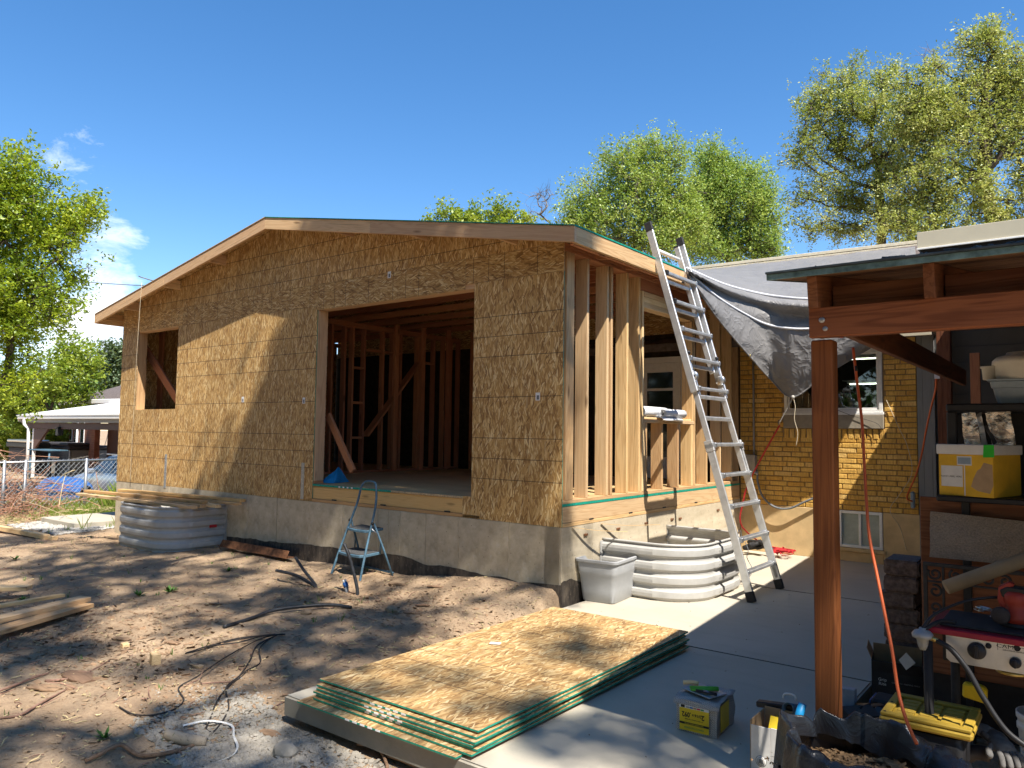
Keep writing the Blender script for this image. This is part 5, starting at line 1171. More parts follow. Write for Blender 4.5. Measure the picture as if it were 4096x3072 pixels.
# extension cords
p0 = AT(3412, 1392, 'y', -2.2)
EC = tube('extension_cord', [p0, AT(3418, 1440, 'y', -2.22), AT(3432, 1560, 'y', -2.25), AT(3448, 1690, 'y', -2.3), AT(3457, 1850, 'y', -2.36), AT(3466, 2010, 'y', -2.42), AT(3478, 2150, 'y', -2.5), AT(3508, 2300, 'y', -2.56), AT(3538, 2450, 'y', -2.62), AT(3568, 2600, 'y', -2.68), AT(3592, 2760, 'y', -2.73), AT(3625, 2880, 'y', -2.78), AT(3668, 2978, 'y', -2.82)], .0062, 'orange_cord', None, 8, 6)
tag(EC, 'orange extension cord hanging from the side beam before the pavers', 'extension cord')
tube('tape_band', [AT(3424, 1465, 'y', -2.2265), AT(3426, 1485, 'y', -2.231)], .0075, 'black_rubber', EC, 8)
EC2 = tube('extension_cord', [AT(3745, 1500, 'y', 2.0), AT(3742, 1560, 'y', 2.3), AT(3722, 1640, 'y', 2.9), AT(3703, 1730, 'y', 3.4), AT(3686, 1820, 'y', 3.8), AT(3664, 1900, 'y', 4.1), AT(3635, 1965, 'y', 4.3), AT(3629, 1995, 'y', 4.36), AT(3650, 2006, 'y', 4.38)], .010, 'orange_cord', None, 8, 6)
tag(EC2, 'orange red cord running from the side beam end to the wall outlet', 'extension cord')
p = AT(3748, 1500, 'y', 1.98); block('tag', (p.x-.022, 1.975, p.z-.035), (p.x+.022, 1.977, p.z+.035), 'paper', EC2, 0)
p = AT(3651, 2000, 'y', 4.42); tag(block('outlet_cover', (p.x-.022, 4.39, p.z-.1), (p.x+.024, 4.46, p.z+.1), 'clear_blue', None, .02, axis='z'), 'pale blue outlet cover on the grey corner board', 'outlet')
tag(tube('loose_wire', [AT(3290, 1615, 'y', 4.44), AT(3400, 1660, 'y', 4.45), AT(3500, 1690, 'y', 4.44), AT(3526, 1715, 'y', 4.43)], .003, 'wire_dark', None, 5, 5), 'thin dark wire along the sill of the brick house window', 'wire')
SW = thing('shade_wall', 'unseen grey board wall added to dim the right side under the patio cover', 'wall', (5.3, 0, 0))  # added out of view to cut the fill light under the cover
for k in range(17): board('siding_board', (5.3, -2.4, .1+k*.19), (5.3, 4.4, .1+k*.19), .02, .2, 'siding', SW, ch=.002)
# ---------------------------------------------------------------- stored things under the cover
YS = -1.45
tl = AT(3785, 1615, 'y', YS); br = AT(3757, 1975, 'y', YS)
SH = thing('shelf_unit', 'black shelf unit holding a foil roll, a yellow file box and a white water jug', 'shelf', (tl.x, YS, 0))
block('top_shelf', (tl.x-.004, YS, tl.z-.04), (tl.x+.8, YS+.38, tl.z), 'black_plastic', SH, .008); block('side_frame', (tl.x-.002, YS+.002, 1.30), (tl.x+.045, YS+.04, tl.z-.041), 'black_plastic', SH, .006, axis='z'); block('side_frame', (tl.x-.002, YS+.34, 1.30), (tl.x+.045, YS+.378, tl.z-.041), 'black_plastic', SH, .006, axis='z')
block('lower_shelf', (br.x-.0, YS-.1, 1.268), (tl.x+.8, YS+.38, 1.297), 'black_plastic', SH, .006)
block('leg', (tl.x+.02, YS+.3, -.05), (tl.x+.06, YS+.34, 1.267), 'black_plastic', SH, .004, axis='z'); block('leg', (tl.x+.7, YS+.3, -.05), (tl.x+.74, YS+.34, 1.267), 'black_plastic', SH, .004, axis='z')
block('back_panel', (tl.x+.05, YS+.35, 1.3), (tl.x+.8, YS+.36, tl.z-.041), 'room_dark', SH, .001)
# yellow file box with white lid
c = AT(3975, 1960, 'y', YS-.12); a = AT(3757, 1952, 'y', YS-.05); e = (c-a); e.z = 0; ex = e.normalized(); ey = Vector((-ex.y, ex.x, 0)); zb = 1.2985; zt2 = AT(3757, 1815, 'y', YS-.05).z
FB = thing('file_box', 'yellow cardboard file box with white lid, torn label and green tape on the shelf', 'file box', Vector((a.x, a.y, zb)))
L_ = e.length; bw = box_mesh(L_, .33, zt2-zb, .002, (0, 0, 0)); link('body', with_mat(bw, 'yellow_card'), FB, basis(Vector((a.x, a.y, zb)), ex, ey))
def fbm_(x0, x1, z0, z1, mat, nm, d=.001, parent=FB): return link(nm, with_mat(box_mesh(x1-x0, d, z1-z0, 0, (0, 1, 0)), mat), parent, basis(Vector((a.x, a.y, zb))+ex*x0+Vector((0, 0, z0)), ex, ey))
hL = zt2-zb
link('lid', with_mat(box_mesh(L_+.016, .345, .05, .003, (0, 0, 0)), 'card_white'), FB, basis(Vector((a.x, a.y, zt2-.0))-ex*.008-ey*.008, ex, ey))
lb = fbm_(.012, L_*.45, hL*.22, hL*.72, 'card_white', 'label_panel'); text('lettering', 'PLACE LABEL HERE', .0118, basis(Vector((a.x, a.y, zb))+ex*(L_*.235)-ey*.0013+Vector((0, 0, hL*.46)), ex, (0, 0, 1)), 'ink', lb, .0002)
fbm_(L_*.475, L_*.495, .002, hL*.8, 'card_white', 'seam_strip'); hh = fbm_(L_*.35, L_*.62, hL*.74, hL*.96, 'card_white', 'handle_frame'); fbm_(L_*.365, L_*.605, hL*.77, hL*.93, 'clear_blue', 'handle_hole', .0016)
prism('torn_label', [(0, .02), (.03, .0), (.085, -.01), (.1, .03), (.098, .13), (.06, .14), (.045, .11), (.03, .1), (.012, .06)], .0012, 'cardboard', FB, basis(Vector((a.x, a.y, zb))+ex*(L_*.6)-ey*.0002+Vector((0, 0, .03)), ex, (0, 0, 1)))
t0 = Vector((a.x, a.y, zt2))+ex*(L_*.84)-ey*.0085; prism('green_tape', [(0, -.012), (.05, -.01), (.05, .05), (.004, .05)], .0006, 'tape_green', FB, basis(t0, ex, (0, 0, 1)))
# foil bubble insulation
f0 = AT(3850, 1778, 'y', YS+.06)
FI = thing('foil_insulation', 'folded reflective foil insulation standing on the file box', 'insulation', Vector((f0.x, f0.y, zt2+.05)))
def foil(nm, pts, y, mat='foil', par=FI):
    bm = bmesh.new(); N = 10; P = [AT(u, v, 'y', y) for u, v in pts]; V_ = []
    for i in range(N+1):
        t = i/N; row = []
        for j in range(N+1):
            s = j/N; q = (P[0]*(1-t)+P[1]*t)*(1-s)+(P[3]*(1-t)+P[2]*t)*s; row.append(bm.verts.new(q+Vector((.003*fbm(q*40, 2), .01*fbm(q*14, 3), .004*fbm(q*60, 2)))))
        V_.append(row)
    for i in range(N):
        for j in range(N): bm.faces.new((V_[i][j], V_[i+1][j], V_[i+1][j+1], V_[i][j+1]))
    solid(bm, .008); return link(nm, bm_mesh(nm, bm), par, mat=mat)
foil('fold', [(3846, 1655), (3903, 1648), (3926, 1782), (3858, 1780)], YS+.02); foil('fold', [(3905, 1660), (3925, 1650), (3950, 1782), (3930, 1784)], YS+.06, 'steel_dull'); foil('fold', [(3940, 1652), (4040, 1642), (4066, 1782), (3970, 1784)], YS+.1)
foil('flap', [(3936, 1705), (3948, 1702), (3990, 1770), (3975, 1780)], YS-.0, 'black_plastic')
# white jug over a clear tub
j0 = AT(3970, 1612, 'y', YS+.18); zt_ = tl.z
JG = thing('water_jug', 'cream tub with domed lid in a clear bin on top of the shelf', 'tub', (j0.x+.12, YS+.2, zt_))
sc2 = (AT(3960, 1500, 'y', YS+.18).z)
tapered_box('clear_bin', .22, .2, .27, .24, .125, .03, .003, 'clear_blue', JG, Matrix.Translation((j0.x+.135, YS+.2, zt_+.001)), True)
lathe('tub', [(.12, .12), (.135, .13), (.14, .2), (.152, .205), (.15, .225), (.13, .245), (.09, .255), (.085, .268), (.05, .27)], 'jug_white', JG, Matrix.Translation((j0.x+.15, YS+.2, zt_)), 28)
q = AT(3936, 1520, 'y', YS+.2); lathe('cup', [(.035, -.0), (.04, .06), (.047, .062), (.047, .07)], 'jug_white', JG, Matrix.Translation((q.x+.03, YS+.2, q.z+.0)), 16)
a0, a1 = AT(3903, 1608, 'y', 3.9), AT(3903, 1412, 'y', 3.9); tag(block('wood_stake', (a0.x-.045, 3.88, 0), (a0.x+.05, 3.92, a1.z), 'lumber_red', None, .003, axis='z'), 'red brown stake standing against the dark siding behind the tub', 'stake')
# boards, carpet, iron panel, tube
q0 = AT(3680, 1985, 'y', -1.12); tag(block('plywood_sheet', (q0.x, -1.13, .30), (q0.x+.75, -1.10, q0.z), 'cover_wood', None, .003), 'reddish plywood sheet leaning behind the carpet offcut', 'plywood')
q1, q2 = AT(3726, 2045, 'y', -1.2), AT(3715, 2228, 'y', -1.24)
bm = bmesh.new(); V_ = []
for i in range(15):
    row = []
    for j in range(9):
        t, s = i/14, j/8; x = q1.x-.006+.62*t; z = q1.z+(q2.z-q1.z)*s-.03*t*(1-s); row.append(bm.verts.new((x+.004*fbm((x*30, z*30, 0), 2), -1.2-.03*s+.012*fbm((x*5, z*5, 2), 2), z)))
    V_.append(row)
for i in range(14):
    for j in range(8): bm.faces.new((V_[i][j], V_[i+1][j], V_[i+1][j+1], V_[i][j+1]))
solid(bm, .014); tag(link('carpet_offcut', bm_mesh('carpet_offcut', bm), mat='carpet'), 'grey brown carpet offcut with frayed edge hung over the iron panel', 'carpet')
i0 = AT(3692, 2246, 'y', -1.3); IP = thing('iron_panel', 'black scrolled wrought iron panel behind the camp stove', 'iron panel', i0)
for lo, hi in [((0, -.02), (.6, 0)), ((0, -.5), (.02, -.02)), ((.088, -.5), (.1, -.02)), ((.02, -.105), (.6, -.095))]: block('bar', (i0.x+lo[0], -1.305, i0.z+lo[1]), (i0.x+hi[0], -1.29, i0.z+hi[1]), 'iron', IP, .002)
def scroll(cx, cz, r, a0, turns, s=1): return [Vector((i0.x+cx+s*r*(1-.75*t)*math.cos(a0+turns*6.28*t), -1.297, i0.z+cz+r*(1-.75*t)*math.sin(a0+turns*6.28*t))) for t in np.linspace(0, 1, 22)]
for cx, cz, r, a0_, tn, s in [(.055, -.058, .034, 2.6, 1.3, 1), (.055, -.15, .034, 1.2, 1.2, -1), (.055, -.235, .03, 4.2, 1.3, 1), (.15, -.058, .03, 2.0, 1.2, 1), (.225, -.058, .03, 1.0, 1.3, -1), (.3, -.058, .03, 2.0, 1.2, 1), (.37, -.058, .03, 1., 1.2, -1), (.055, -.33, .032, 2.4, 1.2, 1)]: tube('scroll', scroll(cx, cz, r, a0_, tn, s), .007, 'iron', IP, 6)
g0, g1 = AT(3783, 2350, 'y', -1.75), AT(4110, 2235, 'y', -1.6)
TB2 = thing('cardboard_tube', 'long brown cardboard tube lying across above the camp stove', 'tube', g0); dr = (g1-g0).normalized()
mwt = basis(g0, Vector((0, 0, 1)).cross(dr), Vector((0, 0, 1))) ; mwt = Matrix((Vector((0, 0, 1)).cross(dr), dr.cross(Vector((0, 0, 1)).cross(dr)), dr)).transposed().to_4x4(); mwt.translation = g0
lathe('tube', [(.030, .0), (.036, .0), (.036, .7), (.030, .7), (.0295, .002)], 'tube_card', TB2, mwt, 22)
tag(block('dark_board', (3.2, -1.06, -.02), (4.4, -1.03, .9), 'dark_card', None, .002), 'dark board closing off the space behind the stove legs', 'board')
# retaining wall blocks in a column
G = 'paver blocks in the column on the slab edge'; nm_ = ['lowest', 'second', 'third', 'fourth', 'fifth', 'sixth', 'seventh', 'top']
y0 = -.55; pl = AT(3532, 2500, 'y', y0).x
for k in range(8):
    dx = (.0, -.01, .012, .004, .008, -.012, .006, .01)[k]; z0 = .0+k*.1008
    bm = bmesh.new(); bmesh.ops.create_cube(bm, size=1)
    for v in bm.verts: v.co = Vector(((v.co.x+.5)*.20, (v.co.y+.5)*.30, (v.co.z+.5)*.099))
    bmesh.ops.bevel(bm, geom=list(bm.edges), offset=.01, segments=2, affect='EDGES'); bmesh.ops.subdivide_edges(bm, edges=[e for e in bm.edges if e.calc_length() > .05], cuts=4, use_grid_fill=True)
    for v in bm.verts: v.co += Vector((fbm(v.co*22+Vector((k, 0, 0)), 3), fbm(v.co*22+Vector((0, k, 5)), 3), 0))*.006
    pb = link('paver_block', bm_mesh('paver_block', bm), None, Matrix.Translation((pl+dx, y0, z0)) @ Matrix.Rotation(rad((1, -2, 1.5, -1, 2, 0, -1.5, 1)[k]), 4, 'Z'), 'paver')
    tag(pb, ('%s brown concrete block of the column behind the orange cord' % nm_[k]) if k in (0, 7) else '%s block counted from the bottom of the column behind the orange cord' % nm_[k], 'paver block', G)
# camp stove
sx0, sy0 = 3.37, -2.19
CS = thing('camp_stove', 'two burner camp stove with dark red lid edge and steel control panel', 'camp stove', (sx0, sy0, .0))
block('body', (sx0+.045, sy0+.012, .64), (sx0+.84, sy0+.36, .752), 'black_plastic', CS, .004)
block('red_frame', (sx0-.012, sy0-.012, .752), (sx0+.86, sy0+.40, .778), 'stove_red', CS, .004)
block('lid', (sx0+.03, sy0+.04, .7785), (sx0+.85, sy0+.36, .79), 'dark_card', CS, .004)
pz0, pz1, px0 = .642, .752, sx0+.06
poly = [(0, pz0+.014), (.016, pz0), (.78, pz0-.004), (.78, pz1), (0, pz1)]
PN = prism('control_panel', [(x, z-pz0) for x, z in poly], .006, 'stove_steel', CS, basis((px0, sy0+.003, pz0), (1, 0, 0), (0, 0, 1)), .001)
def knob(u, v, r):
    p = AT(u, v, 'y', sy0-.004); k = lathe('knob', [(r, 0), (r, .014), (r*.86, .026), (r*.3, .028)], 'black_plastic', CS, basis((p.x, sy0-.003, p.z), (1, 0, 0), (0, 0, 1)), 22)
    block('grip', (p.x-r*.22, sy0-.042, p.z-r*.8), (p.x+r*.22, sy0-.028, p.z+r*.8), 'black_plastic', k, .003)
knob(3908, 2602, .034); knob(4062, 2650, .021)
p = AT(3954, 2583, 'y', sy0-.003); lathe('igniter', [(.011, 0), (.011, .006), (.008, .008)], 'ink', CS, basis((p.x, sy0-.003, p.z), (1, 0, 0), (0, 0, 1)), 14)
p = AT(4028, 2588, 'y', sy0-.0035); text('lettering', 'CAMP', .021, basis((p.x, sy0-.0034, p.z), (1, 0, 0), (0, 0, 1)), 'ink', PN, .0003, sx=1.35)
p = AT(4100, 2597, 'y', sy0-.0035); text('lettering', 'CHEF', .021, basis((p.x+.032, sy0-.0034, p.z), (1, 0, 0), (0, 0, 1)), 'ink', PN, .0003, sx=1.35)
p = AT(4068, 2590, 'y', sy0-.0035); prism('flame_emblem', [(0, -.016), (.008, -.013), (.014, -.002), (.010, .002), (.008, .008), (.004, .006), (.0, .02), (-.005, .009), (-.009, .006), (-.013, .0), (-.008, -.013)], .0005, 'ink', PN, basis((p.x, sy0-.0028, p.z), (1, 0, 0), (0, 0, 1)))
p = AT(4075, 2607, 'y', sy0-.0035); text('lettering', 'THE WAY TO COOK OUTDOORS', .006, basis((p.x, sy0-.0034, p.z), (1, 0, 0), (0, 0, 1)), 'ink', PN, .0002, sx=1.2)
for (u0, v0, u1, v1) in [(3942, 2555, 4090, 2575), (3990, 2556, 3992, 2600), (4005, 2580, 4096, 2590), (4010, 2600, 4096, 2613)]:
    a, b = AT(u0, v0, 'y', sy0-.0035), AT(u1, v1, 'y', sy0-.0035)
    if abs(u1-u0) > 10: block('printed_line', (a.x, sy0-.0036, a.z-.0008), (b.x, sy0-.003, a.z+.0008), 'ink', PN, 0)
    else: block('printed_line', (a.x-.0008, sy0-.0036, b.z), (a.x+.0008, sy0-.003, a.z), 'ink', PN, 0)
lathe('drip_cup', [(.06, 0), (.055, .012), (.02, .02)], 'brass', CS, Matrix.Translation((AT(4050, 2680, 'y', sy0+.06).x, sy0+.06, .625)), 20)
for (x, y) in [(sx0-.01, sy0+.01), (sx0+.83, sy0+.01), (sx0+.83, sy0+.36), (sx0+.045, sy0+.36)]: tube('leg', [(x, y, -.03), (x, y, .752)], .019, 'black_rubber', CS, 10)
q = AT(3702, 2520, 'y', sy0-.06); RG = lathe('regulator', [(.012, -.07), (.02, -.05), (.024, -.025), (.04, -.018), (.042, -.005), (.03, .01), (.014, .014), (.014, .022)], 'electric_grey', CS, Matrix.Translation((sx0-.02, sy0-.05, .755)), 18)
tube('nut', [(sx0+.0, sy0-.055, .742), (sx0+.04, sy0-.06, .735)], .011, 'brass', RG, 8)
tube('gas_hose', [(sx0+.035, sy0-.06, .735), (sx0+.09, sy0-.075, .71), (sx0+.15, sy0-.09, .64), (sx0+.2, sy0-.1, .55), (sx0+.28, sy0-.12, .44), (sx0+.38, sy0-.12, .38)], .011, 'copper_hose', CS, 10, 6)
tube('thin_hose', [(sx0-.02, sy0-.05, .775), (sx0+.02, sy0+.0, .83), (sx0+.12, sy0+.12, .88), (sx0+.24, sy0+.2, .90), (sx0+.3, sy0+.2, .88)], .006, 'copper_hose', CS, 8, 6)
tube('thin_hose', [(sx0-.015, sy0-.05, .77), (sx0+.04, sy0+.03, .80), (sx0+.09, sy0+.06, .795)], .009, 'black_rubber', CS, 8, 5)
# orbital sander on the stove
s0_ = Vector((AT(4020, 2440, 'y', -2.0).x+.02, -2.0, .7905)); SD = thing('sander', 'orange red orbital sander lying on the stove lid', 'sander', s0_)
lathe('pad', [(.062, 0), (.064, .01), (.05, .018)], 'black_rubber', SD, Matrix.Translation(s0_+Vector((.02, 0, 0))), 24); lathe('housing', [(.055, .018), (.056, .04), (.048, .07), (.042, .085), (.047, .10), (.05, .13), (.04, .145), (.02, .15)], 'sander_red', SD, Matrix.Translation(s0_+Vector((.02, 0, 0))), 24)
prism('grip', [(-.05, 0), (.05, -.005), (.08, .03), (.06, .05), (-.03, .055), (-.06, .035)], .06, 'black_plastic', SD, basis(s0_+Vector((.02, .03, .115)), (1, 0, 0), (0, 0, 1)), .008)
prism('handle_frame', [(-.065, -.02), (-.05, -.06), (-.02, -.085), (.0, -.085), (-.025, -.05), (-.04, -.02), (-.035, .02), (.0, .05), (-.02, .062), (-.06, .035)], .05, 'sander_red', SD, basis(s0_+Vector((.02, .024, .125)), (1, 0, 0), (0, 0, 1)), .004)
lathe('dust_port', [(.02, 0), (.022, .05), (.034, .055), (.036, .085), (.03, .09)], 'dark_card', SD, basis(s0_+Vector((-.03, .0, .05)), (0, 1, 0), (0, 0, 1)) @ Matrix.Rotation(rad(-90), 4, 'Y') @ Matrix.Rotation(rad(90), 4, 'Z'), 16)
bm = bmesh.new(); r = random.Random(2)
for (u, v, n_) in [(3930, 2440, 26), (4000, 2475, 12)]:
    c = AT(u, v, 'z', .797); tube_bm(bm, smooth_path([c+Vector((r.uniform(-.035, .035), r.uniform(-.03, .03), r.uniform(-.004, .012))) for _ in range(n_)], 3), .0022, 5)
tag(link('chain', bm_mesh('chain', bm), mat='steel_bright'), 'small bright chain and keyring coiled on the black stove lid', 'chain')
# tote with yellow lid
lx0, ly0, lz = 3.19, -2.325, .40
YT = thing('lidded_tote', 'black tote with a yellow ribbed lid standing under the camp stove', 'storage tote', (lx0+.14, ly0+.16, 0))
tapered_box('body', .25, .27, .28, .30, .37, .03, .004, 'black_plastic', YT, Matrix.Translation((lx0+.17, ly0+.165, -.01)), False)
bm = bmesh.new()
lw, ld = .345, .33
def slab_part(nm, x0, y0, x1, y1, z0, z1, ch=.006): return block(nm, (lx0+x0, ly0+y0, lz+z0), (lx0+x1, ly0+y1, lz+z1), 'yellow_plastic', YT, ch)
slab_part('lid', 0, 0, lw, ld, -.03, .0, .012)
for x0, y0, x1, y1 in [(0.004, .004, lw-.004, .04), (.004, ld-.04, lw-.004, ld-.004), (.004, .041, .04, ld-.041), (lw-.04, .041, lw-.004, ld-.041)]: slab_part('lid_rim', x0, y0, x1, y1, .0005, .016, .004)
for i in range(3):
    for j in range(5): slab_part('lid_rib', .052+i*.085, .055+j*.046, .052+i*.085+.07, .055+j*.046+.034, .0006, .009, .003)
for x, y in [(.02, .02), (.02, .165), (.02, .31), (.17, .31)]: lathe('lid_hole', [(.006, .0), (.006, .0175)], 'ink', YT, Matrix.Translation((lx0+x, ly0+y, lz)), 8)
# screw carton, tags, tool case, teal packs, bucket, gloves
k0 = Vector((2.845, -.85, 0)); KC = thing('screw_carton', 'open dark cardboard carton printed with white lettering beside the paver column', 'carton', k0)
exk = (Vector((3.13, -.80, 0))-k0).normalized(); eyk = Vector((-exk.y, exk.x, 0))
def side(nm, o, x, y, w, h, mat, ch=.001): return link(nm, with_mat(box_mesh(w, h, .004, 0, (0, 0, 0)), mat), KC, basis(o, x, y))
Z_ = Vector((0, 0, 1)); fr_ = side('panel', k0, exk, Z_, .27, .17, 'dark_card'); side('panel', k0+eyk*.2, -eyk, Z_, .2, .24, 'dark_card'); side('panel', k0+exk*.27+eyk*.2, -exk, Z_, .27, .29, 'cardboard'); side('panel', k0+exk*.27, eyk, Z_, .2, .2, 'dark_card'); side('panel', k0+Vector((0, 0, .01)), exk, eyk, .27, .2, 'cardboard')
side('flap', k0+Vector((0, 0, .17)), exk, (Z_-eyk*.25), .27, .07, 'dark_card'); side('flap', k0+eyk*.2+Vector((0, 0, .24)), -eyk, (Z_*.5-exk*.2), .2, .07, 'cardboard')
text('lettering', 'Grip', .026, basis(k0-eyk*.0052+exk*.055+Vector((0, 0, .125)), exk, Z_), 'terminal_white', fr_, .0002); text('lettering', 'Rite', .026, basis(k0-eyk*.0052+exk*.055+Vector((0, 0, .10)), exk, Z_), 'terminal_white', fr_, .0002)
text('lettering', 'COLLATED FRAMING NAILS', .012, basis(k0-eyk*.0052+exk*.18+Vector((0, 0, .115)), exk, Z_), 'steel_dull', fr_, .0002)
dd = AT(3625, 2645, 'y', -.9); tag(prism('card_tag', [(0, -.05), (.05, 0), (0, .05), (-.04, 0)], .0015, 'card_white', None, basis(dd, (1, 0, 0), (0, .1, 1))), 'cream diamond shaped card standing beside the dark carton', 'card')
tc = AT(3500, 2840, 'y', -1.35); tag(block('tool_case', (tc.x-.02, -1.36, -.02), (tc.x+.16, -1.2, tc.z+.06), 'dark_card', None, .012, axis='z'), 'dark tool case behind the yellow lidded tote', 'case'); tag(block('blue_case_lid', (tc.x-.028, -1.355, .0), (tc.x-.0205, -1.2, tc.z+.05), 'blue_plastic', None, .003), 'bright blue plastic edge beside the dark tool case', 'panel')
t1 = AT(3395, 2795, 'y', -1.5); tag(block('teal_pack', (t1.x-.05, -1.5, t1.z-.05), (t1.x+.03, -1.45, t1.z+.05), 'clear_blue', None, .004, axis='z'), 'pale teal packet behind the foot of the wooden post, upper one', 'packet'); tag(block('teal_pack', (t1.x-.04, -1.62, t1.z-.13), (t1.x+.045, -1.58, t1.z-.03), 'clear_blue', None, .004, axis='z'), 'pale teal packet behind the foot of the wooden post, lower one', 'packet')
bm = bmesh.new(); r = random.Random(6)
for _ in range(9): 
    c = Vector((2.9+r.random()*.25, -1.75+r.random()*.3, .03+r.random()*.12)); m_ = Matrix.Translation(c) @ Matrix.Rotation(r.random()*3, 4, 'Z') @ Matrix.Rotation(r.uniform(-.4, .4), 4, 'X') @ Matrix.Diagonal((r.uniform(.1, .2), r.uniform(.05, .12), r.uniform(.04, .12), 1)); bmesh.ops.create_cube(bm, size=1, matrix=m_)
bmesh.ops.bevel(bm, geom=list(bm.edges), offset=.006, segments=1, affect='EDGES'); tag(link('tool_heap', bm_mesh('tool_heap', bm), mat='black_plastic'), 'heap of dark tool parts and cases between post and tote', 'tools')
bk = AT(4062, 2835, 'z', .30); BK = thing('bucket', 'white plastic bucket at the right edge below the stove hose', 'bucket', (bk.x+.12, bk.y, 0)); lathe('pail', [(.095, -.03), (.1, 0), (.112, .22), (.118, .225), (.118, .245), (.113, .25), (.115, .27), (.12, .275), (.12, .30), (.112, .302), (.1, .1)], 'white_plastic', BK, Matrix.Translation((bk.x+.12, bk.y, .0)), 30)
yb = AT(3900, 2760, 'y', -1.6); tag(prism('yellow_scoop', [(-.05, -.03), (.05, -.045), (.055, .02), (.03, .035), (-.045, .035)], .05, 'label_yellow', None, basis(yb, (1, 0, 0), (0, 0, 1)), .008), 'pale yellow plastic scoop lying under the stove behind its legs', 'scoop')
def glove(label, u, v, y, a):
    p = AT(u, v, 'y', y); bm = bmesh.new(); M4 = Matrix.Translation(p) @ Matrix.Rotation(a, 4, 'Z') @ Matrix.Rotation(.3, 4, 'Y')
    tube_bm(bm, [M4 @ Vector(q) for q in ((-.11, 0, 0), (-.06, 0, .01), (-.02, 0, .012), (.02, 0, .01))], [.045, .04, .048, .042], 10, True, .55)
    for k, (dy, L, bend) in enumerate([(-.034, .06, .2), (-.012, .072, .12), (.012, .07, .1), (.033, .055, .16)]): tube_bm(bm, smooth_path([M4 @ Vector(q) for q in ((.015, dy, .01), (.015+L*.5, dy*1.15, .012), (.015+L*.9, dy*1.2, -.01-bend*.06))], 3), [.0125]*6+[.008], 8)
    tube_bm(bm, smooth_path([M4 @ Vector(q) for q in ((-.03, -.035, .01), (.0, -.065, .008), (.035, -.075, .0))], 3), [.014]*6+[.009], 8); return tag(link('work_glove', bm_mesh('work_glove', bm, True), mat='glove_grey'), label, 'glove', 'work gloves in the corner')
glove('grey work glove lying on top of the pile left of the white bucket', 3960, 2945, -2.0, .1); glove('grey work glove hanging down beside the white bucket', 4020, 3010, -2.1, -1.0)
tag(tube('loose_hose', [AT(3840, 3040, 'y', -2.1), AT(3900, 3010, 'y', -2.1), AT(3960, 3020, 'y', -2.1)], .03, 'dark_card', None, 10, 4), 'dark ribbed hose lying under the work gloves', 'hose')
# box of nails with marking pencils
n0, n1, n2 = AT(2706, 2918, 'z', 0), AT(2868, 2957, 'z', 0), AT(2970, 2885, 'z', 0); ex = (n1-n0).normalized(); ey = Vector((-ex.y, ex.x, 0)); nw, nd, nh = (n1-n0).length, .30, .165
NB = thing('nail_box', 'torn open box of nails with a yellow label printed upside down, pencils on top', 'nail box', n0)
n = NT('tread_paper'); o = n.obj(); ox, oy, oz = n.sep(o); tv = n.node('ShaderNodeCombineXYZ', i_X=n.math('ADD', ox, n.math('MULTIPLY', oy, .8)), i_Y=n.math('ADD', oz, oy)).outputs[0]; ch_ = n.node('ShaderNodeTexBrick', i_Vector=n.map(tv, (1, 1, 1), (0, 0, rad(45))), i_Scale=30.0); ch_.offset = .5; ch_.inputs['Color1'].default_value = (.44, .42, .39, 1); ch_.inputs['Color2'].default_value = (.44, .42, .39, 1); ch_.inputs['Mortar'].default_value = (.16, .15, .14, 1); ch_.inputs['Mortar Size'].default_value = .035
M['tread_paper'] = n.out(ch_.outputs[0], .6)
bm = bmesh.new(); bmesh.ops.create_cube(bm, size=1); bmesh.ops.subdivide_edges(bm, edges=bm.edges[:], cuts=5, use_grid_fill=True)
for v in bm.verts:
    q = Vector(((v.co.x+.5)*nw, (v.co.y+.5)*nd, (v.co.z+.5)*nh)); q += Vector((fbm(q*14, 2), fbm(q*14+Vector((3, 0, 0)), 2), .9*fbm(q*9+Vector((0, 7, 0)), 2) if q.z > .02 else 0))*.012; v.co = q
link('carton', bm_mesh('carton', bm), NB, basis(n0+Vector((0, 0, .001)), ex, ey), 'tread_paper')
def lab(x0, x1, z0, z1, mat, d=.007, nm='label', par=None, face=0):
    if face == 0: return link(nm, with_mat(box_mesh(x1-x0, .001, z1-z0, 0, (0, 1, 0)), mat), par or NB, basis(n0+ex*x0-ey*d+Vector((0, 0, z0)), ex, ey))
    return link(nm, with_mat(box_mesh(x1-x0, .001, z1-z0, 0, (0, 1, 0)), mat), par or NB, basis(n1+ey*x0+ex*d+Vector((0, 0, z0)), ey, -ex))
LBL = lab(.02, nw-.04, .012, .150, 'label_yellow')
lab(.02, nw-.04, .128, .149, 'terminal_white', .0082, 'colour_key', LBL); lab(.028, .05, .129, .148, 'ink', .0088, 'barcode', LBL)
for k, mt in enumerate(('electric_grey', 'ink_blue', 'cardboard', 'ink_red', 'ink_green')): lab(.057+k*.02, .075+k*.02, .130, .138, mt, .0088, 'colour_key', LBL)
lab(.02, nw-.04, .044, .055, 'ink', .0082, 'band', LBL)
cx = (.02+nw-.04)/2
def ltext(s, size, x, z, mat='ink', sx=1.0, bold=.012): text('lettering', s, size, basis(n0+ex*x-ey*.0092+Vector((0, 0, z)), -ex, (0, 0, -1)), mat, LBL, .0002, sx=sx, bold=bold)
ltext('2', .036, cx+.048, .094, bold=.03); ltext('3/16', .021, cx+.021, .098, bold=.03); ltext('x', .02, cx-.006, .096, bold=.03); ltext('.092', .036, cx-.042, .096, sx=.82, bold=.03); ltext('15° Wire Collated Coil Nails', .0085, cx, .072); ltext('GALVANIZED RING SHANK', .0085, cx, .0495, 'label_yellow'); ltext('FANACO FASTENERS', .0115, cx, .029, 'ink_green')
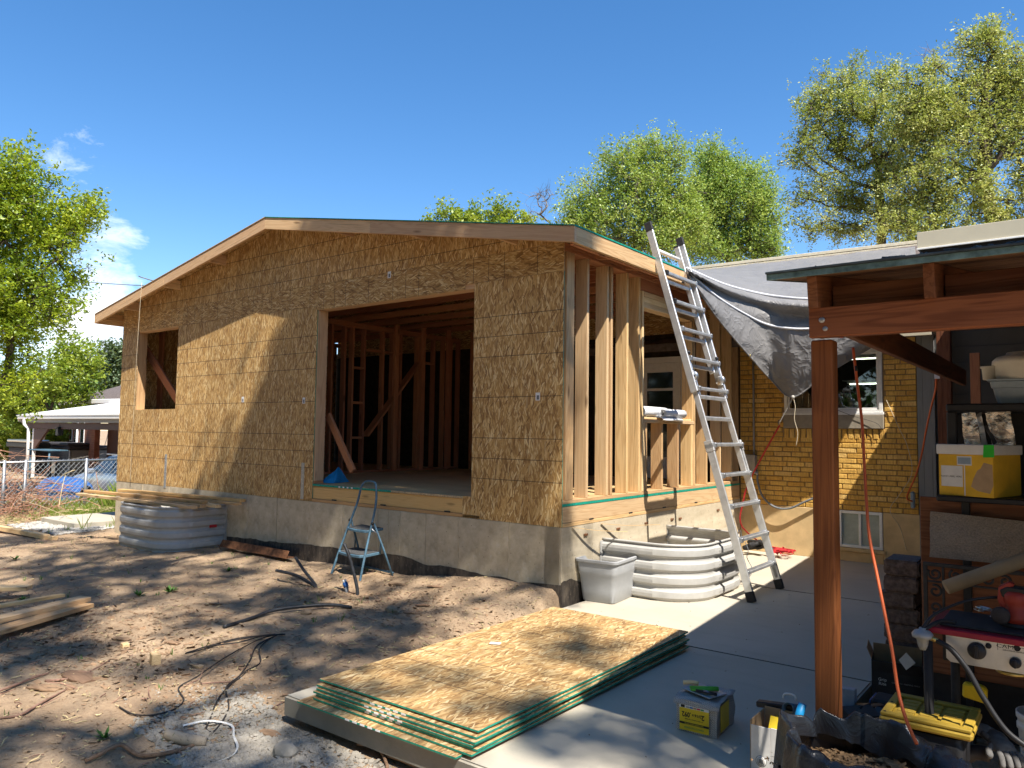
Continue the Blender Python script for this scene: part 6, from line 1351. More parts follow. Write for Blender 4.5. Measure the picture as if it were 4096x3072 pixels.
lab(.04, nd-.12, .02, .155, 'label_yellow', .006, 'label', None, 1)
tp = n0+Vector((0, 0, nh)); bm = bmesh.new(); V_ = []
for i in range(9):
    row = []
    for j in range(9): s, t = i/8, j/8; q = tp+ex*(nw*(-.06+1.12*s))+ey*(nd*(-.05+.98*t)); row.append(bm.verts.new(q+Vector((0, 0, .012+.018*fbm((s*3, t*3, 1), 3)-(.03 if t < .01 else 0)))))
    V_.append(row)
for i in range(8):
    for j in range(8): bm.faces.new((V_[i][j], V_[i+1][j], V_[i+1][j+1], V_[i][j+1]))
solid(bm, .0015); link('torn_flap', bm_mesh('torn_flap', bm, True), NB, mat='tread_paper')
ctr = tp+ex*nw*.5+ey*nd*.4+Vector((0, 0, .028)); PT = tag(block('clear_tray', (-.1, -.07, 0), (.1, .07, .006), 'clear_blue', None, .003), 'clear shallow plastic tray holding the green pencils on the nail box', 'tray'); PT.matrix_basis = basis(ctr, Vector((1, -.35, 0)), Vector((.35, 1, 0))) @ Matrix.Translation((-.1, 0, 0))
ad = Vector((.82, .5, 0)).normalized(); pp = Vector((-ad.y, ad.x, 0))
for k, (dx, dz, l) in enumerate([(-.018, .012, 'rearmost of the green marking pencils on the nail box'), (0, .013, 'middle green marking pencil of the bunch on the nail box'), (.016, .018, 'green marking pencil lying across the others on the nail box'), (.03, .012, 'frontmost green marking pencil of the bunch on the nail box')]): tag(tube('green_pencil', [ctr-ad*.075-pp*dx+Vector((0, 0, dz)), ctr+ad*.075-pp*dx*.7+Vector((0, 0, dz+.004))], .0065, 'pencil_green', None, 7), l, 'pencil', 'green pencils')
for k, (dx, l) in enumerate([(.045, 'black felt pen lying behind the other pen on the nail box tray'), (.062, 'black and silver felt pen nearest the front of the nail box tray')]):
    pn = tag(tube('felt_pen', [ctr-Vector((.0, 0, 0))-pp*dx-ad*.05+Vector((0, 0, .016)), ctr-pp*(dx-.0)+Vector((.05, -.02, .016))+ad*.02], .006, 'black_plastic', None, 8), l, 'pen', 'felt pens'); tube('barrel', [ctr-pp*dx-ad*.02+Vector((.01, -.004, .0162)), ctr-pp*dx+Vector((.03, -.012, .0162))], .0066, 'steel_dull', pn, 8)
kn = tag(tube('utility_knife', [ctr-ex*.13+ey*.03+Vector((0, 0, .012)), ctr-ex*.085+ey*.045+Vector((0, 0, .018)), ctr-ex*.05+ey*.05+Vector((0, 0, .016))], .012, 'lumber_pale', None, 8, 3), 'tan handled cutter at the left end of the nail box', 'cutter')
# carton of odds and ends, mulch bag
b0 = Vector((2.611, -2.26, .0)); OC = thing('junk_carton', 'pale cardboard carton full of odds and ends beside the black bag', 'carton', b0)
bx = Vector((1, .02, 0)).normalized(); by = Vector((-bx.y, bx.x, 0)); cw, cdp, chh = .15, .20, .205
def cs(nm, o, x, w, h, mat='card_white'): return link(nm, with_mat(box_mesh(w, h, .005, .001, (0, 0, 0)), mat), OC, basis(o, x, Z_))
fp = cs('panel', b0, bx, cw*.62, chh); cs('panel', b0+bx*(cw*.63), bx, cw*.37, chh+.004); cs('panel', b0+by*cdp, -by, cdp, chh+.02, 'cardboard'); cs('panel', b0+bx*cw, by, cdp, chh); cs('panel', b0+bx*cw+by*cdp, -bx, cw, chh+.03, 'cardboard')
e0 = b0+bx*.048-by*.0055+Vector((0, 0, .045)); lathe('round_emblem', [(.026, 0), (.026, .0004)], 'ink', fp, basis(e0, bx, Z_), 28); lathe('round_emblem', [(.0245, .0005), (.0245, .0006)], 'card_white', fp, basis(e0, bx, Z_), 28); lathe('round_emblem', [(.018, .0007), (.018, .0008)], 'ink', fp, basis(e0, bx, Z_), 28); lathe('round_emblem', [(.0165, .0009), (.0165, .001)], 'card_white', fp, basis(e0, bx, Z_), 28)
for k in range(7): link('round_emblem', with_mat(box_mesh(.0018, .0006, .024-.002*abs(k-3), 0), 'ink'), fp, basis(e0+bx*(-.0105+.0035*k)-by*.0013, bx, by))
for nm, u, v, mt, w, a, l in [('yellow_leaflet', 3110, 2895, 'label_yellow', .075, .1, 'yellow printed leaflet in the front of the pale carton'), ('yellow_leaflet', 3125, 2865, 'yellow_card', .05, .5, 'darker yellow leaflet standing behind in the pale carton')]:
    p = AT(u, v, 'z', .2); o = prism(nm, [(-w/2, -.03), (w/2, -.035), (w/2, .03), (-w/2, .035)], .001, mt, None, basis(p, Vector((1, a, 0)), Vector((-a, .7, .6)))); tag(o, l, 'leaflet')
p = AT(3178, 2840, 'z', .23); MG = thing('enamel_mug', 'blue grey metal mug lying in the pale carton', 'mug', p); lathe('cup', [(.028, 0), (.03, .002), (.03, .07), (.028, .07), (.026, .01)], 'stool_blue', MG, basis(p, (1, -.2, 0), (0, .3, 1)), 20)
p = AT(3195, 2880, 'z', .24); tag(tube('caulk_tube', [p-Vector((.02, 0, .05)), p+Vector((.01, .03, .07))], .02, 'blue_tarp', None, 12), 'bright blue tube standing in the pale carton against the bag', 'tube')
a, b = AT(3030, 2812, 'z', .225), AT(3205, 2835, 'z', .245); tag(board('black_channel', a, b, .045, .028, 'black_plastic', None, ch=.004), 'black plastic channel laid across the pale carton', 'channel')
p = AT(3160, 2795, 'z', .25); tag(tube('white_hook', [p+Vector((-.035, 0, -.005)), p+Vector((-.025, 0, .02)), p+Vector((.02, 0, .022)), p+Vector((.03, 0, 0))], .005, 'white_plastic', None, 6, 4), 'white plastic handle loop above the blue mug', 'handle')
MB_ = thing('mulch_bag', 'open crumpled black plastic bag of bark mulch at the bottom right corner', 'bag', (3.15, -2.85, 0))
cen = Vector((3.22, -2.83, 0)); bm = bmesh.new(); NA, NR = 90, 22; V_ = []
for i in range(NA):
    a = 2*math.pi*i/NA; row = []; ca, sa = math.cos(a), math.sin(a)
    rin = .20+.04*fbm((ca*2, sa*2, 1), 2); rout = .40+.10*max(0, ca)-.11*max(0, -ca)+.07*fbm((ca*1.5, sa*1.5, 6), 2); 
    if sa > .2: rout -= .10*sa
    for j in range(NR+1):
        t = j/NR; rr_ = rin+(rout-rin)*t; x, y = cen.x+ca*rr_*1.12, cen.y+sa*rr_*.86
        prof = .33+.085*math.sin(min(1, t*2.6)*math.pi*.55)-(.44*max(0, t-.42)**1.25*1.6)
        prof += .05*max(0, -ca)*(1-t)+.03*max(0, sa)*(1-t)
        cr = abs(fbm((x*5+3, y*5, 1), 4)); cr2 = abs(fbm((x*11, y*11+4, 5), 3)); prof += (.5-cr)*.10*min(1, t*3+.2)+(.3-cr2)*.04
        row.append(bm.verts.new((x+.02*fbm((x*9, y*9, 2), 2), y+.02*fbm((x*9, y*9, 8), 2), max(-.03, prof))))
    V_.append(row)
for i in range(NA):
    A_, B_ = V_[i], V_[(i+1) % NA]
    for j in range(NR): bm.faces.new((A_[j], B_[j], B_[j+1], A_[j+1]))
bmesh.ops.recalc_face_normals(bm, faces=bm.faces); link('plastic', bm_mesh('plastic', bm, True), MB_, mat='black_bag')
bm = bmesh.new(); V_ = []
for i in range(24):
    row = []
    for j in range(24): x, y = cen.x+(i/23-.5)*.54, cen.y+(j/23-.5)*.44; row.append(bm.verts.new((x, y, .355+.03*fbm((x*8, y*8, 0), 3)-.6*((x-cen.x)**2+(y-cen.y)**2))))
    V_.append(row)
for i in range(23):
    for j in range(23): bm.faces.new((V_[i][j], V_[i+1][j], V_[i+1][j+1], V_[i][j+1]))
link('mulch', bm_mesh('mulch', bm), MB_, mat='mulch')
ms = scatter('mulch_chips', 2600, lambda r: (cen.x+.25*r.normal()*.5, cen.y+.2*r.normal()*.5), (.006, .022), 'mulch', 'chip', 31, .358, lambda x, y: .03*fbm((x*8, y*8, 0), 3)-.6*((x-cen.x)**2+(y-cen.y)**2)); attach(ms, MB_)
# ================================================================ next door
zf = .9
F0, F1 = AT(-40, 1852, 'z', zf), AT(540, 1835, 'z', zf); fd = (F1-F0); FL = fd.length; fd.normalize()
FN = thing('chain_link_fence', 'galvanised chain link fence between the weeds and the neighbouring yard', 'fence', F0)
tube('top_rail', [F0, F1], .017, 'steel_dull', FN, 8)
for u in (108, -30, 520):
    t = (AT(u, 1848, 'z', zf)-F0).dot(fd); p = F0+fd*t; tube('post', [Vector((p.x, p.y, -.4)), Vector((p.x, p.y, zf+.04))], .03, 'steel_dull', FN, 10)
bm = bmesh.new(); H_ = 1.15; s = .052
for sgn in (1, -1):
    k = -H_
    while k < FL+H_:
        a, b = (k, 0.0), (k+H_, H_)
        if sgn < 0: a, b = (k+H_, 0.0), (k, H_)
        if max(a[0], b[0]) > 0 and min(a[0], b[0]) < FL:
            top = .045 if True else 0
            pa, pb = F0+fd*a[0]+Vector((0, 0, -H_)), F0+fd*b[0]+Vector((0, 0, 0))
            e = pb+(pb-pa).normalized()*.05; tube_bm(bm, [pa+Vector((0, .004*sgn, 0)), e+Vector((0, .004*sgn, 0))], .0031, 3, False)
        k += s*2
tag(link('chain_mesh', bm_mesh('chain_mesh', bm), FN, mat='electric_grey'), kind='stuff')
# brush pile
bm = bmesh.new(); r = random.Random(12); c0 = PX(-10, 1985, 14.2); c0.z = -.15
for k in range(430):
    t = r.random(); c = c0+Vector((r.gauss(0, .55)-.1, r.gauss(0, .6), 0)); c.z = -.15+abs(r.gauss(0, .5))*max(.12, 1-.5*abs(c.x-c0.x))
    L = r.uniform(.3, 1.3); a = r.random()*6.28; el = r.gauss(.15, .45); d = Vector((math.cos(a)*math.cos(el), math.sin(a)*math.cos(el), math.sin(el)))
    p = [c-d*L/2, c+Vector((r.gauss(0, .06), r.gauss(0, .06), r.gauss(.04, .05))), c+d*L/2]
    if p[0].z < -.2: p[0].z = -.2
    tube_bm(bm, smooth_path(p, 3), [.007, .0065, .006, .005, .004, .003, .002], 4, False)
tag(link('brush_pile', bm_mesh('brush_pile', bm), mat='twig_red'), 'heap of dry pruned branches by the fence at the left edge', 'brush pile')['kind'] = 'stuff'
scatter('straw', 1700, lambda r: (lambda q: None if q[0] > -11.1 and q[1] > -.45 and q[1] < 1.3 else q)((c0.x+r.normal()*.7+.1, c0.y+r.normal()*.7)), (.05, .28), 'straw', 'twig', 33, .05)
scatter('straw', 1100, lambda r: (lambda q: None if q[0] > -11.3 and q[1] < 1.35 else q)((-11.2+r.normal()*.9, 1.6+r.normal()*.8)), (.08, .35), 'straw', 'twig', 34, .12)
for u0, v0, u1, v1, h in [(0, 1990, 320, 2090, .25), (-20, 1790, 90, 1960, .1), (200, 1960, 300, 1880, .2), (235, 2030, 262, 1900, .1)]:
    a, b = AT(u0, v0, 'y', c0.y+.2), AT(u1, v1, 'y', c0.y+.5); tag(tube('dry_stem', [a, a.lerp(b, .5)+Vector((0, 0, .08)), b], .006, 'straw', None, 5, 4), {320: 'long arching straw stem over the weeds toward the pad', 90: 'leaning reddish stem at the left edge of the brush pile', 300: 'dry stem crossing the blue plastic boat', 262: 'upright dry weed stalk before the blue plastic boat'}[u1], 'stem', 'dry stems by the fence')
# neighbour's house and covered patio
NY = 6.0; GZ = -.45
NB_ = thing('neighbour_house', 'red brick house with brown hip roof and a white roofed patio cover beyond the fence', 'house', (-24, 9, GZ))
gl, gr = AT(85, 1668, 'y', NY), AT(300, 1672, 'y', NY); xg0 = gl.x; xg1 = -15.5; zg = 1.9
bk_ = AT(62, 1618, 'y', NY+4.2); zb_ = bk_.z
PCN = thing('patio_roof', 'white metal patio cover with gutter and downspout attached to the red brick house', 'patio cover', (xg0, NY, GZ))
nP = 14
for k in range(nP):
    x0 = xg0+(xg1-xg0)*k/nP; x1 = xg0+(xg1-xg0)*(k+1)/nP-.03; board('roof_panel', ((x0+x1)/2, NY, zg+.12), ((x0+x1)/2, NY+4.2, zb_), x1-x0, .04, 'white_paint', PCN, ch=.004)
block('gutter', (xg0-.05, NY-.14, zg-.05), (xg1, NY-.01, zg+.1), 'white_paint', PCN, .02); block('gutter_lip', (xg0-.05, NY-.16, zg+.075), (xg1, NY-.141, zg+.11), 'white_paint', PCN, .004); block('fascia', (xg0-.02, NY-.008, zg-.18), (xg1, NY+.03, zg+.06), 'spa_side', PCN, .004)
board('end_fascia', (xg0-.03, NY-.1, zg-.02), (xg0-.03, NY+4.2, zb_-.14), .05, .26, 'white_paint', PCN); block('beam', (xg0+.3, NY+.1, zg-.42), (xg1, NY+.2, zg-.19), 'brown_paint', PCN, .004)
pd = AT(100, 1760, 'y', NY-.1).x; tube('downspout', [(pd-.1, NY-.12, zg-.05), (pd-.1, NY-.12, zg-.25), (pd+.02, NY+.0, zg-.42), (pd+.02, NY+.02, GZ)], .062, 'white_paint', PCN, 8)
px_ = AT(72, 1760, 'y', NY+2.5).x; block('post', (px_-.07, NY+2.4, GZ), (px_+.07, NY+2.55, zg), 'brown_paint', PCN, axis='z'); block('post', (pd+.12, NY+.1, GZ), (pd+.26, NY+.2, zg-.42), 'white_paint', PCN, axis='z')
prism('gusset', [(0, 0), (1.3, 0), (0, -.85)], .08, 'brown_paint', PCN, basis((pd+.26, NY+.18, zg-.43), (1, 0, 0), (0, 0, 1)))
wl, wr_ = AT(258, 1780, 'y', NY+4.0), AT(388, 1780, 'y', NY+2.6)
wd = (wr_-wl); wd.z = 0; WL_ = wd.length; wd.normalize(); wn = Vector((wd.y, -wd.x, 0))
WALL = board('wall', (wl.x, wl.y, .9), (wr_.x, wr_.y, .9), .2, 2.7, 'nbr_brick', NB_, ch=0)
for k in range(26):
    z = GZ+.12+.1*k; board('mortar_course', Vector((wl.x, wl.y, z))+wn*.101, Vector((wr_.x, wr_.y, z))+wn*.101, .004, .012, 'mortar', WALL, ch=0)
for u, wv_, z0, z1 in [(268, .5, .9, 1.9), (309, .6, .75, 1.9), (363, .75, .35, 1.9)]:
    t = (AT(u, 1750, 'y', (wl.y+wr_.y)/2)-wl).dot(wd); c = Vector((wl.x, wl.y, 0))+wd*t+wn*.11
    w_ = board('window', c-wd*wv_/2+Vector((0, 0, (z0+z1)/2)), c+wd*wv_/2+Vector((0, 0, (z0+z1)/2)), .04, z1-z0, 'white_paint', NB_, ch=.004); board('pane', c-wd*(wv_/2-.06)+wn*.021+Vector((0, 0, (z0+z1)/2)), c+wd*(wv_/2-.06)+wn*.021+Vector((0, 0, (z0+z1)/2)), .006, z1-z0-.12, 'car_glass', w_, ch=0); board('sill', c-wd*(wv_/2+.08)+Vector((0, 0, z0-.05)), c+wd*(wv_/2+.08)+Vector((0, 0, z0-.05)), .16, .08, 'nbr_brick_dark', w_)
t = (AT(328, 1780, 'y', (wl.y+wr_.y)/2)-wl).dot(wd); c = Vector((wl.x, wl.y, 0))+wd*t+wn*.16; tube('downspout', [c+Vector((0, 0, GZ)), c+Vector((0, 0, 1.75))], .05, 'white_paint', NB_, 8)
block('wall', (wr_.x+.02, wr_.y+.4, GZ), (-14, wr_.y+.6, 2.0), 'brown_paint', NB_, .002); block('wall', (-28.5, NY+7, GZ), (-24.2, NY+7.2, 2.0), 'siding', NB_, .002)
r0 = [AT(185, 1622, 'y', NY+4.6), AT(480, 1612, 'y', NY+3.2), AT(480, 1545, 'y', NY+8), AT(462, 1553, 'y', NY+8.2), AT(350, 1590, 'y', NY+8)]
rp0 = Vector((-30.5, NY+4.1, zb_-.02)); bm = bmesh.new()
A1, A2, A3, A4 = AT(185, 1622, 'y', NY+4.4), AT(640, 1610, 'y', NY+4.4), AT(640, 1500, 'y', NY+7.5), AT(352, 1588, 'y', NY+7)
vs = [bm.verts.new(p) for p in (A1, A2, A3, A4)]; bm.faces.new(vs); solid(bm, .15); rf_ = link('roof', bm_mesh('roof', bm), NB_, mat='shingle')
for k in range(1, 12): 
    t = k/12; board('shingle_course', A1.lerp(A4, t)+Vector((0, 0, .02)), A2.lerp(A3, t)+Vector((0, 0, .02)), .06, .03, 'shingle', rf_, ch=0)
e0, e1 = AT(352, 1606, 'y', NY+3.55), AT(500, 1606, 'y', NY+3.4); board('eave_gutter', e0, e1+Vector((2, 0, 0)), .16, .2, 'white_paint', NB_, ch=.02)
# things on the patio
q0, q1 = AT(140, 1850, 'y', NY+2.0), AT(282, 1850, 'y', NY+2.0); zs = AT(200, 1775, 'y', NY+2).z
SP = thing('hot_tub', 'hot tub with pale panelled sides and folded dark cover under the patio roof', 'hot tub', (q0.x, NY+2, GZ)); 
for k in range(4): block('side_board', (q0.x, NY+1.96, GZ+.0+k*.27), (q1.x-.5, NY+2.0, GZ+.26+k*.27), 'spa_side', SP, .01)
block('shell', (q0.x, NY+2.01, GZ), (q1.x-.02, NY+3.9, zs-.22), 'spa_side', SP, .03); block('corner_panel', (q1.x-.48, NY+1.93, GZ), (q1.x, NY+2.005, zs-.22), 'steel_dull', SP, .02); block('cover', (q0.x-.1, NY+1.85, zs-.2), (q1.x+.12, NY+4, zs-.06), 'spa_cover', SP, .05); block('cover_fold', (q0.x-.1, NY+1.8, zs-.05), (q1.x+.1, NY+3.0, zs+.07), 'spa_cover', SP, .05)
g0_, g1_ = AT(25, 1850, 'y', NY+.8), AT(136, 1850, 'y', NY+.8); zgr = AT(80, 1760, 'y', NY+.8).z
BQ = thing('barbecue', 'black barbecue grill with a bright steel lid behind the downspout', 'barbecue', (g0_.x, NY+.8, GZ)); block('cabinet', (g0_.x+.2, NY+.8, GZ), (g1_.x-.1, NY+1.4, zgr-.32), 'dark_card', BQ, .02); block('firebox', (g0_.x, NY+.75, zgr-.31), (g1_.x, NY+1.4, zgr-.1), 'black_plastic', BQ, .03); block('lid', (g0_.x+.15, NY+.72, zgr-.095), (g1_.x, NY+1.35, zgr+.02), 'steel_bright', BQ, .04)
ta, tb_ = AT(110, 1797, 'y', NY-.6), AT(190, 1797, 'y', NY-.6); PTB = thing('patio_table', 'dark metal patio table beside the hot tub', 'table', (ta.x, NY-.6, GZ)); block('table_top', (ta.x, NY-.6, ta.z-.03), (tb_.x, NY+.1, ta.z+.01), 'stool_blue', PTB, .006)
for x in (ta.x+.05, tb_.x-.08): tube('leg', [(x, NY-.5, GZ), (x, NY-.5, ta.z-.03)], .035, 'stool_blue', PTB, 6)
ta, tb_ = AT(150, 1835, 'y', NY-1.6), AT(232, 1835, 'y', NY-1.6); BN = thing('bench', 'low dark bench on the concrete patio next door', 'bench', (ta.x, NY-1.6, GZ)); block('seat', (ta.x, NY-1.6, ta.z-.05), (tb_.x, NY-1.2, ta.z), 'dark_card', BN, .01)
for t in (.3, .65): x = ta.x+(tb_.x-ta.x)*t; tube('leg', [(x, NY-1.4, GZ), (x, NY-1.4, ta.z-.05)], .05, 'dark_card', BN, 6)
lp = AT(238, 1725, 'y', NY+.1); LN = thing('lantern', 'black square lantern hanging under the patio roof beam', 'lantern', lp)
block('body', (lp.x-.11, NY, lp.z-.16), (lp.x+.11, NY+.2, lp.z+.12), 'black_plastic', LN, .02); block('cap', (lp.x-.14, NY-.03, lp.z+.125), (lp.x+.14, NY+.23, lp.z+.16), 'black_plastic', LN, .02); tube('hook', [(lp.x, NY+.1, lp.z+.16), (lp.x, NY+.1, lp.z+.26)], .01, 'black_plastic', LN, 6)
tag(block('neighbour_patio', (-31, NY-3.2, GZ-.5), (-19, NY+6, GZ), 'slab', None, .02), kind='structure')
tag(block('driveway', (-21, 2.0, GZ-.6), (-12.8, 12, GZ-.14), 'slab', None, .02), kind='structure')
# white house far behind
tag(block('white_shed', (-40, 20, -1), (-31, 22, 2.6), 'white_paint', None, .02), 'white wall of a building far behind the patio', 'shed')
# blue plastic boat or pool shell
k0 = AT(118, 1925, 'y', 2.2); k1 = AT(278, 1930, 'y', 2.2); kl = (k1-k0).length; kz = AT(200, 1893, 'y', 2.2).z-.1
KB = thing('plastic_boat', 'bright blue upturned plastic boat shell behind the fence', 'boat', k0); bm = bmesh.new(); V_ = []
for i in range(19):
    t = i/18; w = (.5*math.sin(math.pi*min(1, max(0, t*.9+.05)))**.6); row = []
    for j in range(11):
        a = math.pi*j/10; row.append(bm.verts.new((k0.x+kl*t, 2.6-w*math.cos(a), -.3+(kz+.3)*(math.sin(a)**.5)*(.72+.28*math.sin(math.pi*t)**.5))))
    V_.append(row)
for a, b in zip(V_, V_[1:]):
    for j in range(10): bm.faces.new((a[j], b[j], b[j+1], a[j+1]))
link('hull', bm_mesh('hull', bm, True), KB, mat='blue_plastic'); tube('rim', [Vector((k0.x+kl*t, 2.6-.52*math.sin(math.pi*min(1, max(0, t*.9+.05)))**.6, -.02)) for t in np.linspace(0, 1, 14)], .03, 'blue_plastic', KB, 8)
# silver car
c0_ = AT(268, 1945, 'y', 3.4); CZ = GZ-.14
CAR = thing('parked_car', 'silver car parked behind the chain link fence, hood pointing left', 'car', (c0_.x+2.2, 4.2, CZ)); bx0 = c0_.x
prof = [(0, .35, .62), (.05, .66, .70), (.35, .80, .80), (.9, .90, .84), (1.25, .97, .86), (1.95, 1.40, .70), (2.4, 1.47, .66), (3.3, 1.42, .66), (3.9, 1.08, .74), (4.35, 1.0, .8), (4.45, .6, .78)]
bm = bmesh.new(); V_ = []
for x, zt3, hw in prof:
    row = []; belt = min(zt3, .93)
    for s, z in [(-.8, .25), (-.88, .45), (-.9, .7), (-.87, belt), (-hw+.02, zt3-.02 if zt3 > .95 else zt3-.01), (-hw*.5, zt3), (hw*.5, zt3), (hw-.02, zt3-.02), (.87, belt), (.9, .7), (.88, .45), (.8, .25)]: row.append(bm.verts.new((bx0+x, 4.3+s*(.82 if x < .04 else 1), CZ+min(z, zt3 if abs(s) < .85 else z, 9))))
    V_.append(row)
for a, b in zip(V_, V_[1:]):
    for j in range(11): bm.faces.new((a[j], b[j], b[j+1], a[j+1]))
bm.faces.new(V_[0][::-1]); bm.faces.new(V_[-1]); bmesh.ops.recalc_face_normals(bm, faces=bm.faces); bo = link('body', bm_mesh('body', bm, True), CAR, mat='car_paint')
def cq(nm, pts, mat): bm = bmesh.new(); bm.faces.new([bm.verts.new((bx0+x, 4.3+y, CZ+z)) for x, y, z in pts]); solid(bm, .01); return link(nm, bm_mesh(nm, bm), CAR, mat=mat)
cq('windshield', [(1.3, -.74, 1.0), (1.95, -.6, 1.415), (1.95, .6, 1.415), (1.3, .74, 1.0)], 'car_glass'); cq('side_window', [(1.45, -.86, .99), (2.02, -.71, 1.36), (2.55, -.70, 1.41), (2.55, -.89, .97)], 'car_glass'); cq('side_window', [(2.62, -.89, .97), (2.62, -.70, 1.41), (3.3, -.70, 1.36), (3.7, -.88, .99)], 'car_glass')
block('mirror', (bx0+1.5, 4.3-1.08, CZ+.92), (bx0+1.66, 4.3-.88, CZ+1.06), 'car_paint', CAR, .04)
for x in (.85, 3.55):
    wlx = lathe('wheel', [(.2, -.1), (.33, -.09), (.34, 0), (.33, .09), (.2, .1)], 'black_rubber', CAR, basis((bx0+x, 4.3-.8, CZ+.33), (1, 0, 0), (0, 0, 1)), 20); lathe('rim', [(.2, .09), (.2, .105), (.05, .11)], 'steel_bright', wlx, basis((bx0+x, 4.3-.8, CZ+.33), (1, 0, 0), (0, 0, 1)), 12)
for y in (-.62, .62): block('headlight', (bx0+.02, 4.3+y-.16, CZ+.58), (bx0+.16, 4.3+y+.16, CZ+.70), 'steel_bright', CAR, .03)
block('roof_rail', (bx0+1.9, 4.3-.72, CZ+1.43), (bx0+3.4, 4.3-.69, CZ+1.46), 'steel_dull', CAR, .004)

# ================================================================ trees
def leaf_mesh(name, C, m, rad_, size, mat, parent, seed, flat_up=.35, sp=.5, tone0=0.0):
    r = np.random.default_rng(seed); N = len(C)*m
    ci = np.repeat(np.arange(len(C)), m); C = np.asarray(C)
    # leaves sit in small sprays inside each cluster
    ns = max(4, m//9); spray = r.normal(size=(len(C), ns, 3))*rad_*.62; si = r.integers(0, ns, N)
    P = C[ci]+spray[ci, si]+r.normal(size=(N, 3))*rad_*.2
    nrm = r.normal(size=(N, 3)); nrm[:, 2] = np.abs(nrm[:, 2])+flat_up; nrm /= np.linalg.norm(nrm, axis=1)[:, None]
    a = np.cross(nrm, r.normal(size=(N, 3))); a /= np.linalg.norm(a, axis=1)[:, None]+1e-9; b = np.cross(nrm, a)
    s = size*(.6+.8*r.random(N))[:, None]
    V = np.stack([P-a*s*.5, P+b*s*sp*.5+a*s*.05, P+a*s*.55-nrm*s*.1, P-b*s*sp*.5+a*s*.05], 1).reshape(-1, 3)
    me = bpy.data.meshes.new(name); me.vertices.add(4*N); me.vertices.foreach_set('co', V.ravel().astype(np.float32))
    me.loops.add(4*N); me.loops.foreach_set('vertex_index', np.arange(4*N, dtype=np.int32)); me.polygons.add(N); me.polygons.foreach_set('loop_start', np.arange(0, 4*N, 4, dtype=np.int32)); me.polygons.foreach_set('loop_total', np.full(N, 4, np.int32))
    me.update(); me.validate()
    tone = np.clip(.5+tone0+.20*r.normal(size=len(C))[ci]+.17*r.normal(size=(len(C), ns))[ci, si]+.16*r.normal(size=N), 0, 1)
    me.attributes.new('tone', 'FLOAT', 'POINT').data.foreach_set('value', np.repeat(tone, 4).astype(np.float32))
    return link(name, me, parent, mat=mat)
def grow(nodes, trunk, bias=.45, r0=.010, power=2.2):
    """join cluster centres into limbs: every node hangs on the nearer, lower part of the tree"""
    T = [np.array(p, float) for p in trunk]; par = [max(-1, i-1) for i in range(len(T))]; par[0] = -1; path = [0.0]
    for i in range(1, len(T)): path.append(path[-1]+np.linalg.norm(T[i]-T[i-1]))
    top = T[-1]; order = sorted(range(len(nodes)), key=lambda i: np.linalg.norm(nodes[i]-top)+.2*abs(nodes[i][2]-top[2]))
    P = np.array(T)
    for i in order:
        p = np.asarray(nodes[i]); d = np.linalg.norm(P-p, axis=1); cost = d+bias*np.array(path)*.35+.5*np.maximum(0, P[:, 2]-p[2]); k = int(np.argmin(cost))
        P = np.vstack([P, p]); par.append(k); path.append(path[k]+d[k])
    n = len(P); rr = np.full(n, 0.0); ch = [[] for _ in range(n)]
    for i in range(1, n): ch[par[i]].append(i)
    for i in range(n-1, -1, -1):
        rr[i] = max(r0, (sum(rr[c]**power for c in ch[i]))**(1/power)) if ch[i] else r0
    return P, par, rr, ch
def tree(name, label, trunk, blobs, n, m, crad, lsize, lmat, bmat='bark', seed=1, group=None, cat='tree', nodes=None, twigs=4, tone0=0.0, r0=.012, rscale=1.0):
    r = np.random.default_rng(seed)
    if nodes is None:
        w_ = np.array([b[1][0]*b[1][1]*b[1][2] for b in blobs])**.72; w_ /= w_.sum(); nodes = []
        for _ in range(n):
            c, R_ = blobs[r.choice(len(blobs), p=w_)]; v = r.normal(size=3); v /= np.linalg.norm(v); nodes.append(np.array(c)+v*np.array(R_)*(r.random()**.42))
    T_ = thing(name, label, cat, trunk[0], group)
    P, par, rr, ch = grow(nodes, trunk, r0=r0)
    bm = bmesh.new()
    for i in range(1, len(P)):
        a, b = Vector(P[par[i]]), Vector(P[i]); L = (b-a).length; ra, rb = min(rr[par[i]], rr[i]*1.6+.004)*rscale, rr[i]*rscale
        if L < 1e-4: continue
        j = Vector(r.normal(size=3))*L*.07; mids = [a, a.lerp(b, .35)+j+Vector((0, 0, -.03*L)), a.lerp(b, .7)+j*.7, b]
        tube_bm(bm, mids, [ra, ra*.7+rb*.3, ra*.3+rb*.7, rb*.85], 5 if rb < .05 else 8, False)
    for i in range(len(trunk), len(P)):
        c = Vector(P[i])
        for _ in range(twigs):
            d = Vector(r.normal(size=3)).normalized()*crad*r.uniform(.6, 1.3); d.z *= .8; tube_bm(bm, [c, c+d*.5+Vector((0, 0, .05*crad)), c+d], [r0*.6*rscale, r0*.42*rscale, r0*.2*rscale], 3, False)
    link('trunk', bm_mesh('trunk', bm, True), T_, mat=bmat)
    if m: leaf_mesh('crown', P[len(trunk):], m, crad, lsize, lmat, T_, seed+50, tone0=tone0)
    return T_
def B(u, v, d, ru, rv): return (tuple(PX(u, v, d)), (ru*d/F_PX, (ru+rv)*.42*d/F_PX, rv*d/F_PX))
def ground_pt(u, d, z=-.5): p = PX(u, 1720, d); return Vector((p.x, p.y, z))
d = 21
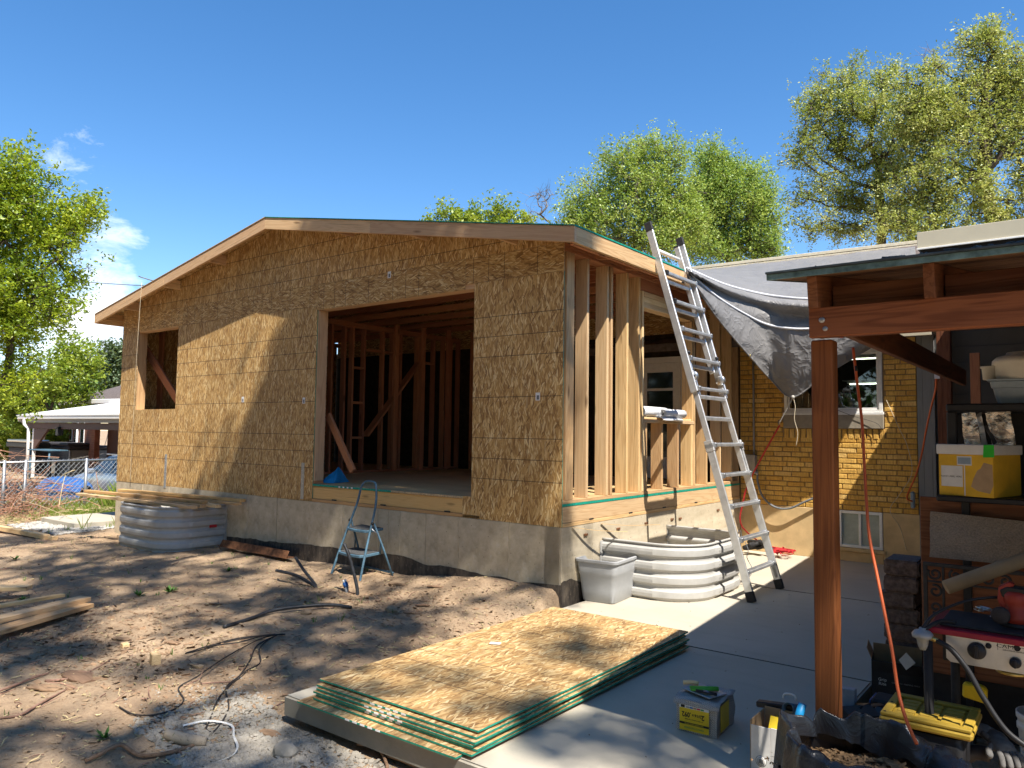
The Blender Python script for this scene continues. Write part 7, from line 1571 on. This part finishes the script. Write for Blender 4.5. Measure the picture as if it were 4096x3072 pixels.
tree('maple_tree', 'big bright yellow green tree filling the left edge beyond the fence', [ground_pt(-90, d), PX(-30, 1560, d), PX(40, 1350, d), PX(150, 1180, d)],
     [B(40, 690, d, 130, 140), B(150, 830, d, 160, 140), B(300, 830, d, 90, 110), B(20, 950, d, 150, 170), B(230, 980, d, 150, 120), B(340, 930, d, 60, 70), B(110, 1150, d, 190, 120), B(320, 1110, d, 85, 90), B(30, 1330, d, 150, 150), B(230, 1250, d, 110, 90), B(60, 1520, d, 160, 110), B(-120, 1100, d, 200, 400), B(40, 590, d, 45, 60), B(-60, 800, d, 100, 200)],
     340, 150, .36, .105, 'leaf_bright', seed=3, group='trees along the skyline')
d = 34
tree('lime_tree', 'yellow green tree behind the white patio roof, lower right of the big bright one', [ground_pt(180, d), PX(200, 1650, d), PX(230, 1560, d)], [B(300, 1420, d, 80, 70), B(250, 1510, d, 120, 90), B(120, 1560, d, 120, 70), B(360, 1500, d, 40, 50), B(60, 1620, d, 120, 80), B(330, 1580, d, 60, 40)], 120, 120, .5, .16, 'leaf_lime', seed=5, group='trees along the skyline')
tree('orchard_tree', 'shaded green tree between patio roof and the big bright tree', [ground_pt(60, 40), PX(60, 1650, 40)], [B(30, 1600, 40, 160, 90), B(250, 1600, 40, 140, 60), B(120, 1680, 40, 200, 60)], 90, 110, .7, .2, 'leaf_mid', seed=6, group='trees along the skyline')
tree('lilac_bush', 'green bushes beyond the neighbouring patio seen under its roof', [ground_pt(120, 36, -1.2), PX(120, 1790, 36)], [B(10, 1745, 36, 110, 60), B(150, 1740, 36, 110, 50), B(250, 1760, 36, 90, 60), B(-60, 1780, 36, 90, 90)], 90, 130, .6, .17, 'leaf_lime', seed=27, cat='bush', group='trees along the skyline')
d = 44
tree('dark_tree', 'dark green dense tree against the sky just left of the OSB gable wall', [ground_pt(440, d), PX(440, 1640, d), PX(445, 1560, d)], [B(430, 1470, d, 70, 80), B(480, 1440, d, 60, 60), B(400, 1540, d, 70, 60), B(470, 1560, d, 90, 70)], 150, 130, .55, .19, 'leaf_dark', seed=7, group='trees along the skyline')
tree('dead_tree', 'bare twiggy treetop behind the dark green tree at the left', [ground_pt(410, 50), PX(408, 1500, 50), PX(408, 1420, 50)], [B(410, 1380, 50, 30, 30)], 16, 0, .5, .1, None, 'bark_light', 8, 'trees along the skyline', twigs=3, r0=.012)
d = 27
tree('lime_tree', 'yellow green treetop peeking above the long roof fascia, left of the bare twigs', [ground_pt(1860, d), PX(1860, 1200, d), PX(1850, 950, d)], [B(1800, 875, d, 70, 40), B(1735, 895, d, 28, 20), B(1880, 890, d, 60, 40), B(2010, 875, d, 70, 45), B(2090, 890, d, 45, 40), B(1950, 900, d, 60, 40), B(1870, 960, d, 160, 60)], 95, 120, .36, .12, 'leaf_lime', seed=9, group='trees along the skyline')
tree('dead_tree', 'bare leafless twigs rising above the roof beside the green tree', [ground_pt(2215, 24), PX(2210, 1000, 24), PX(2200, 890, 24)], [B(2180, 800, 24, 40, 60), B(2145, 790, 24, 30, 35), B(2150, 850, 24, 35, 30)], 26, 0, .42, .1, None, 'bark_light', 10, 'trees along the skyline', twigs=3, r0=.010)
d = 23
tree('ash_tree', 'round green tree behind the ladder top with pale twigs showing through', [ground_pt(2560, d), PX(2560, 1200, d), PX(2545, 950, d)], [B(2590, 600, d, 80, 70), B(2480, 640, d, 120, 90), B(2680, 650, d, 80, 110), B(2540, 740, d, 180, 100), B(2380, 790, d, 110, 100), B(2300, 860, d, 80, 60), B(2450, 880, d, 190, 100), B(2650, 850, d, 130, 130), B(2560, 980, d, 200, 80), B(2740, 790, d, 80, 110), B(2740, 930, d, 90, 90), B(2330, 930, d, 110, 70), B(2250, 950, d, 60, 40)], 330, 170, .36, .078, 'leaf_green', 'bark_light', 11, 'trees along the skyline')
d = 26
tree('elm_tree', 'fuller green tree right of the ladder top, above the tarp', [ground_pt(2920, d), PX(2920, 1200, d), PX(2900, 980, d)], [B(2850, 640, d, 75, 70), B(2820, 740, d, 90, 110), B(2950, 730, d, 110, 100), B(3030, 760, d, 70, 80), B(2880, 850, d, 170, 110), B(3040, 880, d, 75, 110), B(2830, 980, d, 150, 80), B(2990, 990, d, 120, 60), B(3080, 1000, d, 50, 60)], 330, 170, .40, .085, 'leaf_mid', 'bark', 13, 'trees along the skyline', tone0=.12)
d = 18.5
tree('locust_tree', 'tall olive green tree with dark open limbs left of the beige roof fascia', [ground_pt(3535, d), PX(3530, 1150, d), PX(3525, 870, d), PX(3515, 640, d)], [B(3330, 360, d, 70, 90), B(3440, 320, d, 80, 80), B(3530, 310, d, 70, 80), B(3250, 440, d, 90, 90), B(3390, 470, d, 150, 100), B(3560, 440, d, 110, 110), B(3210, 580, d, 60, 60), B(3340, 610, d, 130, 70), B(3200, 650, d, 60, 50), B(3290, 740, d, 120, 60), B(3460, 640, d, 120, 80), B(3230, 800, d, 90, 60), B(3420, 800, d, 120, 70), B(3250, 900, d, 90, 50), B(3400, 920, d, 120, 50), B(3560, 700, d, 80, 100), B(3600, 560, d, 90, 120), B(3590, 860, d, 110, 90), B(3690, 500, d, 90, 60), B(3700, 620, d, 80, 80)], 330, 150, .25, .060, 'leaf_olive', 'bark', 15, 'trees along the skyline', twigs=5)
d = 17
tree('locust_tree', 'tallest olive yellow tree at the right edge, rising to a narrow top', [ground_pt(3930, d), PX(3930, 1150, d), PX(3930, 700, d), PX(3940, 420, d), PX(3950, 250, d)], [B(3950, 140, d, 50, 50), B(3930, 210, d, 90, 60), B(3850, 190, d, 60, 40), B(4020, 240, d, 60, 80), B(3980, 320, d, 110, 80), B(3740, 280, d, 50, 55), B(3720, 380, d, 130, 70), B(3830, 420, d, 130, 80), B(4040, 420, d, 110, 110), B(3680, 500, d, 110, 80), B(3820, 560, d, 160, 90), B(4000, 590, d, 150, 120), B(3700, 650, d, 130, 100), B(3650, 800, d, 140, 100), B(3850, 740, d, 160, 110), B(4050, 760, d, 120, 120), B(3750, 890, d, 180, 70), B(3980, 880, d, 150, 60), B(3560, 900, d, 90, 60), B(4200, 600, d, 120, 250), B(3640, 430, d, 80, 110), B(3760, 430, d, 90, 60), B(3870, 350, d, 60, 90), B(3870, 480, d, 80, 80), B(4090, 300, d, 60, 80), B(4120, 380, d, 90, 160), B(4080, 940, d, 120, 60), B(3620, 330, d, 50, 50), B(3650, 950, d, 120, 50), B(3850, 960, d, 150, 40)], 600, 150, .25, .060, 'leaf_olive', 'bark', 17, 'trees along the skyline', twigs=4, tone0=.14)
tree('dead_tree', 'bare twigs poking above the olive trees near the top right', [ground_pt(3720, 19), PX(3725, 600, 19), PX(3728, 330, 19)], [B(3725, 230, 19, 30, 45), B(3760, 260, 19, 25, 20), B(3690, 250, 19, 15, 20)], 16, 0, .35, .1, None, 'bark_light', 19, 'trees along the skyline', twigs=3, r0=.009)
# the yard's own shade trees, standing behind the viewpoint: their leaves dapple the dirt and the gable
SV = Vector((1.0, -.50, 1.67)); rs = np.random.default_rng(21); nodes_a, nodes_b = [], []
def add_targets(n, gen, tau):
    k = 0
    for _ in range(n):
        p = gen()
        if rs.random() < tau(p)*.5:
            h = rs.uniform(13.0, 18.0); t = (h-p[2])/1.67; c = np.array(p)+np.array(SV)*t
            (nodes_a if c[0] > 5.0 else nodes_b).append(c)
def tau_ground(p):
    x, y = p[0], p[1]; lf = fbm((x*.55+3, y*1.1, 2), 3); v = 1.05+1.8*lf
    if x > -.1: v = (.25 if y > -.4 else (.55+.9*lf)) if x < 1.55 else (.5+1.0*lf if y < -2.0 else .15)
    if x < -6.0: v *= .75
    return max(.05, v)
add_targets(520, lambda: (rs.uniform(-9.5, .0), rs.uniform(-4.6, -.15), 0.0), tau_ground)
add_targets(150, lambda: (rs.uniform(.0, 3.2), rs.uniform(-4.2, -.3), 0.0), tau_ground)
def tau_gable(p):
    x, z = p[0], p[2]; xb = -5.4+(z-1.15)*.65
    if x < xb+.1: return .0 if z > .75 else .3
    if x < -3.8: return 3.4 if not (-4.25 < x < -3.7 and 1.2 < z < 2.3) else .5
    if x < -1.12: return .7 if z < .9 else 1.4
    return 2.2 if z > 1.75 else (.6 if z > .7 else .7)
add_targets(230, lambda: (rs.uniform(-5.6, .0), 0.0, rs.uniform(.1, 3.0)), tau_gable)
for _ in range(26):
    p = np.array([rs.uniform(-6.4, -5.5), rs.uniform(-.9, -.05), rs.uniform(0, .5)]); h = rs.uniform(13, 18); nodes_b.append(p+np.array(SV)*((h-p[2])/1.67))
for i, (x, y, h) in enumerate([(-17, -12, 13), (-11, -13, 14), (-5.5, -13.5, 15), (0, -14.5, 15), (6, -14.5, 15), (15.5, -12, 13), (-22, -8, 12)]):  # unseen trees added to block sky fill on the gable wall
    tree('screen_tree', ['unseen tree added at the south west corner to screen sky light', 'unseen tall tree added to screen sky light, second from the west', 'unseen tall tree added to screen sky light, third from the west', 'unseen tall tree added straight behind the viewpoint to screen sky light', 'unseen tall tree added towards the east to screen sky light', 'unseen tree added east of the patio cover to screen sky light', 'unseen tree added at the western end of the yard to screen sky light'][i], [(x, y, -.3), (x, y, 2.2), (x, y, h*.5)], [((x, y, h*.62), (3.4, 2.8, h*.4)), ((x+1, y, h*.25), (3.2, 2.4, h*.22))], 210, 70, .72, .36, 'leaf_shade', 'bark', 60+i, 'unseen trees added to screen sky light', twigs=0)
tree('shade_tree', 'tall yard tree standing behind the viewpoint whose leaves dapple the dirt', [(11, -13, -.2), (10.8, -12.6, 4), (10.2, -11, 9)], None, 0, 95, .30, .115, 'leaf_green', 'bark', 23, nodes=nodes_a, twigs=3)
SH2 = tree('shade_tree', 'second tall yard tree standing behind the viewpoint on the left', [(2.2, -13.5, -.2), (2.3, -13.2, 4), (2.4, -11, 9)], None, 0, 95, .30, .115, 'leaf_green', 'bark', 24, nodes=nodes_b, twigs=3)
# one low dense bough of that tree whose edge draws the slanting shadow on the gable
bough = []
for _ in range(130):
    z = rs.uniform(.75, 2.95); xb = -5.4+(z-1.15)*.65; x = xb+.14+rs.random()*1.25; h = 9.2+.5*rs.random(); t = (h-z)/1.67; bough.append(np.array((x, 0.0, z))+np.array(SV)*t)
leaf_mesh('crown', np.array(bough), 22, .085, .09, 'leaf_green', SH2, 77)
bc = Vector(np.mean(bough, axis=0)); tube('limb', [Vector((2.4, -11, 9)), Vector((1.4, -7.5, 9.6)), bc], [.09]*13 if False else .05, 'bark', SH2, 8, 4)
for k in range(0, 130, 3): tube('limb', [bc, Vector(bough[k])], .008, 'bark', SH2, 4)
